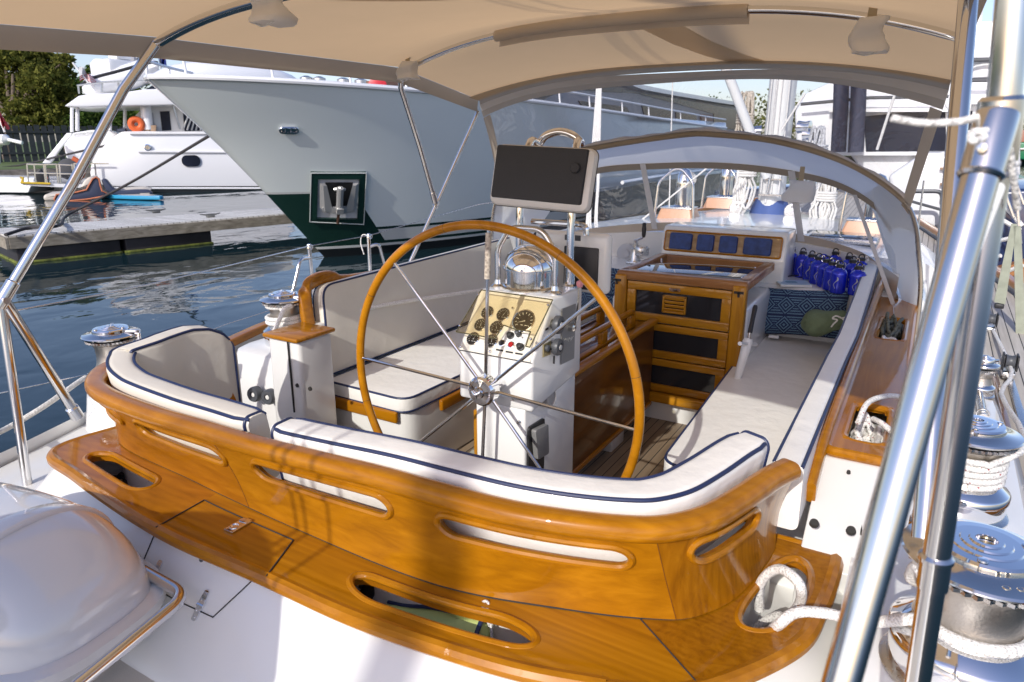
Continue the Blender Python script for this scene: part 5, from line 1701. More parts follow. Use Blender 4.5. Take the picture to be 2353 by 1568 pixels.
# ================================================================== NEAR POLES AND CORD
def cpt(x, y, d): return CAM + ray(x, y) * d
t = thing('boarding_pole', cpt(1925, 1600, .63) - V((0, 0, .8)), 'blurred bright steel tube slanting down from the clamp at the right', 'pole')
a, b = cpt(2262, 372, .60), cpt(1925, 1600, .60)
mb = MB(); mb.tube([a, b, b + (b - a).normalized() * .75], .0150, 24); mb.build('tube', STEEL, t)
mb = MB(); d = (a - b).normalized(); mb.lathe([(.0172, -.012), (.0172, .040), (.0165, .043), (.0, .045)], a, 24, d); mb.lathe([(.0165, -.015), (.0185, -.012), (.0165, -.009)], a, 24, d, caps=False); mb.lathe([(0, .002), (.004, .0015), (.0045, 0)], a + V((-.004, -.017, .012)), 10, (-.2, -1, .1)); mb.build('socket', STEEL, t)
# white plastic boarding gate channel strapped along the tube
mb = MB(); side = d.cross(CF).normalized()
if side.dot(CR) < 0: side = -side
pA, pB = cpt(2300, 420, .64), cpt(2190, 690, .66)
mb.prism(fillet([pA - side * .006, pA + side * .006, pB + side * .008, pB - side * .008], .006, 4, True), CF * .008, r=.002); mb.build('plastic_channel', WHITEP, t)
mb = MB(); pA2, pB2 = cpt(2284, 440, .645), cpt(2160, 725, .665); mb.prism([pA2 - side * .005, pA2 + side * .004, pB2 + side * .004, pB2 - side * .006], CF * .006); mb.build('channel_slot', BLACK, t)
t = thing('stern_pole', cpt(2085, 1600, .8) - V((0, 0, .6)), 'upright worn steel tube crossing the right side from top to bottom', 'pole')
a, b = cpt(2335, -60, .62), cpt(2150, 1290, .80)
mb = MB(); mb.tube([a, cpt(2305, 250, .65), b, b + (b - cpt(2305, 250, .65)).normalized() * .8], [.0145, .0145, .0145, .0120], 24)
mb.build('tube', STEEL, t)
mb = MB(); dd = (a - b).normalized(); mb.lathe([(.0165, -.035), (.0165, .0), (.0185, .002), (.0185, .007), (.0155, .010)], b, 24, dd)
jc = cpt(2298, 262, .652); mb.lathe([(.0195, -.05), (.0195, .012), (.0165, .016)], jc, 24, dd); mb.build('coupling', STEEL, t, split=True)
mb = MB(); cpts = [cpt(2050, 272, .60), cpt(2120, 283, .60), cpt(2200, 280, .60), cpt(2262, 268, .60), cpt(2290, 285, .60), cpt(2270, 300, .59), cpt(2235, 305, .59), cpt(2240, 325, .585), cpt(2300, 300, .60), cpt(2318, 340, .62), cpt(2330, 420, .64), cpt(2338, 480, .66)]
mb.tube(smooth(cpts, 6), .0032, 8)
for k in range(2): mb.tube([jc + V((math.cos(q) * .021, math.sin(q) * .021, -.045 - .008 * k + .003 * math.sin(q))) for q in [2 * PI * j / 18 for j in range(18)]], .0032, 6, closed=True)
tag(mb.build('tie_cord', ROPEW, angle=80), 'thin white cord knotted round the two steel tubes at the upper right', 'cord')
# ================================================================== BOTTLES
def make_bottle(tagged=False):
    t = thing('water_bottle', (0, 0, 0), 'blue bottle', 'bottle')
    mb = MB()
    mb.lathe([(.040, 0), (.0445, .005), (.0455, .012), (.0455, .112), (.044, .122), (.036, .135), (.026, .143), (.021, .147), (.0205, .152)], n=32)
    mb.build('body', BOTTLE, t)
    mb = MB(); mb.lathe([(.0215, .150), (.0235, .152), (.0235, .166), (.020, .170), (0, .171)], n=20)
    mb.tube([V((math.cos(a) * .016, 0, .174 + math.sin(a) * .017)) for a in [PI * k / 10 - .2 for k in range(13)]], .0038, 8)
    mb.build('cap', BLACK, t)
    # pale seahorse-like curl printed on the side
    mb = MB()
    pts = []
    for k in range(26):
        f = k / 25
        ang = math.radians(-90 + 9 * math.sin(f * 7.5) + (6 - 18 * f))
        pts.append((V((math.cos(ang) * .0459, math.sin(ang) * .0459, .100 - .070 * f)), V((-math.sin(ang), math.cos(ang), 0)) * (.0045 * math.sin(PI * min(1, f * 1.6 + .12)) ** .8 if f < .55 else .0018)))
    mb.grid([[p - w, p + w] for p, w in pts])
    mb.build('curl_print', mat('print_grey', (.42, .43, .42), .4) if 'print_grey' not in bpy.data.materials else bpy.data.materials['print_grey'], t)
    mb = MB()
    lp = [V((math.cos(a) * .0085 + .025, -.012 + .004 * math.sin(a), .163 + math.sin(a) * .019)) for a in [2 * PI * k / 20 for k in range(20)]]
    mb.tube(lp, .0018, 6, closed=True); mb.build('carabiner', CHROME, t)
    if tagged:
        mb = MB(); c = V((.022, -.047, .098)); mb.prism([c + V((-.012, 0, .034)), c + V((.012, 0, .034)), c + V((.014, -.004, -.034)), c + V((-.010, -.004, -.034))], (0, -.0016, 0))
        tg = mb.build('hang_tag', mat('navy_tag', (.035, .045, .13), .6) if 'navy_tag' not in bpy.data.materials else bpy.data.materials['navy_tag'], t)
        mb = MB()
        cu = bpy.data.curves.new('txt', 'FONT'); cu.body = 'TUCKER'; cu.size = .017; cu.align_x = 'CENTER'; cu.align_y = 'CENTER'
        to = bpy.data.objects.new('tmp_txt', cu); COL.objects.link(to); bpy.context.view_layer.update()
        me = to.to_mesh()
        R = Matrix(((0, -1, 0), (0, 0, -1), (1, 0, 0)))     # text reads upwards on the tag's aft face
        mb.add([c + V((.001, -.0058, 0)) + R @ v.co for v in me.vertices], [tuple(p.vertices) for p in me.polygons])
        to.to_mesh_clear(); bpy.data.objects.remove(to)
        mb.build('tag_lettering', TICK, tg, recalc=False)
    return t
CZ = 1.624
plain = make_bottle(); tagd = make_bottle(True)
W_ = [((873, 618), 0, 'blue water bottle at the port end of the group, nearest the console'),
      ((912, 638 - 12), 0, 'second blue water bottle from the console, showing its pale curl mark'),
      ((897, 600), 0, 'blue bottle at the back next to the console end, mostly hidden'),
      ((945, 640 - 6), 1, 'blue bottle with a navy hanging tag, third from the console'),
      ((930 + 15, 612), 0, 'blue bottle behind the tagged one, only its cap showing'),
      ((987 - 12, 655), 0, 'blue bottle in the middle of the front row without a tag'),
      ((990, 625), 0, 'blue bottle standing in the back row behind the middle of the group'),
      ((1005, 665), 1, 'blue bottle with navy tag and silver clip left of the nearest bottle'),
      ((1018, 640), 0, 'blue bottle tucked in the centre of the group behind the silver clips'),
      ((1025, 680), 1, 'blue bottle just behind the nearest bottle, with a silver clip and tag'),
      ((1042, 692), 0, 'nearest blue bottle, standing at the edge of the counter'),
      ((1055, 650), 0, 'blue bottle at the back starboard side with cap ring against the vinyl window'),
      ((1072, 668), 1, 'tagged blue bottle between the two rightmost bottles'),
      ((1090, 660), 0, 'blue bottle at the back, farthest to starboard'),
      ((1100, 700), 0, 'rightmost blue bottle, beside the starboard back cushion')]
pos = [(880, 437), (985, 465), (950, 380), (1070, 498), (1085, 420), (1135, 530), (1210, 440), (1210, 560), (1295, 470), (1265, 590), (1335, 618), (1425, 520), (1460, 565), (1540, 540), (1515, 640)]
first = {0: True, 1: True}
for k, ((qx, qy), (_, tg, lab)) in enumerate(zip(pos, W_)):
    p = pz((1700 + qx / 3.92) / 1.06247, (560 + qy / 3.92) / 1.06247, CZ)
    src = tagd if tg else plain
    o = src if first[tg] else copy_tree(src)
    first[tg] = False
    o.location = (p.x, p.y + .045, CZ); o.rotation_euler = (0, 0, random.uniform(-.35, .35) + .12)
    tag(o, lab, 'bottle', 'blue water bottles on the counter')

# ================================================================== BOOKLETS, PEN
def booklet(label, cx, cy, w, h, rot, m, z=CZ, th=.014):
    t = thing('booklet', (cx, cy, z), label, 'booklet')
    R = Matrix.Rotation(rot, 3, 'Z')
    mb = MB(); mb.box((cx, cy, z + th / 2), (w, h, th), .002, 1, R); mb.build('pages', WHITEP, t)
    mb = MB(); mb.box((cx, cy, z + th + .0012), (w * .99, h * .99, .002), 0, 1, R); mb.build('cover', m, t)
    mb = MB(); mb.box(V((cx, cy, z + th + .0026)) + R @ V((-.01, .01, 0)), (w * .35, h * .3, .001), 0, 1, R); mb.build('cover_picture', mat('cover_sky', (.10, .25, .36), .4) if 'cover_sky' not in bpy.data.materials else bpy.data.materials['cover_sky'], t)
p = pz(1822, 655, CZ); booklet('pale blue booklet lying on the counter in front of the bottles', p.x, p.y, .19, .14, .45, mat('pale_blue_cover', (.45, .60, .70), .35))
p = pz(1868, 648, CZ); booklet('grey blue booklet beside the bottles, partly under the pale one', p.x + .03, p.y + .03, .18, .13, .1, mat('slate_cover', (.22, .32, .40), .35), th=.008)
mb = MB(); a, b = pz(1768, 639, CZ + .02), pz(1835, 633, CZ + .025); mb.tube([a, b], .004, 8); tag(mb.build('pen', BLACK), 'thin black pen lying across the booklets on the counter', 'pen')

# ================================================================== PILLOWS AND BAG
def pillow_mat():
    m = bpy.data.materials.new('woven_blue_pattern'); m.use_nodes = True
    nt = m.node_tree; b = nt.nodes['Principled BSDF']; L = nt.links.new
    tc = nt.nodes.new('ShaderNodeTexCoord'); uv = tc.outputs['UV']
    sp = nt.nodes.new('ShaderNodeSeparateXYZ'); L(uv, sp.inputs[0])
    def math_(op, a, b_=None):
        n = nt.nodes.new('ShaderNodeMath'); n.operation = op
        for i, x in enumerate((a, b_)):
            if x is None: continue
            if isinstance(x, (int, float)): n.inputs[i].default_value = x
            else: L(x, n.inputs[i])
        return n.outputs[0]
    u = math_('MULTIPLY', sp.outputs[0], 4.4); v = math_('MULTIPLY', sp.outputs[1], 2.4)
    # diamond lattice: concentric diamonds in each cell, offset every other row
    fu = math_('ABSOLUTE', math_('SUBTRACT', math_('FRACT', u), .5)); fv = math_('ABSOLUTE', math_('SUBTRACT', math_('FRACT', v), .5))
    dd = math_('ADD', fu, fv)
    rings = math_('FRACT', math_('MULTIPLY', dd, 5.5))
    band = math_('LESS_THAN', rings, .45)
    # key-like steps: square rings on a second lattice
    gu = math_('ABSOLUTE', math_('SUBTRACT', math_('FRACT', math_('ADD', u, .5)), .5)); gv = math_('ABSOLUTE', math_('SUBTRACT', math_('FRACT', math_('ADD', v, .0)), .5))
    mx = math_('MAXIMUM', gu, gv); sq = math_('LESS_THAN', math_('FRACT', math_('MULTIPLY', mx, 8)), .5)
    inner = math_('LESS_THAN', dd, .52)
    sel = math_('ADD', math_('MULTIPLY', band, inner), math_('MULTIPLY', sq, math_('SUBTRACT', 1, inner)))
    # stitch dots
    du = math_('FRACT', math_('MULTIPLY', sp.outputs[0], 85)); dv = math_('FRACT', math_('MULTIPLY', sp.outputs[1], 46))
    dot = math_('MULTIPLY', math_('GREATER_THAN', du, .25), math_('GREATER_THAN', dv, .25))
    fac = math_('MULTIPLY', sel, dot)
    mc = nt.nodes.new('ShaderNodeMixRGB'); L(fac, mc.inputs['Fac']); mc.inputs['Color1'].default_value = (.016, .03, .085, 1); mc.inputs['Color2'].default_value = (.20, .36, .48, 1)
    L(mc.outputs[0], b.inputs['Base Color']); b.inputs['Roughness'].default_value = .9
    bp = nt.nodes.new('ShaderNodeBump'); bp.inputs['Strength'].default_value = .4; bp.inputs['Distance'].default_value = .003; L(fac, bp.inputs['Height']); L(bp.outputs[0], b.inputs['Normal'])
    return m
PILM = pillow_mat()
def pillow(label, c, U, W, w, h, th, seed):
    U = V(U).normalized(); W = V(W).normalized(); N = U.cross(W)
    rng = random.Random(seed)
    NX, NY = 28, 16
    mb = MB(); uvs = []
    for side in (1, -1):
        rows = []
        for j in range(NY + 1):
            row = []
            for i in range(NX + 1):
                a, b = -1 + 2 * i / NX, -1 + 2 * j / NY
                pin = .05
                x = a * (1 - pin * (1 - abs(b) ** 2) * 1.0 * abs(a)); y = b * (1 - pin * 1.6 * (1 - abs(a) ** 2) * abs(b))
                d = ((1 - a ** 4) * (1 - b ** 4)) ** .55 * th / 2 + .004 * mnoise.noise(V((a * 3 + seed, b * 3, side)))
                row.append(V(c) + U * (x * w / 2) + W * (y * h / 2) + N * (side * max(d, 0)))
                uvs.append(((a + 1) / 2, (b + 1) / 2))
            rows.append(row)
        mb.grid(rows, flip=side < 0)
    o = mb.build('patterned_pillow', PILM, angle=80, recalc=False)
    uvl = o.data.uv_layers.new(name='UVMap')
    for lp in o.data.loops: uvl.data[lp.index].uv = uvs[lp.vertex_index]
    return tag(o, label, 'pillow')
PA, PBm, PCc, PDd = py(1752, 668, 4.47), py(1946, 676, 4.47), py(1934, 775, 4.40), py(1742, 757, 4.40)
pc = (PA + PBm + PCc + PDd) / 4
pl = pillow('blue woven pillow with diamond pattern leaning at the forward end of the starboard seat', pc, PBm - PA, (PA - PDd), .52, .30, .13, 1)
mb = MB(); q = pc - V((.16, .07, .145)); mb.prism([q, q + V((.06, .0, 0)), q + V((.06, -.012, -.016)), q + V((0, -.012, -.016))], (0, -.001, 0)); tgl = mb.build('care_label', WHITEP, pl)
pillow('blue woven pillow with diamond pattern at the port side behind the pedestal', V((-1.80, 4.36, 1.50)), (1, .15, -.1), (.05, .25, 1), .46, .34, .13, 2)
# olive ditty bag
mb = MB(); rings = []
c0 = py(1888, 768, 4.17)
ax = V((.92, .22, .22)).normalized(); sd = V((0, 0, 1)).cross(ax).normalized(); up_ = ax.cross(sd)
for k in range(15):
    f = k / 14
    r = [.02, .055, .078, .088, .092, .092, .089, .085, .080, .075, .070, .066, .062, .060, .045][k]
    rings.append([c0 + V((0, -.02, .075)) + ax * (-.115 + .245 * f) + (sd * math.cos(a) * (1.05 + .05 * math.sin(3 * a + k)) + up_ * math.sin(a) * (.80 + .05 * math.sin(4 * a + k * .7))) * r for a in [2 * PI * j / 26 for j in range(26)]])
mb.loft(rings)
bag = tag(mb.build('ditty_bag', mat('olive_cloth', (.14, .19, .105), .85, bump=.7, bscale=22, bdist=.02, var=.15, vscale=14)), 'olive green cloth bag with white drawcord resting against the patterned pillow', 'bag')
mb = MB(); e = c0 + V((.10, -.085, .125))
mb.tube(smooth([e, e + V((-.03, -.012, .012)), e + V((-.045, -.016, -.004)), e + V((-.02, -.02, -.008)), e + V((-.035, -.025, -.03)), e + V((-.045, -.025, -.05))], 5), .0045, 7); mb.tube(smooth([e, e + V((.02, -.01, .01)), e + V((.035, -.006, .004)), e + V((.015, -.012, -.006)), e], 5), .004, 7)
mb.build('draw_cord', ROPEW, bag)
# winch handle in its white pocket
t = thing('winch_crank', px(1725, 790, -.74), 'black handled winch handle standing in a white pocket by the companionway', 'winch handle')
a, b = px(1735, 708, -.70), px(1723, 765, -.70)
mb = MB(); mb.tube([a + (a - b) * .1, a, a.lerp(b, .5), b], [.010, .0135, .0115, .0125], 12); mb.build('grip', BLACK, t)
mb = MB(); mb.tube([b, px(1718, 800, -.70)], .008, 10); mb.build('shaft', STEEL, t)
mb = MB(); c1, c2 = px(1718, 785, -.70), px(1700, 850, -.72); mb.tube([c1 + (c1 - c2) * .1, c1, c2, c2 + (c2 - c1) * .4], [.021, .026, .021, .019], 14); mb.tube([px(1700, 790, -.70), px(1737, 792, -.70)], .010, 10); mb.build('pocket', WHITEP, t)

# ================================================================== HALYARD WINCH ON THE COUNTER
p = pz(1462, 606, CZ)
t = thing('crank_winch', p, 'small chrome reel winch with black crank handle left of the companionway', 'winch')
mb = MB(); mb.box(p + V((0, 0, .008)), (.13, .09, .016), .005); mb.lathe([(.042, .016), (.036, .03), (.036, .06), (.030, .075), (.030, .11), (.020, .115), (.020, .15)], p + V((-.012, 0, 0)), 24); mb.lathe([(.05, -.02), (.053, -.015), (.053, .035), (.047, .045), (0, .045)], p + V((.035, .01, .085)), 24); mb.build('body', SATIN, t)
mb = MB(); h = p + V((-.012, 0, .15)); mb.lathe([(.016, 0), (.016, .022), (.010, .026)], h, 16); mb.tube([h + V((0, 0, .016)), h + V((.055, .01, .045))], [.009, .007], 10); mb.build('crank_arm', CHROME, t)
mb = MB(); g = h + V((.055, .01, .045)); mb.lathe([(.010, 0), (.015, .02), (.017, .06), (.013, .085), (.015, .095), (.010, .105), (0, .106)], g, 16, (-.02, .05, 1)); mb.build('crank_grip', BLACK, t)
mb = MB(); q = py(1440, 583, 5.0); mb.lathe([(.075, .0), (.075, .012), (.065, .018), (.03, .02), (.03, .03), (0, .03)], q, 30, (.1, -1, .1)); tag(mb.build('round_outlet', mat('speaker_grey', (.50, .51, .53), .5)), 'round pale grey fitting on the white bulkhead behind the crank winch', 'fitting')

# ================================================================== PORT STANCHIONS AND LIFELINES
def stanchion(xt, yt, xb, yb, X, label, brace=None):
    a, b = px(xt, yt, X), px(xb, yb, X)
    dn = (b - a).normalized()
    b = a + dn * ((a.z - 1.2) / -dn.z if dn.z < 0 else .7)
    t = thing('stanchion', b, label, 'stanchion', 'lifeline stanchions on the port deck edge')
    mb = MB(); mb.tube([a, b], .0135, 12); mb.lathe([(.0, .018), (.012, .014), (.017, .004), (.017, -.018), (.0138, -.022)], a, 16); mb.build('post', STEEL, t)
    mb = MB(); mb.tube([a + V((.02, 0, -.005)) + V((math.cos(q) * 0, math.cos(q) * .014, math.sin(q) * .014)) for q in [2 * PI * k / 16 for k in range(16)]], .003, 6, closed=True); mb.build('eye', CHROME, t)
    if brace:
        pts = [a + dn * .08] + [px(x, y, X + .05) for x, y in brace]
        mb = MB(); mb.tube(fillet(pts, .06, 6), .0115, 12); mb.build('brace', STEEL, t)
    mb = MB(); mb.lathe([(.035, 0), (.035, .008), (.02, .03), (.0145, .05)], b, 18); mb.build('foot', STEEL, t)
    return a, b
s1a, s1b = stanchion(710, 566, 722, 690, -3.55, 'braced steel stanchion beside the port winch, left of the wheel', [(690, 595), (668, 690), (655, 780)])
s2a, s2b = stanchion(847, 542, 850, 620, -3.42, 'steel stanchion with a drooping cord just left of the wheel rim', [(870, 560), (884, 612), (900, 680)])
s3 = px(15, 735, -3.0)
mb = MB()
mb.tube(smooth([px(-40, 735, -3.05), px(15, 718, -3.05), px(350, 652, -3.2), s1a], 4), .0032, 6)
mb.tube([s1a, s2a, px(1100, 470, -3.3), px(1400, 430, -3.1)], .0032, 6)
mb.tube([px(-40, 912, -3.05), px(25, 898, -3.0), px(250, 850, -3.2), px(520, 745, -3.45), px(790, 660, -3.4)], .0026, 6)
tag(mb.build('lifeline', SATIN), 'thin wire lifelines strung between the port stanchions', 'lifeline')
mb = MB(); e = s2a + V((-.06, 0, .0)); mb.tube(smooth([s2a, e, e + V((-.02, 0, -.06)), e + V((.005, 0, -.14))], 5), .004, 6); tag(mb.build('cord_end', ROPEW), 'short white cord hanging from the second port stanchion', 'cord')
mb = MB(); mb.tube(smooth([px(-60, 1012, -2.75), pz(0, 993, 1.36), pz(100, 935, 1.40), pz(196, 868, 1.44), pz(240, 850, 1.45)], 5), .012, 10)
tag(mb.build('mooring_hose', rope_mat('pale_hose', (.72, .70, .64), (.55, .53, .48), sc=120)), 'pale braided dock line running aft past the port corner of the coaming', 'rope')
# folded dinghy-like white boards and blue strap outboard of the settee
mb = MB()
for k in range(4): mb.box((-3.02, 3.5 + .02 * k, 1.49 + .02 * k), (.10 + .05 * k, 1.1, .014), .004, 2, Matrix.Rotation(.05, 3, 'Z'))
tag(mb.build('folded_boards', WHITEP), 'stack of white boards lying outboard of the port settee', 'board')

# ================================================================== LIFERAFT CANISTER IN A STEEL CRADLE
LC = V((-2.04, .645, 1.33))
t = thing('liferaft_canister', V((LC.x, LC.y, 1.2)), 'shiny white ribbed canister with domed lid at the lower left', 'canister')
RZ = Matrix.Rotation(math.radians(9), 3, 'Z')
SH = mat('silver_white_gelcoat', (.70, .70, .70), .16, coat=1.0)
def superring(sx, sy, z, e=3.2, n=56, rib=0.0):
    out = []
    for k in range(n):
        a = 2 * PI * k / n
        c, s = math.cos(a), math.sin(a)
        r = (abs(c) ** e + abs(s) ** e) ** (-1 / e)
        out.append(LC + RZ @ V((c * r * sx, s * r * sy, z)))
    return out
SXc, SYc = .47, .25
mb = MB()
rings = [superring(SXc, SYc, 0.0)]
for k in range(1, 13):
    a = PI / 2 * k / 12
    f = math.cos(a) ** .62
    rings.append(superring(SXc * (.06 + .92 * f), SYc * (.06 + .92 * f), .04 + .215 * math.sin(a) ** 1.0, 3.2 - 1.0 * k / 12))
mb.loft(rings); lid = mb.build('lid', SH, t, angle=60)
mb = MB()
rings = [superring(SXc + .012, SYc + .012, -.03), superring(SXc + .026, SYc + .026, -.018), superring(SXc + .026, SYc + .026, .008), superring(SXc + .008, SYc + .008, .018)]
mb.loft(rings, True); mb.build('flange', SH, t)
mb = MB(); mb.loft([superring(SXc * .86, SYc * .86, -.10), superring(SXc * .97, SYc * .97, -.06), superring(SXc, SYc, -.02)]); mb.build('lower_shell', SH, t)
mb = MB()
for off in (-.16, .16):
    pts = []
    for k in range(25):
        a = PI * k / 24
        yy = math.cos(a)
        f = math.sin(a) ** .62
        pts.append(LC + RZ @ V((off * 1.2, yy * SYc * .93, .045 + .205 * math.sin(a) ** .75)))
    sweep(mb, pts, rrect(.07, .022, .01), up=V((1, 0, 0)) if False else V((0, 0, 1)))
mb.build('rib', SH, t, angle=60)
CRD = thing('canister_cradle', (-1.2, .5, 1.2), 'bent steel tube cradle around the white canister at the lower left', 'cradle')
zc = 1.36
cr = [pz(215, 1248, zc), pz(430, 1368, zc), pz(178, 1575, zc), pz(60, 1690, zc)]
mb = MB(); mb.tube(fillet(cr, [0, .075, .0, 0], 10), .0165, 16)
for q in (cr[0], cr[2]): mb.tube([q, V((q.x, q.y, 1.2))], .0125, 12)
mb.build('rail', STEEL, CRD)

# ================================================================== BACKSTAY AND ADDED SHADOW CASTERS ASTERN (out of the frame, shadows reach the ledge)
t = thing('astern_shadow_caster', V((-1.58, -.45, 1.2)), 'rounded body added behind the camera to shade the aft coaming wall', 'shadow caster')
mb = MB(); mb.lathe([(.05, 0), (.06, .35), (.24, .42), (.40, .60), (.42, .80), (.34, .98), (.17, 1.08), (0, 1.10)], (-1.58, -.45, 1.2), 28); mb.build('cover', SH, t)  # unseen rounded body, added to throw the broad shadow on the aft wall
t = thing('backstay', V((-1.30, -1.0, 1.2)), 'twin backstay wires and a thin halyard rising from the stern', 'rigging')
mb = MB()
for x in (-1.385, -1.345, -1.25): mb.tube([V((x, -1.0, 1.2)), V((x, -.6, 12))], .006, 8)
mb.build('wire', SATIN, t)
mb = MB(); mb.tube([V((-.77, -7.0, -1)), V((-.77, -7.0, 9.5))], .075, 14); tag(mb.build('shadow_stripe_pole', mat('shadow_pole_brown', (.2, .16, .12), .9)), 'tall slim pole added astern of the yacht to cast a soft shadow stripe', 'pile')  # unseen pole, added far astern to throw a soft shadow stripe

# ================================================================== MAST AND FOREDECK GEAR
MX, MY = -1.37, 7.45
WHITEM = mat('mast_white', (.78, .78, .76), .35, coat=.3, var=.03)
t = thing('mast', (MX, MY, 1.7), 'thick white mast with blue boot and coiled halyards beyond the dodger window', 'mast')
mb = MB()
mb.loft([[V((MX + a, MY + b, z)) for a, b in [(math.cos(q) * .125, math.sin(q) * .17) for q in [2 * PI * k / 32 for k in range(32)]]] for z in (1.75, 6, 14)])
mb.tube([V((MX - .02, MY - .175, 1.9)), V((MX - .02, MY - .175, 14))], .012, 6)
mb.build('spar', WHITEM, t)
mb = MB(); mb.lathe([(.20, 0), (.19, .05), (.155, .14), (.150, .15)], (MX, MY, 1.77), 28); mb.build('boot', mat('blue_boot', (.05, .10, .30), .7, bump=.4, bscale=12), t)
for k, (dx_, z) in enumerate(((.24, 2.62), (-.20, 2.58), (.30, 2.55))):
    mb = MB(); c = V((MX + dx_, MY - .06, z)); mb.lathe([(.06, -.05), (.055, -.02), (.05, .02), (.058, .05), (.058, .065), (0, .07)], c, 20, (1 if dx_ > 0 else -1, -.2, 0)); mb.build('mast_winch', CHROME, t, split=True)
for dx_ in (-.22, .20):
    mb = MB(); c = V((MX + dx_ * 1.25, MY - .22, 1.83)); mb.lathe([(.02, -.015), (.075, -.012), (.08, 0), (.075, .012), (.02, .015)], c, 24, (.25, -1, .15), caps=True)
    for j in range(7): mb.lathe([(.013, .0145), (.0, .0145)], c + Quaternion((1, 0, 0), 0) @ V((math.cos(j * .9) * .048, -.004, math.sin(j * .9) * .048)), 10, (.25, -1, .15))
    mb.build('deck_block', SATIN, t)
mb = MB(); mb.tube([V((MX - .02, MY - .20, 2.15)), V((MX - .95, MY - .9, 4.4))], .045, 14); tag(mb.build('rigid_vang', WHITEM), 'slanting white strut leaning left from the base of the mast', 'strut')
mb = MB(); mb.box((MX + .04, MY - .19, 2.13), (.16, .05, .012)); mb.box((MX + .03, MY - .21, 1.98), (.22, .06, .016)); mb.tube([V((MX + .03, MY - .2, 2.42)), V((MX + .0, MY - .24, 2.0))], .011, 8); mb.build('gooseneck', SATIN, t)
def hank(name, label, c, w, l, m, n=7, r=.010, seed=0):
    rng = random.Random(seed); mb = MB()
    for k in range(n):
        o = V((rng.uniform(-w, w), rng.uniform(-.03, .0), 0)); ll = l * rng.uniform(.8, 1.1); ww = rng.uniform(.03, .07)
        pts = [c + o + V((ww * math.cos(q) * (1.2 if math.sin(q) < 0 else .6), .02 * math.sin(3 * q + k), ll / 2 * (math.sin(q) - 1))) for q in [2 * PI * j / 24 for j in range(24)]]
        mb.tube(pts, r, 7, closed=True)
    for k in range(4): mb.tube([c + V((math.cos(q) * (w + .03), -.01 + math.sin(q) * .05, -l * .30 - k * r * 2)) for q in [2 * PI * j / 16 for j in range(16)]], r, 6, closed=True)
    return tag(mb.build(name, m, angle=80), label, 'rope')
hank('halyard_coil', 'cream coiled halyard hanging low on the port side of the mast', V((MX - .22, MY - .20, 2.42)), .06, .62, ROPEW, 9, .012, 1)
hank('halyard_coil', 'tan coiled line hanging higher on the port side of the mast', V((MX - .30, MY - .12, 2.95)), .05, .70, ROPET, 7, .012, 2)
hank('halyard_coil', 'grey coiled halyard hanging below the winches right of the mast', V((MX + .38, MY - .12, 2.62)), .07, .58, rope_mat('grey_braid', (.55, .56, .58), (.2, .2, .22), sc=90), 8, .012, 3)
hank('halyard_coil', 'white rope loops hanging low right of the mast seen beside the window mullion', V((MX + .52, MY - .1, 2.15)), .06, .45, ROPEW, 8, .012, 4)
mb = MB()
for dx_, dz in ((-.02, 0), (.03, 0), (.10, 0), (-.07, 0)): mb.tube([V((MX + dx_, MY - .19, 2.0)), V((MX + dx_ * .6, MY - .2, 12))], .006, 6)
tag(mb.build('halyard', ROPEW), 'white halyards running up the aft face of the mast', 'rope')
# shrouds and loose ropes seen through the windows
def wire(label, a, b, r=.006, m=SATIN, name='rigging_line'):
    mb = MB(); mb.tube([a, b], r, 8); return tag(mb.build(name, m), label, 'rigging')
mb = MB()
for k in range(5):
    a = py(1362 + k * 4, 330, 6.2); b = py(1345 + k * 7, 555, 5.9)
    mb.tube(smooth([a.lerp(b, -.6), a, a.lerp(b, .4) + V((.01 * (k % 2), 0, 0)), a.lerp(b, .7) + V((-.012 * (k % 3), 0, 0)), b], 4), .009, 7)
tag(mb.build('running_rope', ROPEW), 'bundle of white ropes rising past the plotter seen through the window', 'rope')
wire('thin white line hanging straight down left of the mast', py(1546, 170, 6.5), py(1536, 545, 6.5), .006, ROPEW)
wire('white line slanting up to the right across the windshield', py(1400, 565, 6.4), py(1690, 335, 6.6), .008, ROPEW)
wire('white line slanting up toward the mast above the dodger', py(1795, 300, 7.2), py(1850, 215, 7.2), .010, ROPEW)
wire('white rope slanting down to the left, right of the mast', py(2060, 205, 6.0), py(2015, 345, 6.0), .010, ROPEW)
wire('white rope slanting down to the right across the upper window', py(2145, 190, 6.0), py(2245, 360, 6.0), .010, ROPEW)
wire('thin line crossing the slanting rope in the upper right window', py(2233, 220, 6.2), py(2215, 350, 6.2), .006, ROPEW)
wire('thin dark wire rising beside the dodger wing', py(2105, 560, 5.2), py(2123, 415, 5.2), .006, SATIN)
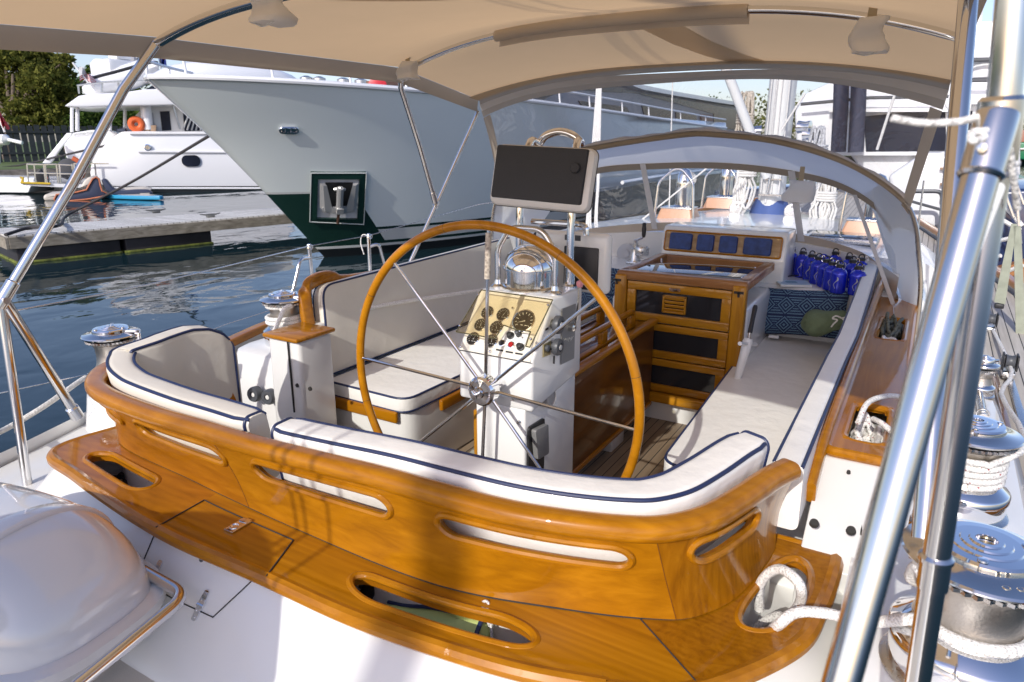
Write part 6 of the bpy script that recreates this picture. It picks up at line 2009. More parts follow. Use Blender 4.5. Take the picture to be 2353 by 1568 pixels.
# dorade vents
def dorade(x, y, X_, Y_, label, hcowl=.36, guard=True, wood_=True):
    zb = 1.76
    t = thing('dorade_vent', (X_, Y_, zb), label, 'vent', 'chrome dorade vents on the cabin top')
    mb = MB(); w = .19
    mb.loft([[V((X_ + a, Y_ + b, zb)) for a, b in rrect(w * 1.9, w * 1.5, .02)], [V((X_ + a, Y_ + b, zb + .11)) for a, b in rrect(w * 1.55, w * 1.2, .02)]])
    mb.build('box', mat('pale_varnish_box', (.58, .31, .17), .35, coat=.6) if 'pale_varnish_box' not in bpy.data.materials else bpy.data.materials['pale_varnish_box'], t)
    mb = MB(); mb.box((X_, Y_, zb + .118), (w * 1.6, w * 1.25, .014), .004)
    mb.build('box_lid', SATIN, t)
    mb = MB(); c = V((X_ + .04, Y_, zb + .125))
    mb.lathe([(.11, 0), (.085, .02), (.08, hcowl * .45), (.084, hcowl * .6), (.075, hcowl * .8), (.045, hcowl * .95), (0, hcowl)], c, 28)
    mb.lathe([(.055, -.02), (.07, .05), (.078, .085), (.070, .088), (.04, .04)], c + V((0, .02, hcowl * .68)), 24, (0, 1, .15))
    mb.build('cowl', CHROME, t)
    if guard:
        mb = MB(); g = [V((X_ - .19, Y_ - .16, zb)), V((X_ - .17, Y_ - .14, zb + .36)), V((X_, Y_ - .1, zb + .52)), V((X_ + .16, Y_ - .14, zb + .36)), V((X_ + .19, Y_ - .16, zb))]
        mb.tube(fillet(g, [0, .12, .16, .12, 0], 8), .0125, 12); mb.build('guard_hoop', STEEL, t)
dorade(0, 0, -2.05, 6.6, 'chrome cowl vent on a teak box framed by a hoop, left of the mast')
dorade(0, 0, -2.02, 8.1, 'smaller looking chrome cowl vent nearer the mast, port side', guard=True)
dorade(0, 0, -.40, 6.35, 'chrome cowl vent on a teak box behind the starboard windshield', guard=True)
# deck hatch and flush plate on the cabin top
t = thing('deck_hatch', (-.52, 5.75, 1.77), 'low smoked deck hatch with steel frame on the starboard cabin top', 'hatch')
mb = MB(); mb.box((-.52, 5.8, 1.785), (.50, .42, .04), .012); mb.build('frame', SATIN, t)
mb = MB(); mb.box((-.52, 5.8, 1.806), (.43, .35, .01), .004); mb.build('glass', SMOKE, t)
mb = MB(); mb.box((-.52, 5.585, 1.80), (.06, .03, .02), .004); mb.build('latch', CHROME, t)
p = pz(1888, 533, 1.80); mb = MB(); mb.box(p, (.20, .14, .008), .002); tag(mb.build('deck_plate', DGREY), 'small dark rectangular plate on the cabin top right of the mast', 'plate')
# grab rail, block and bulwark details on the starboard side
t = thing('grab_handle', pz(2160, 640, 1.62), 'bent chrome handrail on the starboard side of the cabin trunk', 'handrail')
a, b, c = pz(2112, 575, 1.66), pz(2148, 612, 1.64), pz(2166, 640, 1.50)
mb = MB(); mb.tube(smooth([a, a.lerp(b, .5) + V((0, 0, .01)), b, c], 5), .011, 10); mb.build('bar', CHROME, t)
for (x, y, lab) in ((2140, 643, 'flat dark sheave block lying on the white coaming beside the dodger wing'),):
    p = pz(x, y, 1.53); t = thing('deck_organizer', p, lab, 'block')
    mb = MB(); mb.box(p, (.07, .20, .03), .008, 2, Matrix.Rotation(.15, 3, 'Z')); mb.build('body', BLACK, t)
    mb = MB()
    for k in range(4): mb.lathe([(.022, 0), (.022, .008), (.01, .010)], p + V((.0, -.07 + .046 * k, .016)), 14)
    mb.build('sheave', SATIN, t)
# genoa tracks with cars on the side deck
for k, (y0, y1, lab) in enumerate(((2.9, 5.6, 'steel sheet track set in the teak side deck at the right'),)):
    mb = MB(); mb.box((.50, (y0 + y1) / 2, 1.305), (.032, y1 - y0, .014), .003)
    tag(mb.build('sheet_track', SATIN), lab, 'track')
def car(x, y, label):
    p = pz(x, y, 1.36)
    t = thing('sheet_car', V((p.x, p.y, 1.31)), label, 'block', 'sheet lead blocks on the side deck track')
    mb = MB(); mb.box((p.x, p.y, 1.33), (.06, .12, .035), .008); mb.build('slider', SATIN, t)
    mb = MB()
    for s in (-1, 1): mb.prism(fillet([V((p.x + s * .026, p.y + a, 1.35 + b)) for a, b in [(-.05, 0), (.05, 0), (.045, .085), (-.045, .085)]], .02, 4, True), (s * .008, 0, 0), r=.003)
    mb.build('cheek', BLACK, t, split=True)
    mb = MB(); mb.lathe([(.036, -.02), (.03, -.008), (.03, .008), (.036, .02)], (p.x, p.y, 1.395), 20, (1, 0, 0)); mb.build('sheave', DGREY, t)
car(2318, 845, 'nearer black sheet block on the side deck track')
car(2276, 745, 'farther black sheet block on the side deck track')
mb = MB(); a, b = pz(2235, 830, 1.46), pz(2260, 960, 1.46); mb.tube([a, b], .016, 12)
for f in (.35, .95): 
    q = a.lerp(b, f); mb.tube([q + V((math.cos(w) * .021, 0, math.sin(w) * .021)) for w in [2 * PI * k / 16 for k in range(16)]], .003, 6, closed=True)
tag(mb.build('spare_tube', SATIN), 'grey tube with white rings lying along the starboard coaming by the small winch', 'tube')
mb = MB(); mb.box((.435, 3.2, 1.302), (.028, 4.4, .02), .004); tag(mb.build('deck_edge_strip', MAHOG), 'dark mahogany strip between white coaming and grey teak side deck', 'trim')
# ================================================================== HARBOUR: WATER AND SHORE
def water_mat():
    m = bpy.data.materials.new('harbour_water'); m.use_nodes = True
    nt = m.node_tree; b = nt.nodes['Principled BSDF']; L = nt.links.new
    b.inputs['Base Color'].default_value = (.010, .026, .032, 1); b.inputs['Roughness'].default_value = .02; b.inputs['IOR'].default_value = 1.33
    tc = nt.nodes.new('ShaderNodeTexCoord')
    mp = nt.nodes.new('ShaderNodeMapping'); mp.inputs['Scale'].default_value = (1.0, .75, 1); mp.inputs['Rotation'].default_value = (0, 0, .5); L(tc.outputs['Object'], mp.inputs[0])
    n1 = nt.nodes.new('ShaderNodeTexNoise'); n1.inputs['Scale'].default_value = 1.1; n1.inputs['Detail'].default_value = 2.5; n1.inputs['Roughness'].default_value = .45; n1.inputs['Distortion'].default_value = .6; L(mp.outputs[0], n1.inputs['Vector'])
    n2 = nt.nodes.new('ShaderNodeTexNoise'); n2.inputs['Scale'].default_value = .35; n2.inputs['Detail'].default_value = 2; L(mp.outputs[0], n2.inputs['Vector'])
    n3 = nt.nodes.new('ShaderNodeTexNoise'); n3.inputs['Scale'].default_value = 5; n3.inputs['Detail'].default_value = 2; L(mp.outputs[0], n3.inputs['Vector'])
    a = nt.nodes.new('ShaderNodeMath'); a.operation = 'MULTIPLY_ADD'; a.inputs[1].default_value = 1.6; L(n2.outputs['Fac'], a.inputs[0]); L(n1.outputs['Fac'], a.inputs[2])
    a2 = nt.nodes.new('ShaderNodeMath'); a2.operation = 'MULTIPLY_ADD'; a2.inputs[1].default_value = .06; L(n3.outputs['Fac'], a2.inputs[0]); L(a.outputs[0], a2.inputs[2])
    n4 = nt.nodes.new('ShaderNodeTexNoise'); n4.inputs['Scale'].default_value = .12; n4.inputs['Detail'].default_value = 2; L(tc.outputs['Object'], n4.inputs['Vector'])
    mr = nt.nodes.new('ShaderNodeMapRange'); mr.inputs['From Min'].default_value = .35; mr.inputs['From Max'].default_value = .65; mr.inputs['To Min'].default_value = .05; mr.inputs['To Max'].default_value = .26; L(n4.outputs['Fac'], mr.inputs['Value'])
    bp = nt.nodes.new('ShaderNodeBump'); bp.inputs['Distance'].default_value = .13; L(mr.outputs[0], bp.inputs['Strength']); L(a2.outputs[0], bp.inputs['Height']); L(bp.outputs[0], b.inputs['Normal'])
    return m
mb = MB(); mb.grid([[V((x, y, 0)) for x in (-600, -60, -20, 20, 60, 600)] for y in (-300, -20, 20, 60, 150, 900)])
tag(mb.build('water', water_mat()), kind='structure')
GRASS = mat('shore_grass', (.10, .14, .035), .9, var=.35, vscale=2, bump=.5, bscale=8)
mb = MB(); sh = [(-44.5, -30), (-44.0, 5), (-42.5, 18), (-41, 30), (-38, 44), (-25, 80), (40, 120), (300, 160), (600, 500), (-600, 700), (-600, -200), (-60, -120)]
mb.prism([(x, y, .75) for x, y in sh], (0, 0, .25))
tag(mb.build('ground', GRASS), kind='structure')
STONE = mat('seawall_timber', (.28, .25, .21), .9, var=.3, vscale=3, bump=.6, bscale=14)
mb = MB()
for k in range(3):
    pts = [V((x + .35 * k - .2, y, 0)) for x, y in sh[:6]]
    for a, b in zip(pts, pts[1:]):
        d = (b - a); n = V((d.y, -d.x, 0)).normalized()
        mb.prism([a + V((0, 0, -.3)), a + n * .5 + V((0, 0, -.3)), b + n * .5 + V((0, 0, -.3)), b + V((0, 0, -.3))], (0, 0, 1.28 - .27 * k))
tag(mb.build('shore_steps', STONE), kind='structure')


def dpt(x, y, D): return CAM + ray(x, y) * D
c7 = lambda x, y: (x * .2760, 94.12 + y * .2760)      # crop of the upper left corner of the photograph

# fence
FEN = mat('fence_black', (.020, .026, .030), .8, var=.3, vscale=4)
t = thing('board_fence', (-56, 30, 1), 'long dark board fence standing on the far shore behind the motor yacht', 'fence')
fa, fb = V((-60, 12, 1)), V((-44, 62, 1))
fd = (fb - fa).normalized(); fl = (fb - fa).length
mb = MB(); n = int(fl / .42)
Rf = Matrix((fd, V((-fd.y, fd.x, 0)), V((0, 0, 1)))).transposed()
for k in range(n): mb.box(fa + fd * (k * .42) + V((0, 0, 1.25)), (.34, .05, 2.5 + .06 * math.sin(k * 3.1)), rot=Rf)
mb.build('boards', FEN, t)
mb = MB()
for z in (.6, 2.05): mb.box((fa + fb) / 2 + V((0, 0, z)) + Rf @ V((0, -.06, 0)), (fl, .06, .14), rot=Rf)
mb.build('rail', FEN, t)

# trees
def leafy(name, label, base, H, blobs, nleaf, size, cols, trunk_r, seed, group='trees on the far shore', lean=(0, 0), barkc=(.13, .10, .075), trunk_top=.75):
    rng = random.Random(seed)
    t = thing(name, base, label, 'tree', group)
    B = V(base); L = V((lean[0], lean[1], 0))
    mb = MB()
    tp = [B + L * f + V((0, 0, H * trunk_top * f)) + V((rng.uniform(-.1, .1), rng.uniform(-.1, .1), 0)) * (H * .1 * f) for f in (0, .2, .45, .7, 1)]
    mb.tube(smooth(tp, 4), [trunk_r * (1 - .8 * k / 16) * (1.5 if k == 0 else 1) for k in range(17)], 9)
    for bl in blobs:
        c = B + V(bl[0])
        k = rng.uniform(.25, .6); s = tp[0].lerp(tp[-1], k)
        mb.tube(smooth([s, s.lerp(c, .5) + V((0, 0, .12 * H * .2)), c], 4), [trunk_r * .42 * (1 - .75 * j / 8) for j in range(9)], 6)
    bark = mat(name + '_bark', barkc, .9, bump=.8, bscale=9, var=.3)
    mb.build('trunk', bark, t)
    vs, fs, mi = [], [], []
    tot = sum(b[1] ** 2 for b in blobs)
    for bl in blobs:
        c, r = B + V(bl[0]), bl[1]; sq = bl[2] if len(bl) > 2 else .75
        for k in range(int(nleaf * r * r / tot)):
            d = V((rng.gauss(0, 1), rng.gauss(0, 1), rng.gauss(0, 1))).normalized()
            rad = r * rng.random() ** .42
            nz = mnoise.noise((c + d * r) * (1.3 / max(r, .6))) + .5 * mnoise.noise((c + d * rad) * 2.2)
            if nz < -.12: continue
            p = c + V((d.x, d.y, d.z * sq)) * rad * (1 + .35 * nz)
            n1 = V((rng.gauss(0, 1), rng.gauss(0, 1), rng.gauss(0, .7) + .4)).normalized(); u = n1.orthogonal().normalized(); w = n1.cross(u)
            a = rng.random() * PI; u2 = u * math.cos(a) + w * math.sin(a); w2 = n1.cross(u2)
            s = size * rng.uniform(.6, 1.4); i0 = len(vs)
            vs += [p - u2 * s, p + w2 * s * .55, p + u2 * s, p - w2 * s * .55]; fs.append((i0, i0 + 1, i0 + 2, i0 + 3))
            mi.append(rng.choice((0, 0, 1, 1, 2)))
    mb = MB(); mb.v = vs; mb.f = fs; mb.m = mi
    ms = []
    for j, c in enumerate(cols):
        nm = 'leaf_%s_%d' % (name, j)
        m = canvas(nm, c, .35, 30, tcol=[min(1, q * 1.3) for q in c]); ms.append(m)
    mb.build('crown', ms, t, recalc=False)
    return t
JUN = [(.115, .125, .028), (.19, .19, .045), (.06, .075, .02)]
GRN = [(.07, .12, .025), (.12, .17, .04), (.035, .07, .018)]
tb = dpt(18, 356, 56); tb.z = 1.0
s = 56 / FPX
def bl(x, y, r, dy=0, sq=.75): # crown blob placed round the trunk: photo offsets -> metres
    p = dpt(x, y, 56 + dy); return (tuple(p - tb), r * s, sq)
leafy('juniper_tree', 'big olive green evergreen with a leaning trunk at the left end of the shore', tb, 13,
      [bl(40, 150, 62), bl(110, 150, 45, 1), bl(100, 190, 52, -1), bl(30, 215, 60, 1), bl(120, 235, 45), bl(60, 265, 48, -1), bl(145, 175, 28, 1), bl(150, 140, 22), bl(10, 120, 50), bl(115, 275, 30, -1), bl(170, 225, 20, 0), bl(80, 110, 40, 1), bl(-60, 180, 70), bl(95, 295, 22, 0)], 30000, .17, JUN, .5, 4, lean=(1.2, 1.0), trunk_top=.5)
def simple_tree(x, y0, D, w, h, label, seed, cols=GRN, n=4200, name='broadleaf_tree'):
    b = dpt(x, 350, D); b.z = 1.0
    top = dpt(x, y0, D).z - 1.0
    rng = random.Random(seed)
    bb = []
    W = w * D / FPX
    for k in range(7):
        bb.append(((rng.uniform(-W, W) * .55, rng.uniform(-W, W) * .4, top * rng.uniform(.45, .84)), W * rng.uniform(.38, .6), .8))
    bb.append(((0, 0, top * .86), W * .42, .8)); bb.append(((rng.uniform(-W, W) * .4, 0, top * .35), W * .6, .7))
    leafy(name, label, b, top, bb, int(n * 1.6), .19 * D / 70, cols, .25, seed)
simple_tree(205, 255, 74, 80, 60, 'bright green tree seen under the motor yacht roof, near its aft post', 21)
simple_tree(275, 250, 78, 75, 60, 'green tree behind the open aft deck of the motor yacht', 22)
simple_tree(232, 143, 86, 45, 60, 'green tree showing above the flag of the motor yacht', 23)
simple_tree(320, 125, 88, 52, 60, 'yellow green treetop between the flag halyards and the grey bow', 24, [(.08, .12, .02), (.13, .17, .03), (.05, .08, .02)])
simple_tree(505, 135, 80, 34, 60, 'small pine top behind the bow rail of the grey yacht', 25, JUN, 2600)
simple_tree(150, 165, 92, 60, 60, 'dark green tree far behind the big evergreen', 26)
for k in range(9):
    D = 110 + 9 * (k % 3); x = 640 + 200 * k
    simple_tree(x, 268 - 9 * (k % 4), D, 150, 50, ['broad dark tree', 'mid green round tree', 'pale green tree', 'tall dark green tree', 'low bushy tree', 'spreading green tree', 'dense green tree', 'ragged olive tree', 'distant blue green tree'][k] + ' on the far bank behind the moored yachts', 40 + k, GRN if k % 2 else JUN, 2600)

# ================================================================== FLOATING DOCK
t = thing('floating_dock', (-17, 10, 0), 'weathered grey wooden floating dock on black floats across the water', 'dock')
FA, FB = pz(17, 543, .6), pz(648, 492, .6); BA, BB_ = pz(0, 517, .6), pz(632, 470, .6)
dv = (FB - FA).normalized()
nv = V((-dv.y, dv.x, 0)); wd = 1.75
if nv.x > 0: nv = -nv
FB2 = FA + dv * 13.5
DOCK = planks('weathered_dock', (.50, .48, .44), (.72, .70, .66), (.09, .08, .07), .14, 1, .8, .12)
mb = MB(); mb.prism([FA + V((0, 0, -.05)), FB2 + V((0, 0, -.05)), FB2 + nv * wd + V((0, 0, -.05)), FA + nv * wd + V((0, 0, -.05))], (0, 0, .05)); mb.build('deck_boards', DOCK, t)
mb = MB()
Rd = Matrix((dv, nv, V((0, 0, 1)))).transposed()
mb.box((FA + FB2) / 2 + V((0, 0, -.15)) - nv * .03, (13.5, .06, .24), .005, 1, Rd); mb.box((FA + FB2) / 2 + V((0, 0, -.15)) + nv * (wd + .03), (13.5, .06, .24), .005, 1, Rd)
mb.box(FA + nv * wd / 2 - dv * .035 + V((0, 0, -.15)), (.06, wd + .1, .24), .005, 1, Rd)
mb.build('fascia', wood('weathered_fascia', (.16, .14, .11), (.26, .235, .19), (.36, .33, .28), (14, 1.2, 14), .9, 0.0), t)
mb = MB()
for a0, a1 in ((.1, 2.1), (2.2, 4.2), (9.2, 11.2), (11.3, 13.2)):
    mb.box(FA + dv * ((a0 + a1) / 2) + nv * wd / 2 + V((0, 0, -.50)), (a1 - a0, wd * .96, .62), .04, 2, Rd)
mb.build('float', mat('float_black', (.022, .020, .022), .55, var=.3, vscale=3), t, split=True)
mb = MB()
for a0, a1 in ((.1, 2.1), (2.2, 4.2), (9.2, 11.2), (11.3, 13.2)):
    mb.box(FA + dv * ((a0 + a1) / 2) + nv * wd / 2 + V((0, 0, -.585)), (a1 - a0 + .06, wd * .96 + .06, .07), .03, 2, Rd)
mb.build('weed_fringe', mat('green_weed', (.12, .14, .02), .8, var=.6, vscale=9, bump=1, bscale=20), t, split=True)
def cleat(x, y, lab):
    p = pz(x, y, .6); c = thing('dock_cleat', p, lab, 'cleat', 'mooring cleats on the floating dock')
    mb = MB(); mb.box(p + V((0, 0, .03)), (.20, .09, .06), .012, 2, Rd); mb.build('cleat_base', mat('galvanised', (.25, .25, .24), .55, .6) if 'galvanised' not in bpy.data.materials else bpy.data.materials['galvanised'], c)
    mb = MB(); mb.tube([p + dv * q + V((0, 0, .075 + .02 * (abs(q) > .2))) for q in (-.26, -.14, 0, .14, .26)], [.014, .022, .026, .022, .014], 8)
    for q in (-.07, .07): mb.tube([p + dv * q + V((0, 0, .03)), p + dv * q + V((0, 0, .08))], .02, 8)
    mb.build('horn', bpy.data.materials['galvanised'], c)
cleat(359, 490, 'mooring cleat near the back edge of the floating dock'); cleat(484, 500, 'mooring cleat on the right part of the floating dock'); cleat(62, 529, 'mooring cleat at the left end of the dock with the dark line')
mb = MB(); c = pz(62, 529, .68); pts = [c + V((.2, -.5, -.03)), c + V((-.1, .1, .03)), c + dv * .6 + V((0, 0, .05)), dpt(160, 492, 20), dpt(300, 420, 19), dpt(480, 313, 16.0)]
mb.tube(smooth(pts, 8), .035, 10); tag(mb.build('mooring_line', ROPED, angle=80), 'dark grey mooring line slanting from the dock cleat up to the grey yacht bow', 'rope')

# ================================================================== GREY YACHT
GY = -11.35
GREYH = mat('grey_topside', (.76, .815, .80), .10, coat=1.0, var=.02, vscale=.6, bump=.06, bscale=.8)
PALEH = mat('pale_stripe', (.60, .62, .60), .2, coat=.6)
GREENH = mat('dark_green_paint', (.010, .035, .026), .15, coat=.8)
BLKH = mat('bottom_black', (.010, .012, .014), .35)
WHT = mat('yacht_white', (.82, .82, .82), .25, coat=.4)
DKGL = mat('dark_yacht_glass', (.016, .020, .034), .14, spec=.12, var=.5, vscale=.7)
gy = thing('grey_motor_yacht', (GY, 20, 0), 'large grey hulled motor yacht with dark green anchor pocket moored across the water', 'motor yacht')
def stem_y(z): return lerp_table([(-.4, 11.2), (0, 10.94), (1.48, 9.52), (2.5, 8.5), (3.5, 7.36)], z)
def sheer_z(y): return lerp_table([(7, 3.49), (8.6, 3.46), (11.6, 3.40), (14.8, 3.35), (20, 3.20), (28, 3.0), (36, 2.9)], y)
def gbeam(z, d):
    k = max(0, min(1, (z - 0) / 3.45))
    bm_ = 3.1 + .55 * k; c = .26 + .15 * k; p_ = .90 - .13 * k
    return bm_ * (1 - math.exp(-c * max(d, 0) ** p_))
ZL = [-.3, 0, .20, .26, .33, .60, .66, .9, 1.2, 1.46, 1.50, 1.8, 2.1, 2.4, 2.7, 3.0, 3.2, 99]
DL = [0, .06, .15, .3, .5, .75, 1.0, 1.3, 1.6, 2, 2.5, 3, 3.6, 4.3, 5, 6, 7, 8.5, 10, 12, 14, 17, 20, 23]
def ghull(z, d, s=1):
    if z > 50:
        y = 7.36 + d
        z = sheer_z(y)
    return V((GY + s * gbeam(z, d), stem_y(z) + d, z))
for s_, nm in ((1, 'hull'),):
    mb = MB()
    for s in (1, -1):
        for i in range(len(ZL) - 1):
            for j in range(len(DL) - 1):
                q = [ghull(ZL[i], DL[j], s), ghull(ZL[i], DL[j + 1], s), ghull(ZL[i + 1], DL[j + 1], s), ghull(ZL[i + 1], DL[j], s)]
                zc, yc = ZL[i], stem_y(min(ZL[i], 3.4)) + DL[j]
                near = DL[j] < 1.05
                m = 0
                if zc < .2: m = 2
                elif zc < .26: m = 3
                elif zc < .33: m = 1
                elif zc < .60: m = 1 if near else 3
                elif zc < .66: m = 1
                elif zc < 1.46: m = 1 if near else 0
                elif zc < 1.5: m = 3 if near else 0
                mb.add(q, [(0, 1, 2, 3)], m)
    bmh = mb
    # merge duplicate corners so the topsides shade smoothly
    o = bmh.build('hull', [GREYH, GREENH, BLKH, PALEH], gy, angle=50)
    bm = bmesh.new(); bm.from_mesh(o.data); bmesh.ops.remove_doubles(bm, verts=bm.verts[:], dist=.0005); bmesh.ops.recalc_face_normals(bm, faces=bm.faces[:]); bm.to_mesh(o.data); bm.free()
    for p in o.data.polygons: p.use_smooth = True
mb = MB()
for s in (1, -1):
    mb.tube([ghull(99, d, s) + V((0, 0, .02)) for d in DL], .05, 8)
    mb.grid([[ghull(99, d, s) + V((0, 0, .02)), ghull(99, d, s) + V((-s * .25 * min(1, d), 0, -.02))] for d in DL])
mb.build('bulwark_cap', WHT, gy)
mb = MB()
for s in (1, -1):
    rail = [ghull(99, d, s) + V((-s * .05 * min(1, d), -.12 if d < .3 else 0, .36)) for d in [0] + DL[2:]]
    mb.tube(rail, .028, 8)
    for d in (.3, 1.3, 2.5, 3.6, 5, 6, 7, 8.5, 10, 12, 14, 17, 20): mb.tube([ghull(99, d, s), ghull(99, d, s) + V((-s * .05, 0, .36))], .022, 8)
mb.build('bow_rail', WHT, gy)
def on_hull(x, y, off=.02):
    best = None
    for i in range(60):
        z = .3 + 3.1 * i / 59
        for j in range(120):
            d = .2 + 16 * (j / 119) ** 1.6
            p = ghull(z, d); q = p - CAM; w = q.dot(CF)
            e = (1176.5 + FPX * q.dot(CR) / w - x) ** 2 + (784 - FPX * q.dot(CU) / w - y) ** 2
            if best is None or e < best[0]: best = (e, z, d)
    _, z, d = best
    n = (ghull(z, d + .1) - ghull(z, d)).cross(ghull(z + .1, d) - ghull(z, d)).normalized()
    if n.x < 0: n = -n
    r = ray(x, y); p = ghull(z, d) + n * off
    return CAM + r * ((p - CAM).dot(n) / r.dot(n)), n
# anchor pocket: frame, polished recess, anchor
C4 = [on_hull(x, y, .06)[0] for x, y in ((715, 398), (842, 398), (836, 516), (712, 510))]
I4 = [on_hull(x, y, .07)[0] for x, y in ((731, 413), (826, 413), (821, 505), (728, 503))]
nn = on_hull(778, 455)[1]
mb = MB()
for k in range(4):
    a, b, c, d = C4[k], C4[(k + 1) % 4], I4[(k + 1) % 4], I4[k]
    mb.prism([a, b, c, d], -nn * .14)
pk = mb.build('anchor_pocket', GREENH, gy)
mb = MB(); mb.prism([p - nn * .05 for p in I4], -nn * .02); mb.build('recess_plate', mat('recess_steel', (.62, .64, .68), .3), pk)
mb = MB()
for k in range(4): mb.tube([C4[k] + nn * .004, C4[(k + 1) % 4] + nn * .004], .010, 6)
mb.build('pocket_outline', PALEH, pk)
u = (I4[1] - I4[0]).normalized(); w = (I4[0] - I4[3]).normalized(); c = sum(I4, V()) / 4
H_ = (I4[0] - I4[3]).length; W__ = (I4[1] - I4[0]).length
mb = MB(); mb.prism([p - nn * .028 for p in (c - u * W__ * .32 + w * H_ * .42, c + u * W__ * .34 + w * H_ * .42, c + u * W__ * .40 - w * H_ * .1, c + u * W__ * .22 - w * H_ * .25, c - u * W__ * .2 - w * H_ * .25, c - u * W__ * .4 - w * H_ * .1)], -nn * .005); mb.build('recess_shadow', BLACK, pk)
mb = MB()
P_ = lambda a, b, o: c + u * (a * W__ / 2) + w * (b * H_ / 2) + nn * o
for s in (-1, 1):
    mb.loft([[P_(s * .70, .85, .0), P_(s * .95, .88, .02), P_(s * .92, -.30, .06), P_(s * .55, -.38, .08)], [P_(s * .62, .80, .06), P_(s * .80, .84, .07), P_(s * .70, -.38, .14), P_(s * .30, -.42, .14)]])
    mb.prism([P_(s * .10, -.20, .08), P_(s * .82, -.22, .05), P_(s * .80, -.44, .06), P_(s * .10, -.52, .10)], nn * .06)
mb.tube([P_(0, .75, .10), P_(0, -.45, .14)], .07, 10); mb.tube([P_(-.25, .60, .05), P_(0, .72, .09), P_(.25, .60, .05)], .035, 8)
mb.prism([P_(-.16, -.16, .17), P_(.16, -.16, .17), P_(.16, -.42, .17), P_(-.16, -.42, .17)], nn * .05)
mb.build('anchor', mat('anchor_steel', (.55, .54, .52), .35, .6), pk)
mb = MB(); mb.tube([P_(0, -.45, .10), P_(0, -1.12, .08)], .03, 8); mb.build('rusty_chain', mat('rust', (.10, .045, .025), .8, var=.5, vscale=20), pk)
# hawse fairlead
mb = MB(); hw, hn = on_hull(664, 300, .03)
hu = V((0, 0, 1)).cross(hn).normalized(); hv = hn.cross(hu)
st = [hw + hu * a + hv * b for a, b in [(math.copysign(.10, math.cos(q)) + .062 * math.cos(q), .062 * math.sin(q)) for q in [2 * PI * (k + .5) / 28 for k in range(28)]]]
mb.tube(st, .018, 8, closed=True)
mb.tube([hw + hu * -.05 + hv * .06, hw + hu * -.05 - hv * .06], .018, 8); mb.tube([hw + hu * .05 + hv * .06, hw + hu * .05 - hv * .06], .018, 8)
hs = mb.build('fairlead', CHROME, gy)
mb = MB(); mb.poly([p - hn * .015 for p in st]); mb.build('fairlead_plate', STEEL, hs)
# dark lower hull panel amidships seen through the dodger window
mb = MB()
DP = [(1374, 442), (1470, 424), (1600, 405), (1720, 392), (1720, 425), (1600, 462), (1500, 485), (1395, 505)]
DPW = [px(x, y, -8.05) for x, y in DP]
mb.prism(DPW, (-.35, 0, 0)); mb.build('hull_window', DKGL, gy)
mb = MB(); mb.tube([px(1430, 420, -8.0), px(1560, 398, -8.0), px(1720, 382, -8.0)], .06, 8); mb.build('rub_rail', WHT, gy)
# superstructure with dark glass
mb = MB()
SS = [(1130, 250), (1170, 170), (1290, 110), (1437, 184), (1479, 203), (1547, 217), (1656, 236), (1700, 246), (1705, 316), (1600, 304), (1500, 287), (1400, 270), (1280, 248)]
mb.prism([px(x, y, -9.3) for x, y in SS], (-4.2, 0, 0)); mb.build('superstructure', mat('pale_superstructure', (.20, .21, .26), .3, spec=.2), gy)
mb = MB()
for poly in ([(1180, 215), (1240, 172), (1300, 150), (1420, 200), (1470, 215), (1400, 212), (1300, 205), (1250, 228)], [(1455, 212), (1560, 228), (1700, 254), (1703, 300), (1640, 292), (1640, 262), (1560, 240)], [(1330, 232), (1440, 246), (1455, 275), (1345, 255)], [(1475, 242), (1545, 256), (1545, 290), (1485, 281)], [(1553, 258), (1600, 266), (1604, 298), (1556, 291)]):
    mb.prism([px(x, y, -9.27) for x, y in poly], (-.1, 0, 0))
mb.build('side_window', DKGL, gy)
mb = MB(); mb.prism([px(x, y, -9.24) for x, y in [(1610, 262), (1636, 264), (1640, 300), (1618, 303)]], (-.06, 0, 0)); mb.build('teak_door', mat('salmon_door', (.30, .16, .11), .5), gy)
mb = MB(); mb.prism([px(x, y, -9.0) for x, y in [(1437, 178), (1480, 196), (1548, 210), (1660, 229), (1712, 238), (1712, 245), (1656, 237), (1547, 219), (1478, 206), (1430, 188)]], (-4.8, 0, 0)); mb.build('roof_edge', WHT, gy)
# things on the foredeck
t = thing('covered_tender', dpt(590, 185, 14.5), 'white covered deck boat on the grey yacht foredeck behind the rail', 'boat')
mb = MB(); rings = []
c0 = dpt(585, 185, 14.5)
for k in range(9):
    f = k / 8 * 2 - 1
    r = (1 - abs(f) ** 3) * .55 + .05
    rings.append([c0 + V((-.7 + .7 * f * .6, 1.7 * f, 0)) + V((math.cos(q) * r * .9, 0, math.sin(q) * r * .75 - .05)) for q in [2 * PI * j / 16 for j in range(16)]])
mb.loft(rings); mb.build('cover', WHT, t)
t = thing('deck_gear', dpt(770, 205, 14), 'windlass and deck fittings on the grey yacht foredeck', 'deck gear')
mb = MB()
for x in (705, 735, 790, 830): p = dpt(x, 196 + (x - 700) * .05, 15.5); mb.lathe([(.10, -.3), (.10, 0), (.14, .03), (.14, .16), (.05, .2), (0, .2)], p, 14)
mb.build('windlass', SATIN, t)
mb = MB(); mb.box(dpt(905, 206, 15.5), (.5, 1.3, .3), .03); mb.build('teak_locker', mat('locker_brown', (.22, .11, .06), .5), t)
mb = MB(); mb.lathe([(.20, -.05), (.20, .05), (.1, .08), (0, .08)], dpt(868, 200, 14.6), 18, (.6, -.8, 0)); mb.build('red_buoy', mat('buoy_red', (.55, .02, .03), .4), t)

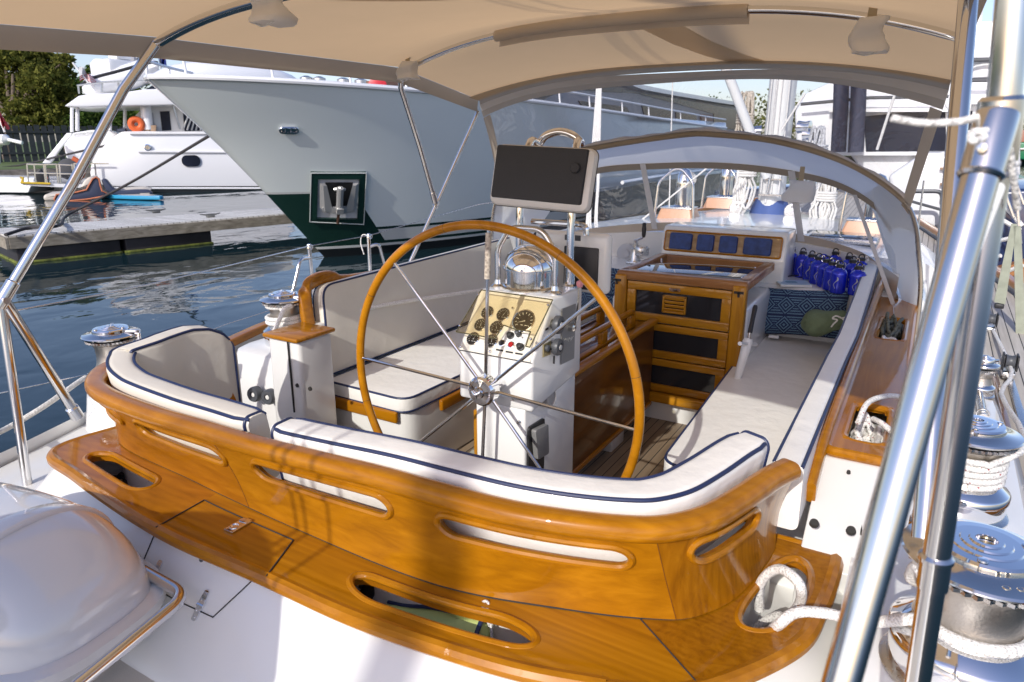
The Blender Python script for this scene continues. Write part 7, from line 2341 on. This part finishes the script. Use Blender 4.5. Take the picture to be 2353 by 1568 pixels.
# ================================================================== WHITE MOTOR YACHT (far left)
MA = pz(300, 445, 0); Mh = (pz(590, 437, 0) - MA); Mh.normalize(); Mn = V((Mh.y, -Mh.x, 0))
def mp(x, y, off=0.0):
    r = ray(x, y); return CAM + r * ((MA + Mn * off - CAM).dot(Mn) / r.dot(Mn))
def mpoly(pts, off=0.0): return [mp(*c7(x, y), off) for x, y in pts]
my = thing('white_motor_yacht', MA, 'white motor yacht with open aft deck moored at the far shore, stern to the left', 'motor yacht')
ext = mp(760, 300) - mp(640, 300)
mb = MB()
hp = mpoly([(1010, 755), (1200, 752), (1440, 757)]) + [mp(640, 303), mp(700, 430)] + mpoly([(1440, 1240), (1100, 1235), (900, 1215), (800, 1190), (748, 1120), (755, 1040), (790, 970), (850, 890), (930, 810)])
mb.prism(hp, -Mn * 6.0, r=.12); mb.build('hull', WHT, my)
mb = MB(); mb.prism([mp(*c7(930, 1212), .06), mp(660, 428, .06), mp(690, 443, .06), mp(*c7(900, 1262), .06)], -Mn * 5.6); mb.build('boot_stripe', BLKH, my)
mb = MB(); mb.tube([mp(*c7(905, 1228), .09), mp(660, 433, .09)], .05, 6); mb.tube([mp(*c7(1150, 922), .05), mp(620, 350, .05)], .06, 6); mb.tube([mp(*c7(1080, 770), .05), mp(640, 306, .05)], .07, 6); mb.build('rub_strake', WHT, my)
# transom, side stairs and swim platform
mb = MB(); mb.prism(mpoly([(530, 870), (610, 765), (760, 742), (920, 745), (985, 770), (850, 900), (770, 1010), (560, 1010)], -2.0), -Mn * 3.0, r=.08); mb.build('transom', WHT, my)
mb = MB(); mb.prism(mpoly([(350, 1020), (555, 768), (610, 765), (500, 900), (420, 1020)], -4.4), -Mn * .6, r=.04); mb.build('boarding_stairs', WHT, my)
mb = MB(); mb.prism(mpoly([(170, 1185), (690, 1195), (720, 1225), (560, 1222), (200, 1205)], .2), -Mn * 5.5); sp_ = mb.build('swim_platform', WHT, my)
mb = MB(); mb.tube(mpoly([(170, 1182), (420, 1190)], .25), .05, 6); mb.tube(mpoly([(168, 1140), (190, 1138), (186, 1182)], .2), .06, 6); mb.build('yellow_edge', mat('safety_yellow', (.62, .42, .03), .6), sp_)
# lettering on the transom
cu = bpy.data.curves.new('txt', 'FONT'); cu.body = 'Summertime'; cu.size = .52; cu.shear = .25
to = bpy.data.objects.new('tmp_txt', cu); COL.objects.link(to); bpy.context.view_layer.update(); me = to.to_mesh()
q0, q1 = mp(*c7(590, 790), -1.96), mp(*c7(800, 772), -1.96)
ue = (q1 - q0).normalized(); we = V((0, 0, 1))
mb = MB(); xs = [v.co.x for v in me.vertices]; sc_ = (q1 - q0).length / max(xs)
mb.add([q0 + ue * (v.co.x * sc_) + we * (v.co.y * sc_ * .9) + Mn * .05 for v in me.vertices], [tuple(p.vertices) for p in me.polygons])
to.to_mesh_clear(); bpy.data.objects.remove(to)
mb.build('name_lettering', mat('letter_grey', (.16, .18, .20), .4), my, recalc=False)
# upper deck overhang and posts
mb = MB(); mb.prism(mpoly([(535, 545), (655, 458), (760, 440), (1000, 432), (1200, 404), (1440, 398)], .3) + [mp(560, 205, .3), mp(560, 240, .3)] + mpoly([(1440, 535), (900, 545), (680, 556)], .3), -Mn * 6.2, r=.06); mb.build('upper_deck', WHT, my)
mb = MB()
for x, y0, y1, off in ((645, 545, 750, -.2), (915, 535, 745, -.2), (600, 548, 760, -4.8), (1040, 540, 750, -4.8)): mb.tube(mpoly([(x, y0), (x, y1)], off), .085, 10)
mb.build('deck_post', WHT, my, split=True)
mb = MB(); cab = mpoly([(1015, 735), (1170, 580), (1170, 530), (1440, 525)], -.9) + [mp(640, 235, -.9), mp(640, 306, -.9)] + mpoly([(1440, 760), (1015, 760)], -.9); mb.prism(cab, -Mn * 4.2); mb.build('cabin', mat('cabin_cream', (.66, .65, .62), .4), my)
mb = MB(); mb.prism(mpoly([(1330, 588), (1410, 585), (1428, 745), (1350, 748)], -.87), -Mn * .04); mb.prism([mp(420, 258, -.87), mp(452, 255, -.87), mp(470, 300, -.87), mp(424, 302, -.87)], -Mn * .04); mb.build('cabin_window', DKGL, my, split=True)
mb = MB(); mb.prism(mpoly([(1240, 600), (1275, 600), (1290, 745), (1250, 745)], -.86), -Mn * .03); mb.build('cabin_door', mat('door_grey', (.40, .40, .42), .4), my)
mb = MB(); mb.tube(mpoly([(1210, 535), (1232, 740)], -.5), .25, 14); mb.build('exhaust_stack', WHT, my)
mb = MB(); mb.prism(mpoly([(1210, 408), (1290, 355), (1400, 345), (1420, 410)], -1.0), -Mn * 3); mb.build('bridge_window', DKGL, my)
mb = MB(); mb.tube(mpoly([(1440, 530), (1500, 740)], -.2) , .05, 6)
for k in range(5):
    a = mp(438 + 8 * k, 250, .02); b = mp(420 + 10 * k, 300, .02); mb.tube([a, b], .035, 6)
mb.build('side_stairs', SATIN, my)
for x, y, r_, m_ in ((1228, 888, .15, CHROME), (1600, 1000, .40, DKGL)):
    p = mp(*c7(x, y), .05) if x < 1300 else mp(439, 370, .05)
    mb = MB()
    if x < 1300: mb.lathe([(r_, -.02), (r_ * 1.1, .05), (r_ * .8, .06), (r_ * .7, -.02), (0, -.02)], p, 20, Mn)
    else: mb.prism([p + Mh * a + V((0, 0, b)) for a, b in rrect(.85, .55, .25)], Mn * .02)
    mb.build('porthole', m_, my)
mb = MB()
for a, b in zip([(650, 370), (850, 345), (985, 335)], [(660, 440), (850, 425), (990, 420)]): mb.tube(mpoly([a, b], .2), .04, 6)
mb.tube(mpoly([(640, 372), (860, 345), (1110, 335), (1300, 330)], .2), .04, 6); mb.build('upper_rail', SATIN, my)
mb = MB()
for x in (225, 285, 365, 378, 470, 490, 600, 612): mb.tube(mpoly([(x, 1025), (x + 14, 1185)], .2), .035, 6)
for a, b in (((222, 1025), (360, 1030)), ((365, 1028), (475, 1028)), ((480, 1030), (600, 1035)), ((612, 1022), (905, 1022)), ((225, 1098), (600, 1108)), ((790, 1022), (800, 1120))): mb.tube(mpoly([a, b], .2), .035, 6)
mb.build('stern_rail', STEEL, my)
# gear on the yacht: own things
def mthing(name, label, cat, pts, off, depth, m, r=.0):
    mb = MB(); mb.prism(mpoly(pts, off), -Mn * depth, r=r); return tag(mb.build(name, m), label, cat)
DGC = mat('charcoal_cover_cloth', (.075, .075, .08), .8)
tt = thing('towable_ring', mp(*c7(585, 1075), -.4), 'round charcoal covered float standing on the swim platform', 'float')
mb = MB(); cc_ = mp(*c7(578, 1070), -.5); rr = .0276 * 0 + (mp(*c7(680, 1070), -.5) - cc_).length
mb.lathe([(0, .22), (rr * .6, .22), (rr * .92, .14), (rr, 0), (rr * .92, -.14), (0, -.2)], cc_, 32, Mn); mb.build('cover', DGC, tt)
mb = MB(); mb.tube([cc_ + Mh * (math.cos(q) * rr) + V((0, 0, math.sin(q) * rr)) for q in [-1.1 + 2.3 * k / 16 for k in range(17)]], .16, 8); mb.build('coloured_rim', mat('red_yellow_rim', (.60, .12, .04), .6, var=.8, vscale=1.2), tt)
mthing('gear_bag', 'black equipment bags heaped behind the stern rail of the white yacht', 'bag', [(290, 1100), (340, 1060), (380, 1120), (385, 1185), (310, 1188), (285, 1150)], -.3, 1.0, BLACK, .05)
lr = mp(*c7(1135, 695), -.3)
mb = MB(); rr = (mp(*c7(1180, 695), -.3) - lr).length
mb.tube([lr + Mh * (math.cos(q) * rr) + V((0, 0, math.sin(q) * rr)) for q in [2 * PI * k / 28 for k in range(28)]], .15, 10, closed=True)
tag(mb.build('life_ring', mat('life_ring_orange', (.70, .13, .03), .5)), 'orange life ring hung on the aft deck of the white yacht', 'life ring')
for k, (x, lab) in enumerate(((1005, 'dark cushion seat at the aft edge of the motor yacht deck'), (1110, 'dark cushion seat below the life ring'), )): mthing('deck_bench', lab, 'seat', [(x - 38, 735), (x + 38, 728), (x + 42, 755), (x - 40, 758)], -.3, .8, mat('seat_navy', (.06, .07, .10), .8) if 'seat_navy' not in bpy.data.materials else bpy.data.materials['seat_navy'], .03)
for k, (x, lab) in enumerate(((1222, 'tan deck chair right of the life ring'), (1275, 'tan deck chair beside the cabin door of the white yacht'))):
    mthing('deck_chair', lab, 'chair', [(x - 24, 705), (x + 26, 702), (x + 24, 758), (x - 22, 760)], -.3, .5, mat('chair_tan', (.36, .24, .15), .7) if 'chair_tan' not in bpy.data.materials else bpy.data.materials['chair_tan'], .02)
t = thing('tender', mp(*c7(900, 360), -1), 'white inflatable tender with black band carried on the upper deck', 'boat')
mb = MB(); rings = []
tl, tr = mp(*c7(690, 395), -1.5), mp(*c7(1330, 265), -1.5)
for k in range(13):
    f = k / 12; c = tl.lerp(tr, f) + V((0, 0, .25 * f * f))
    r = .62 * (1 - abs(2 * f - 1.0) ** 6 * .6)
    rings.append([c + Mn * (math.cos(q) * .95) * min(1, .35 + f * 4) + V((0, 0, math.sin(q) * r)) for q in [2 * PI * j / 18 for j in range(18)]])
mb.loft(rings); mb.build('tube', WHT, t)
mb = MB(); mb.tube([r[1].lerp(r[2], .4) for r in rings], .09, 8); mb.build('black_band', BLACK, t)
mb = MB(); a = mp(*c7(960, 255), -1.6); mb.box(a, (1.3, 1.3, 1.1), .2); mb.box(a + V((.2, .2, .7)), (.8, .8, .4), .15); mb.lathe([(.5, 0), (.5, .5), (.3, .7), (0, .72)], mp(*c7(860, 285), -1.6), 18); mb.build('console', WHT, t)
mb = MB(); mb.tube([mp(*c7(990, 210), -1.8), mp(*c7(970, 80), -1.8)], .07, 8); mb.tube([mp(*c7(1125, 240), -3), mp(*c7(1110, 60), -3)], .25, 10); tag(mb.build('mast_pole', mat('mast_grey', (.30, .30, .32), .5)), 'grey radio mast and pole rising above the upper deck of the white yacht', 'mast')
# flag
def flag(label, staff, quad, kind):
    t = thing('flag', mp(*c7(*staff[1]), -.4), label, 'flag')
    mb = MB(); mb.tube([mp(*c7(*staff[0]), -.4), mp(*c7(*staff[1]), -.4)], .045, 8); mb.build('staff', WHT, t)
    A, B, C, D = [mp(*c7(*q), -.4) for q in quad]
    def fp(u, v): return A.lerp(B, u).lerp(D.lerp(C, u), v) + Mn * (.16 * math.sin(u * 9 + v * 2)) + V((0, 0, .10 * math.sin(u * 6)))
    if kind == 'stripes':
        mats_ = [mat('flag_red', (.45, .015, .025), .8), mat('flag_white', (.75, .74, .74), .8), mat('flag_blue', (.02, .03, .13), .8)]
        mb = MB()
        for j in range(13):
            for i in range(20):
                m = 2 if (i < 8 and j < 7) else j % 2
                mb.add([fp(i / 20, j / 13), fp((i + 1) / 20, j / 13), fp((i + 1) / 20, (j + 1) / 13), fp(i / 20, (j + 1) / 13)], [(0, 1, 2, 3)], m)
        for j in range(5):
            for i in range(6):
                c = fp((i + .75) / 17, (j + .7) / 10.4); e = .055
                mb.add([c + Mn * .02 + Mh * -e + V((0, 0, -e)), c + Mn * .02 + Mh * e + V((0, 0, -e)), c + Mn * .02 + Mh * e + V((0, 0, e)), c + Mn * .02 + Mh * -e + V((0, 0, e))], [(0, 1, 2, 3)], 1)
        mb.build('cloth', mats_, t, recalc=False)
    else:
        mb = MB(); mb.grid([[fp(i / 12, j / 8) for j in range(9)] for i in range(13)])
        mb.build('cloth', mat('flag_' + kind, {'blue': (.02, .04, .26), 'red': (.40, .02, .03)}[kind], .8), t, recalc=False)
        mb = MB(); mb.grid([[fp(.5 + i / 20, j / 12) + Mn * .03 for j in range(5)] for i in range(5)]); mb.build('canton', mat('flag_canton_' + kind, {'blue': (.5, .03, .04), 'red': (.03, .05, .25)}[kind], .8), t, recalc=False)
flag('striped red and white flag with blue star field on the white yacht stern', [(605, 180), (790, 420)], [(668, 235), (712, 255), (800, 325), (660, 345)][0:1] + [(745, 268), (800, 330), (668, 340)], 'stripes')
flag('blue flag with red mark hanging on a pole above the grey bow', [(1338, 90), (1338, 235)], [(1345, 105), (1375, 110), (1390, 220), (1345, 215)], 'blue')
flag('small blue flag left of the flag pole above the grey bow', [(1338, 95), (1338, 232)], [(1295, 100), (1328, 104), (1326, 180), (1318, 150)], 'blue')
flag('red and blue flag hanging at the far left edge before the evergreen', [(-40, 560), (40, 760)], [(-10, 600), (20, 620), (75, 720), (30, 730)], 'red')

# inflatables floating by the yacht
def wpt(x, y, z=0.0): return pz(*c7(x, y), z)
t = thing('inflatable_slide', wpt(800, 1330), 'navy and cream inflatable water slide floating beside the white yacht', 'inflatable')
IO = -(MA - wpt(650, 1330)).dot(Mn)
CRM = mat('cream_inflatable', (.55, .50, .43), .5); NVY = mat('navy_inflatable', (.035, .045, .085), .5)
prof = [(450, 1320), (470, 1280), (560, 1275), (640, 1260), (720, 1240), (770, 1150), (800, 1135), (825, 1150), (835, 1200), (850, 1250), (900, 1275), (840, 1300), (720, 1320), (560, 1335), (470, 1340)]
mb = MB(); mb.prism(mpoly(prof, IO), -Mn * .5, r=.06); mb.build('side_tube', NVY, t)
mb = MB(); mb.prism(mpoly([(355, 1300), (380, 1275), (560, 1268), (660, 1240), (700, 1160), (740, 1132), (790, 1135), (760, 1200), (700, 1250), (560, 1290), (460, 1335), (370, 1335)], IO - .5), -Mn * 1.6, r=.1); mb.build('slide_bed', CRM, t)
mb = MB(); mb.prism(mpoly([(840, 1160), (860, 1145), (890, 1160), (940, 1225), (1000, 1250), (1130, 1240), (1230, 1240), (1270, 1262), (1270, 1298), (1150, 1300), (960, 1290), (880, 1250)], IO), -Mn * .5, r=.06); mb.build('side_tube', NVY, t)
mb = MB(); mb.prism(mpoly([(960, 1238), (1200, 1225), (1262, 1240), (1240, 1258), (1050, 1262)], IO - .5), -Mn * 1.4, r=.06); mb.build('slide_bed', CRM, t)
mb = MB(); pp_ = mpoly(prof, IO + .03); mb.tube(pp_, .035, 6, closed=True); mb.build('orange_seam', mat('orange_seam', (.55, .18, .08), .6), t)
mb = MB(); mb.prism([mp(*c7(x, y), IO + .02) for x, y in [(1165, 1270), (1245, 1267), (1247, 1283), (1167, 1286)]], Mn * .01); mb.build('logo_strip', CRM, t)
t = thing('paddleboard', wpt(1080, 1350), 'blue paddleboard floating in front of the inflatable slide', 'paddleboard')
a, b = wpt(830, 1305), wpt(1350, 1328); d = (b - a); L_ = d.length; d.normalize(); e = V((-d.y, d.x, 0))
ol = [(L_ * f, .45 * math.sin(PI * max(.02, min(.98, f)) ** .8) ** .5) for f in [k / 16 for k in range(17)]]
loop = [a + d * x + e * y for x, y in ol] + [a + d * x - e * y for x, y in ol[::-1]]
mb = MB(); mb.prism([p + V((0, 0, .02)) for p in loop], (0, 0, .17), r=.04); mb.build('board', mat('board_blue', (.03, .28, .48), .35), t)
mb = MB(); mb.prism([a + d * x + e * y * .8 + V((0, 0, .192)) for x, y in ol[4:15]] + [a + d * x - e * y * .8 + V((0, 0, .192)) for x, y in ol[4:15][::-1]], (0, 0, .006)); mb.build('deck_pad', CRM, t)
# line to the shore and small white stern at the far left
mb = MB(); mb.tube(smooth([mp(*c7(900, 868), -.3), mp(*c7(500, 960), -2), dpt(*c7(200, 1030), 40), dpt(*c7(-20, 1060), 40)], 5), .05, 6); tag(mb.build('stern_line', ROPED), 'dark stern line from the white yacht to the shore on the left', 'rope')
t = thing('small_boat', dpt(-15, 400, 37), 'white outboard boat partly in view at the left edge', 'boat')
mb = MB(); q = pz(-60, 445, 0); mb.prism([q + V((-2.5, -1.0, .05)), q + V((2.6, 1.2, .05)), q + V((2.8, 1.5, .75)), q + V((-2.5, -.6, .8))], (-.8, 1.6, 0), r=.06); mb.build('hull', WHT, t)
mb = MB(); o_ = dpt(*c7(60, 870), 45); mb.tube(smooth([o_ + V((-1.2, -.4, -1.5)), o_ + V((-.9, -.2, .1)), o_ + V((0, 0, .35)), o_ + V((.9, .5, .15))], 5), [.25] * 5 + [.35] * 6 + [.12] * 5, 10); mb.build('outboard_bracket', WHT, t)

# ================================================================== BOATS SEEN THROUGH THE WINDOWS AND AT THE RIGHT
ry = thing('white_yacht', (2, 16, 0), 'tall white yacht with black window band beyond the starboard bow', 'motor yacht')
pl15 = lambda pts, yy=15.0: [py(x, y, yy) for x, y in pts]
mb = MB(); mb.prism(pl15([(1825, 258), (1850, 215), (1905, 190), (2000, 170), (2190, 165), (2215, 50), (2330, 45), (2345, 350), (2345, 470), (2150, 470), (2000, 420), (1950, 352), (1830, 350)]), (0, 7, 0), r=.06); mb.build('superstructure', WHT, ry)
mb = MB(); mb.prism(pl15([(1985, 268), (2085, 258), (2172, 256), (2176, 350), (1990, 350)], 14.97), (0, .06, 0)); mb.prism(pl15([(2195, 255), (2235, 255), (2232, 350), (2192, 352)], 14.96), (0, .05, 0)); mb.build('window_band', DKGL, ry)
mb = MB()
for y_, x0_, x1_ in ((250, 1905, 2190), (350, 1905, 2240), (300, 2215, 2330), (232, 2215, 2330), (130, 2215, 2330)): mb.prism(pl15([(x0_, y_), (x1_, y_ - 2), (x1_, y_ + 7), (x0_, y_ + 8)], 14.8), (0, .3, 0))
mb.build('deck_edge', WHT, ry)
mb = MB(); mb.tube(pl15([(1840, 240), (2000, 225), (2180, 222)], 14.7), .03, 6); mb.tube(pl15([(2215, 138), (2330, 136)], 14.7), .035, 6); mb.tube(pl15([(2215, 185), (2330, 183)], 14.7), .035, 6); mb.build('railing', DGREY, ry)
mb = MB()
for x in (1932, 1972): mb.tube(pl15([(x + 2, 165), (x, 240), (x - 6, 350)], 14.4), .13, 12)
mb.build('dark_fender', mat('fender_cover', (.035, .040, .07), .8), ry, split=True)
mb = MB(); mb.tube(pl15([(2246, 60), (2252, 5)], 15.5), .06, 6); mb.build('antenna', WHT, ry); mb = MB(); mb.lathe([(.3, 0), (.34, .1), (.3, .3), (0, .42)], py(2262, 180, 15.2), 18); mb.build('radar_dome', WHT, ry)
# navy sailing hull ahead
ns = thing('navy_sailing_yacht', (-1, 13, 0), 'dark navy hull of a yacht seen low through the dodger windshield', 'sailboat')
mb = MB(); mb.prism([py(x, y, 13.5) for x, y in [(1640, 440), (1840, 428), (2035, 440), (2035, 520), (1640, 530)]], (0, 3, 0), r=.05); mb.build('hull', mat('navy_hull', (.012, .016, .040), .15, coat=.8), ns)
mb = MB(); mb.prism([py(x, y, 13.3) for x, y in [(1660, 494), (1850, 490), (2035, 497), (2035, 505), (1660, 502)]], (0, .3, 0)); mb.build('white_stripe', WHT, ns)
# neighbouring white cockpit to starboard
nb = thing('white_cruiser', (2.5, 12, 0), 'white cruiser hull and steps just ahead to starboard', 'boat')
mb = MB(); mb.prism([py(x, y, 12.6) for x, y in [(2040, 405), (2120, 352), (2185, 352), (2235, 380), (2240, 530), (2060, 520)]], (0, 5, 0), r=.08); mb.build('hull', WHT, nb)
mb = MB()
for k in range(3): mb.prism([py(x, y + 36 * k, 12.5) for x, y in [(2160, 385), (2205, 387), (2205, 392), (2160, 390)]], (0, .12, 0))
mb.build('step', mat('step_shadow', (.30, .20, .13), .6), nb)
mb = MB(); mb.tube(fillet([py(2090, 440, 12.0), py(2165, 440, 12.0), py(2165, 470, 12.0)], .1, 5), .03, 8); mb.tube([py(2090, 462, 12.0), py(2190, 490, 12.0)], .02, 6); mb.build('guard_rail', DGREY, nb)
gb = thing('green_boat', (6, 30, 0), 'green hulled boat at the far right edge beyond the steel tubes', 'boat')
mb = MB(); mb.prism([py(x, y, 30) for x, y in [(2305, 328), (2460, 326), (2460, 372), (2320, 366)]], (0, 4, 0), r=.05); mb.build('hull', mat('boat_green', (.01, .17, .07), .3, coat=.5), gb)
mb = MB(); mb.prism([py(x, y, 29.9) for x, y in [(2305, 341), (2460, 339), (2460, 342), (2305, 344)]], (0, .1, 0)); mb.build('stripe', WHT, gb)
mb = MB(); mb.prism([py(x, y, 31) for x, y in [(2325, 300), (2370, 298), (2370, 328), (2325, 328)]], (0, 2, 0), r=.05); mb.build('cabin', mat('cabin_brick', (.36, .15, .10), .6), gb)
# rigging, fenders and straps at the right edge
STR = mat('weathered_strap', (.30, .32, .25), .9, bump=.5, bscale=200, bdist=.003, var=.2, vscale=12)
for lab, q in (('inner weathered green webbing strap hanging at the right edge', [(2324, 515), (2337, 515), (2310, 700), (2284, 694)]), ('outer weathered green webbing strap hanging at the right edge', [(2329, 520), (2346, 520), (2358, 770), (2334, 768)])):
    mb = MB(); mb.prism([py(x, y, 5.25) for x, y in q], (0, .012, 0)); tag(mb.build('webbing_strap', STR), lab, 'strap')
for x, y, lab in ((2296, 703, 'small dark buckle at the foot of the inner webbing strap'), (2345, 775, 'small dark buckle at the foot of the outer webbing strap')):
    mb = MB(); mb.box(py(x, y, 5.25), (.05, .05, .03), .006); tag(mb.build('strap_buckle', BLACK), lab, 'buckle')
dh = thing('dark_blue_boat', (2, 9, 0), 'dark blue hulled sailboat with white ropes at the right edge', 'sailboat')
mb = MB(); mb.prism([py(x, y, 9.5) for x, y in [(2246, 440), (2420, 430), (2420, 640), (2250, 610)]], (0, 4, 0), r=.05); mb.build('hull', mat('boat_dark_blue', (.015, .03, .09), .25, coat=.6), dh)
mb = MB()
for a, b in (((2240, 470), (2345, 530)), ((2245, 565), (2320, 548)), ((2230, 600), (2300, 588)), ((2262, 420), (2350, 520)), ((2275, 640), (2350, 610))): mb.tube([py(*a, 9.2), py(*b, 9.0)], .022, 7)
mb.build('fender_line', ROPEW, dh)
mb = MB(); mb.prism([py(x, y, 9.3) for x, y in [(2255, 628), (2360, 600), (2400, 690), (2262, 668)]], (0, .4, 0)); mb.build('cabin_side', mat('varnish_side', (.36, .15, .05), .4), dh)
mb = MB(); 
for a, b in (((2256, 300), (2330, 500)), ((2330, 380), (2345, 560)), ((2300, 330), (2353, 470))): mb.tube([py(*a, 9.0), py(*b, 9.0)], .016, 6)
mb.build('rigging', SATIN, dh)
# ================================================================== LIGHT, SKY, CAMERA
SUN_EL, SUN_AZ_TRAVEL = math.radians(31), math.radians(-1.0)     # light travels toward +Y (from astern)
sd = V((math.sin(SUN_AZ_TRAVEL) * math.cos(SUN_EL), math.cos(SUN_AZ_TRAVEL) * math.cos(SUN_EL), -math.sin(SUN_EL)))
ld = bpy.data.lights.new('sun', 'SUN'); ld.energy = 3.1; ld.angle = math.radians(.53); ld.color = (1.0, .965, .905)
lo = bpy.data.objects.new('sun', ld); COL.objects.link(lo); lo.rotation_euler = sd.to_track_quat('-Z', 'Y').to_euler(); lo.location = (0, -20, 20)
w = bpy.data.worlds.new('World'); scene.world = w; w.use_nodes = True
nt = w.node_tree; bg = nt.nodes['Background']
sky = nt.nodes.new('ShaderNodeTexSky'); sky.sky_type = 'NISHITA'; sky.sun_disc = False
sky.sun_elevation = SUN_EL
to_sun = -sd
sky.sun_rotation = math.atan2(to_sun.x, to_sun.y)
sky.air_density = 1.0; sky.dust_density = 1.2; sky.ozone_density = 1.5
tint = nt.nodes.new('ShaderNodeMixRGB'); tint.blend_type = 'MULTIPLY'; tint.inputs['Fac'].default_value = 1; tint.inputs['Color2'].default_value = (1.05, .98, 1.10, 1)
nt.links.new(sky.outputs[0], tint.inputs['Color1']); nt.links.new(tint.outputs[0], bg.inputs['Color']); bg.inputs['Strength'].default_value = .15
cam = bpy.data.cameras.new('camera'); cam.sensor_width = 36; cam.lens = 1681.0 / 2500 * 36; cam.clip_start = .02; cam.clip_end = 2000
co = bpy.data.objects.new('camera', cam); COL.objects.link(co)
co.location = CAM
M = Matrix((CR, CU, -CF)).transposed()
co.rotation_euler = M.to_euler()
cam.dof.use_dof = True; cam.dof.focus_distance = 2.7; cam.dof.aperture_fstop = 7
scene.camera = co
scene.view_settings.view_transform = 'Standard'; scene.view_settings.look = 'None'
scene.view_settings.exposure = .24; scene.view_settings.gamma = 1
scene.render.resolution_x = 1024; scene.render.resolution_y = 682
scene.cycles.max_bounces = 10; scene.cycles.transparent_max_bounces = 24; scene.cycles.glossy_bounces = 5
scene.cycles.use_denoising = True
scene.cycles.sample_clamp_indirect = 6
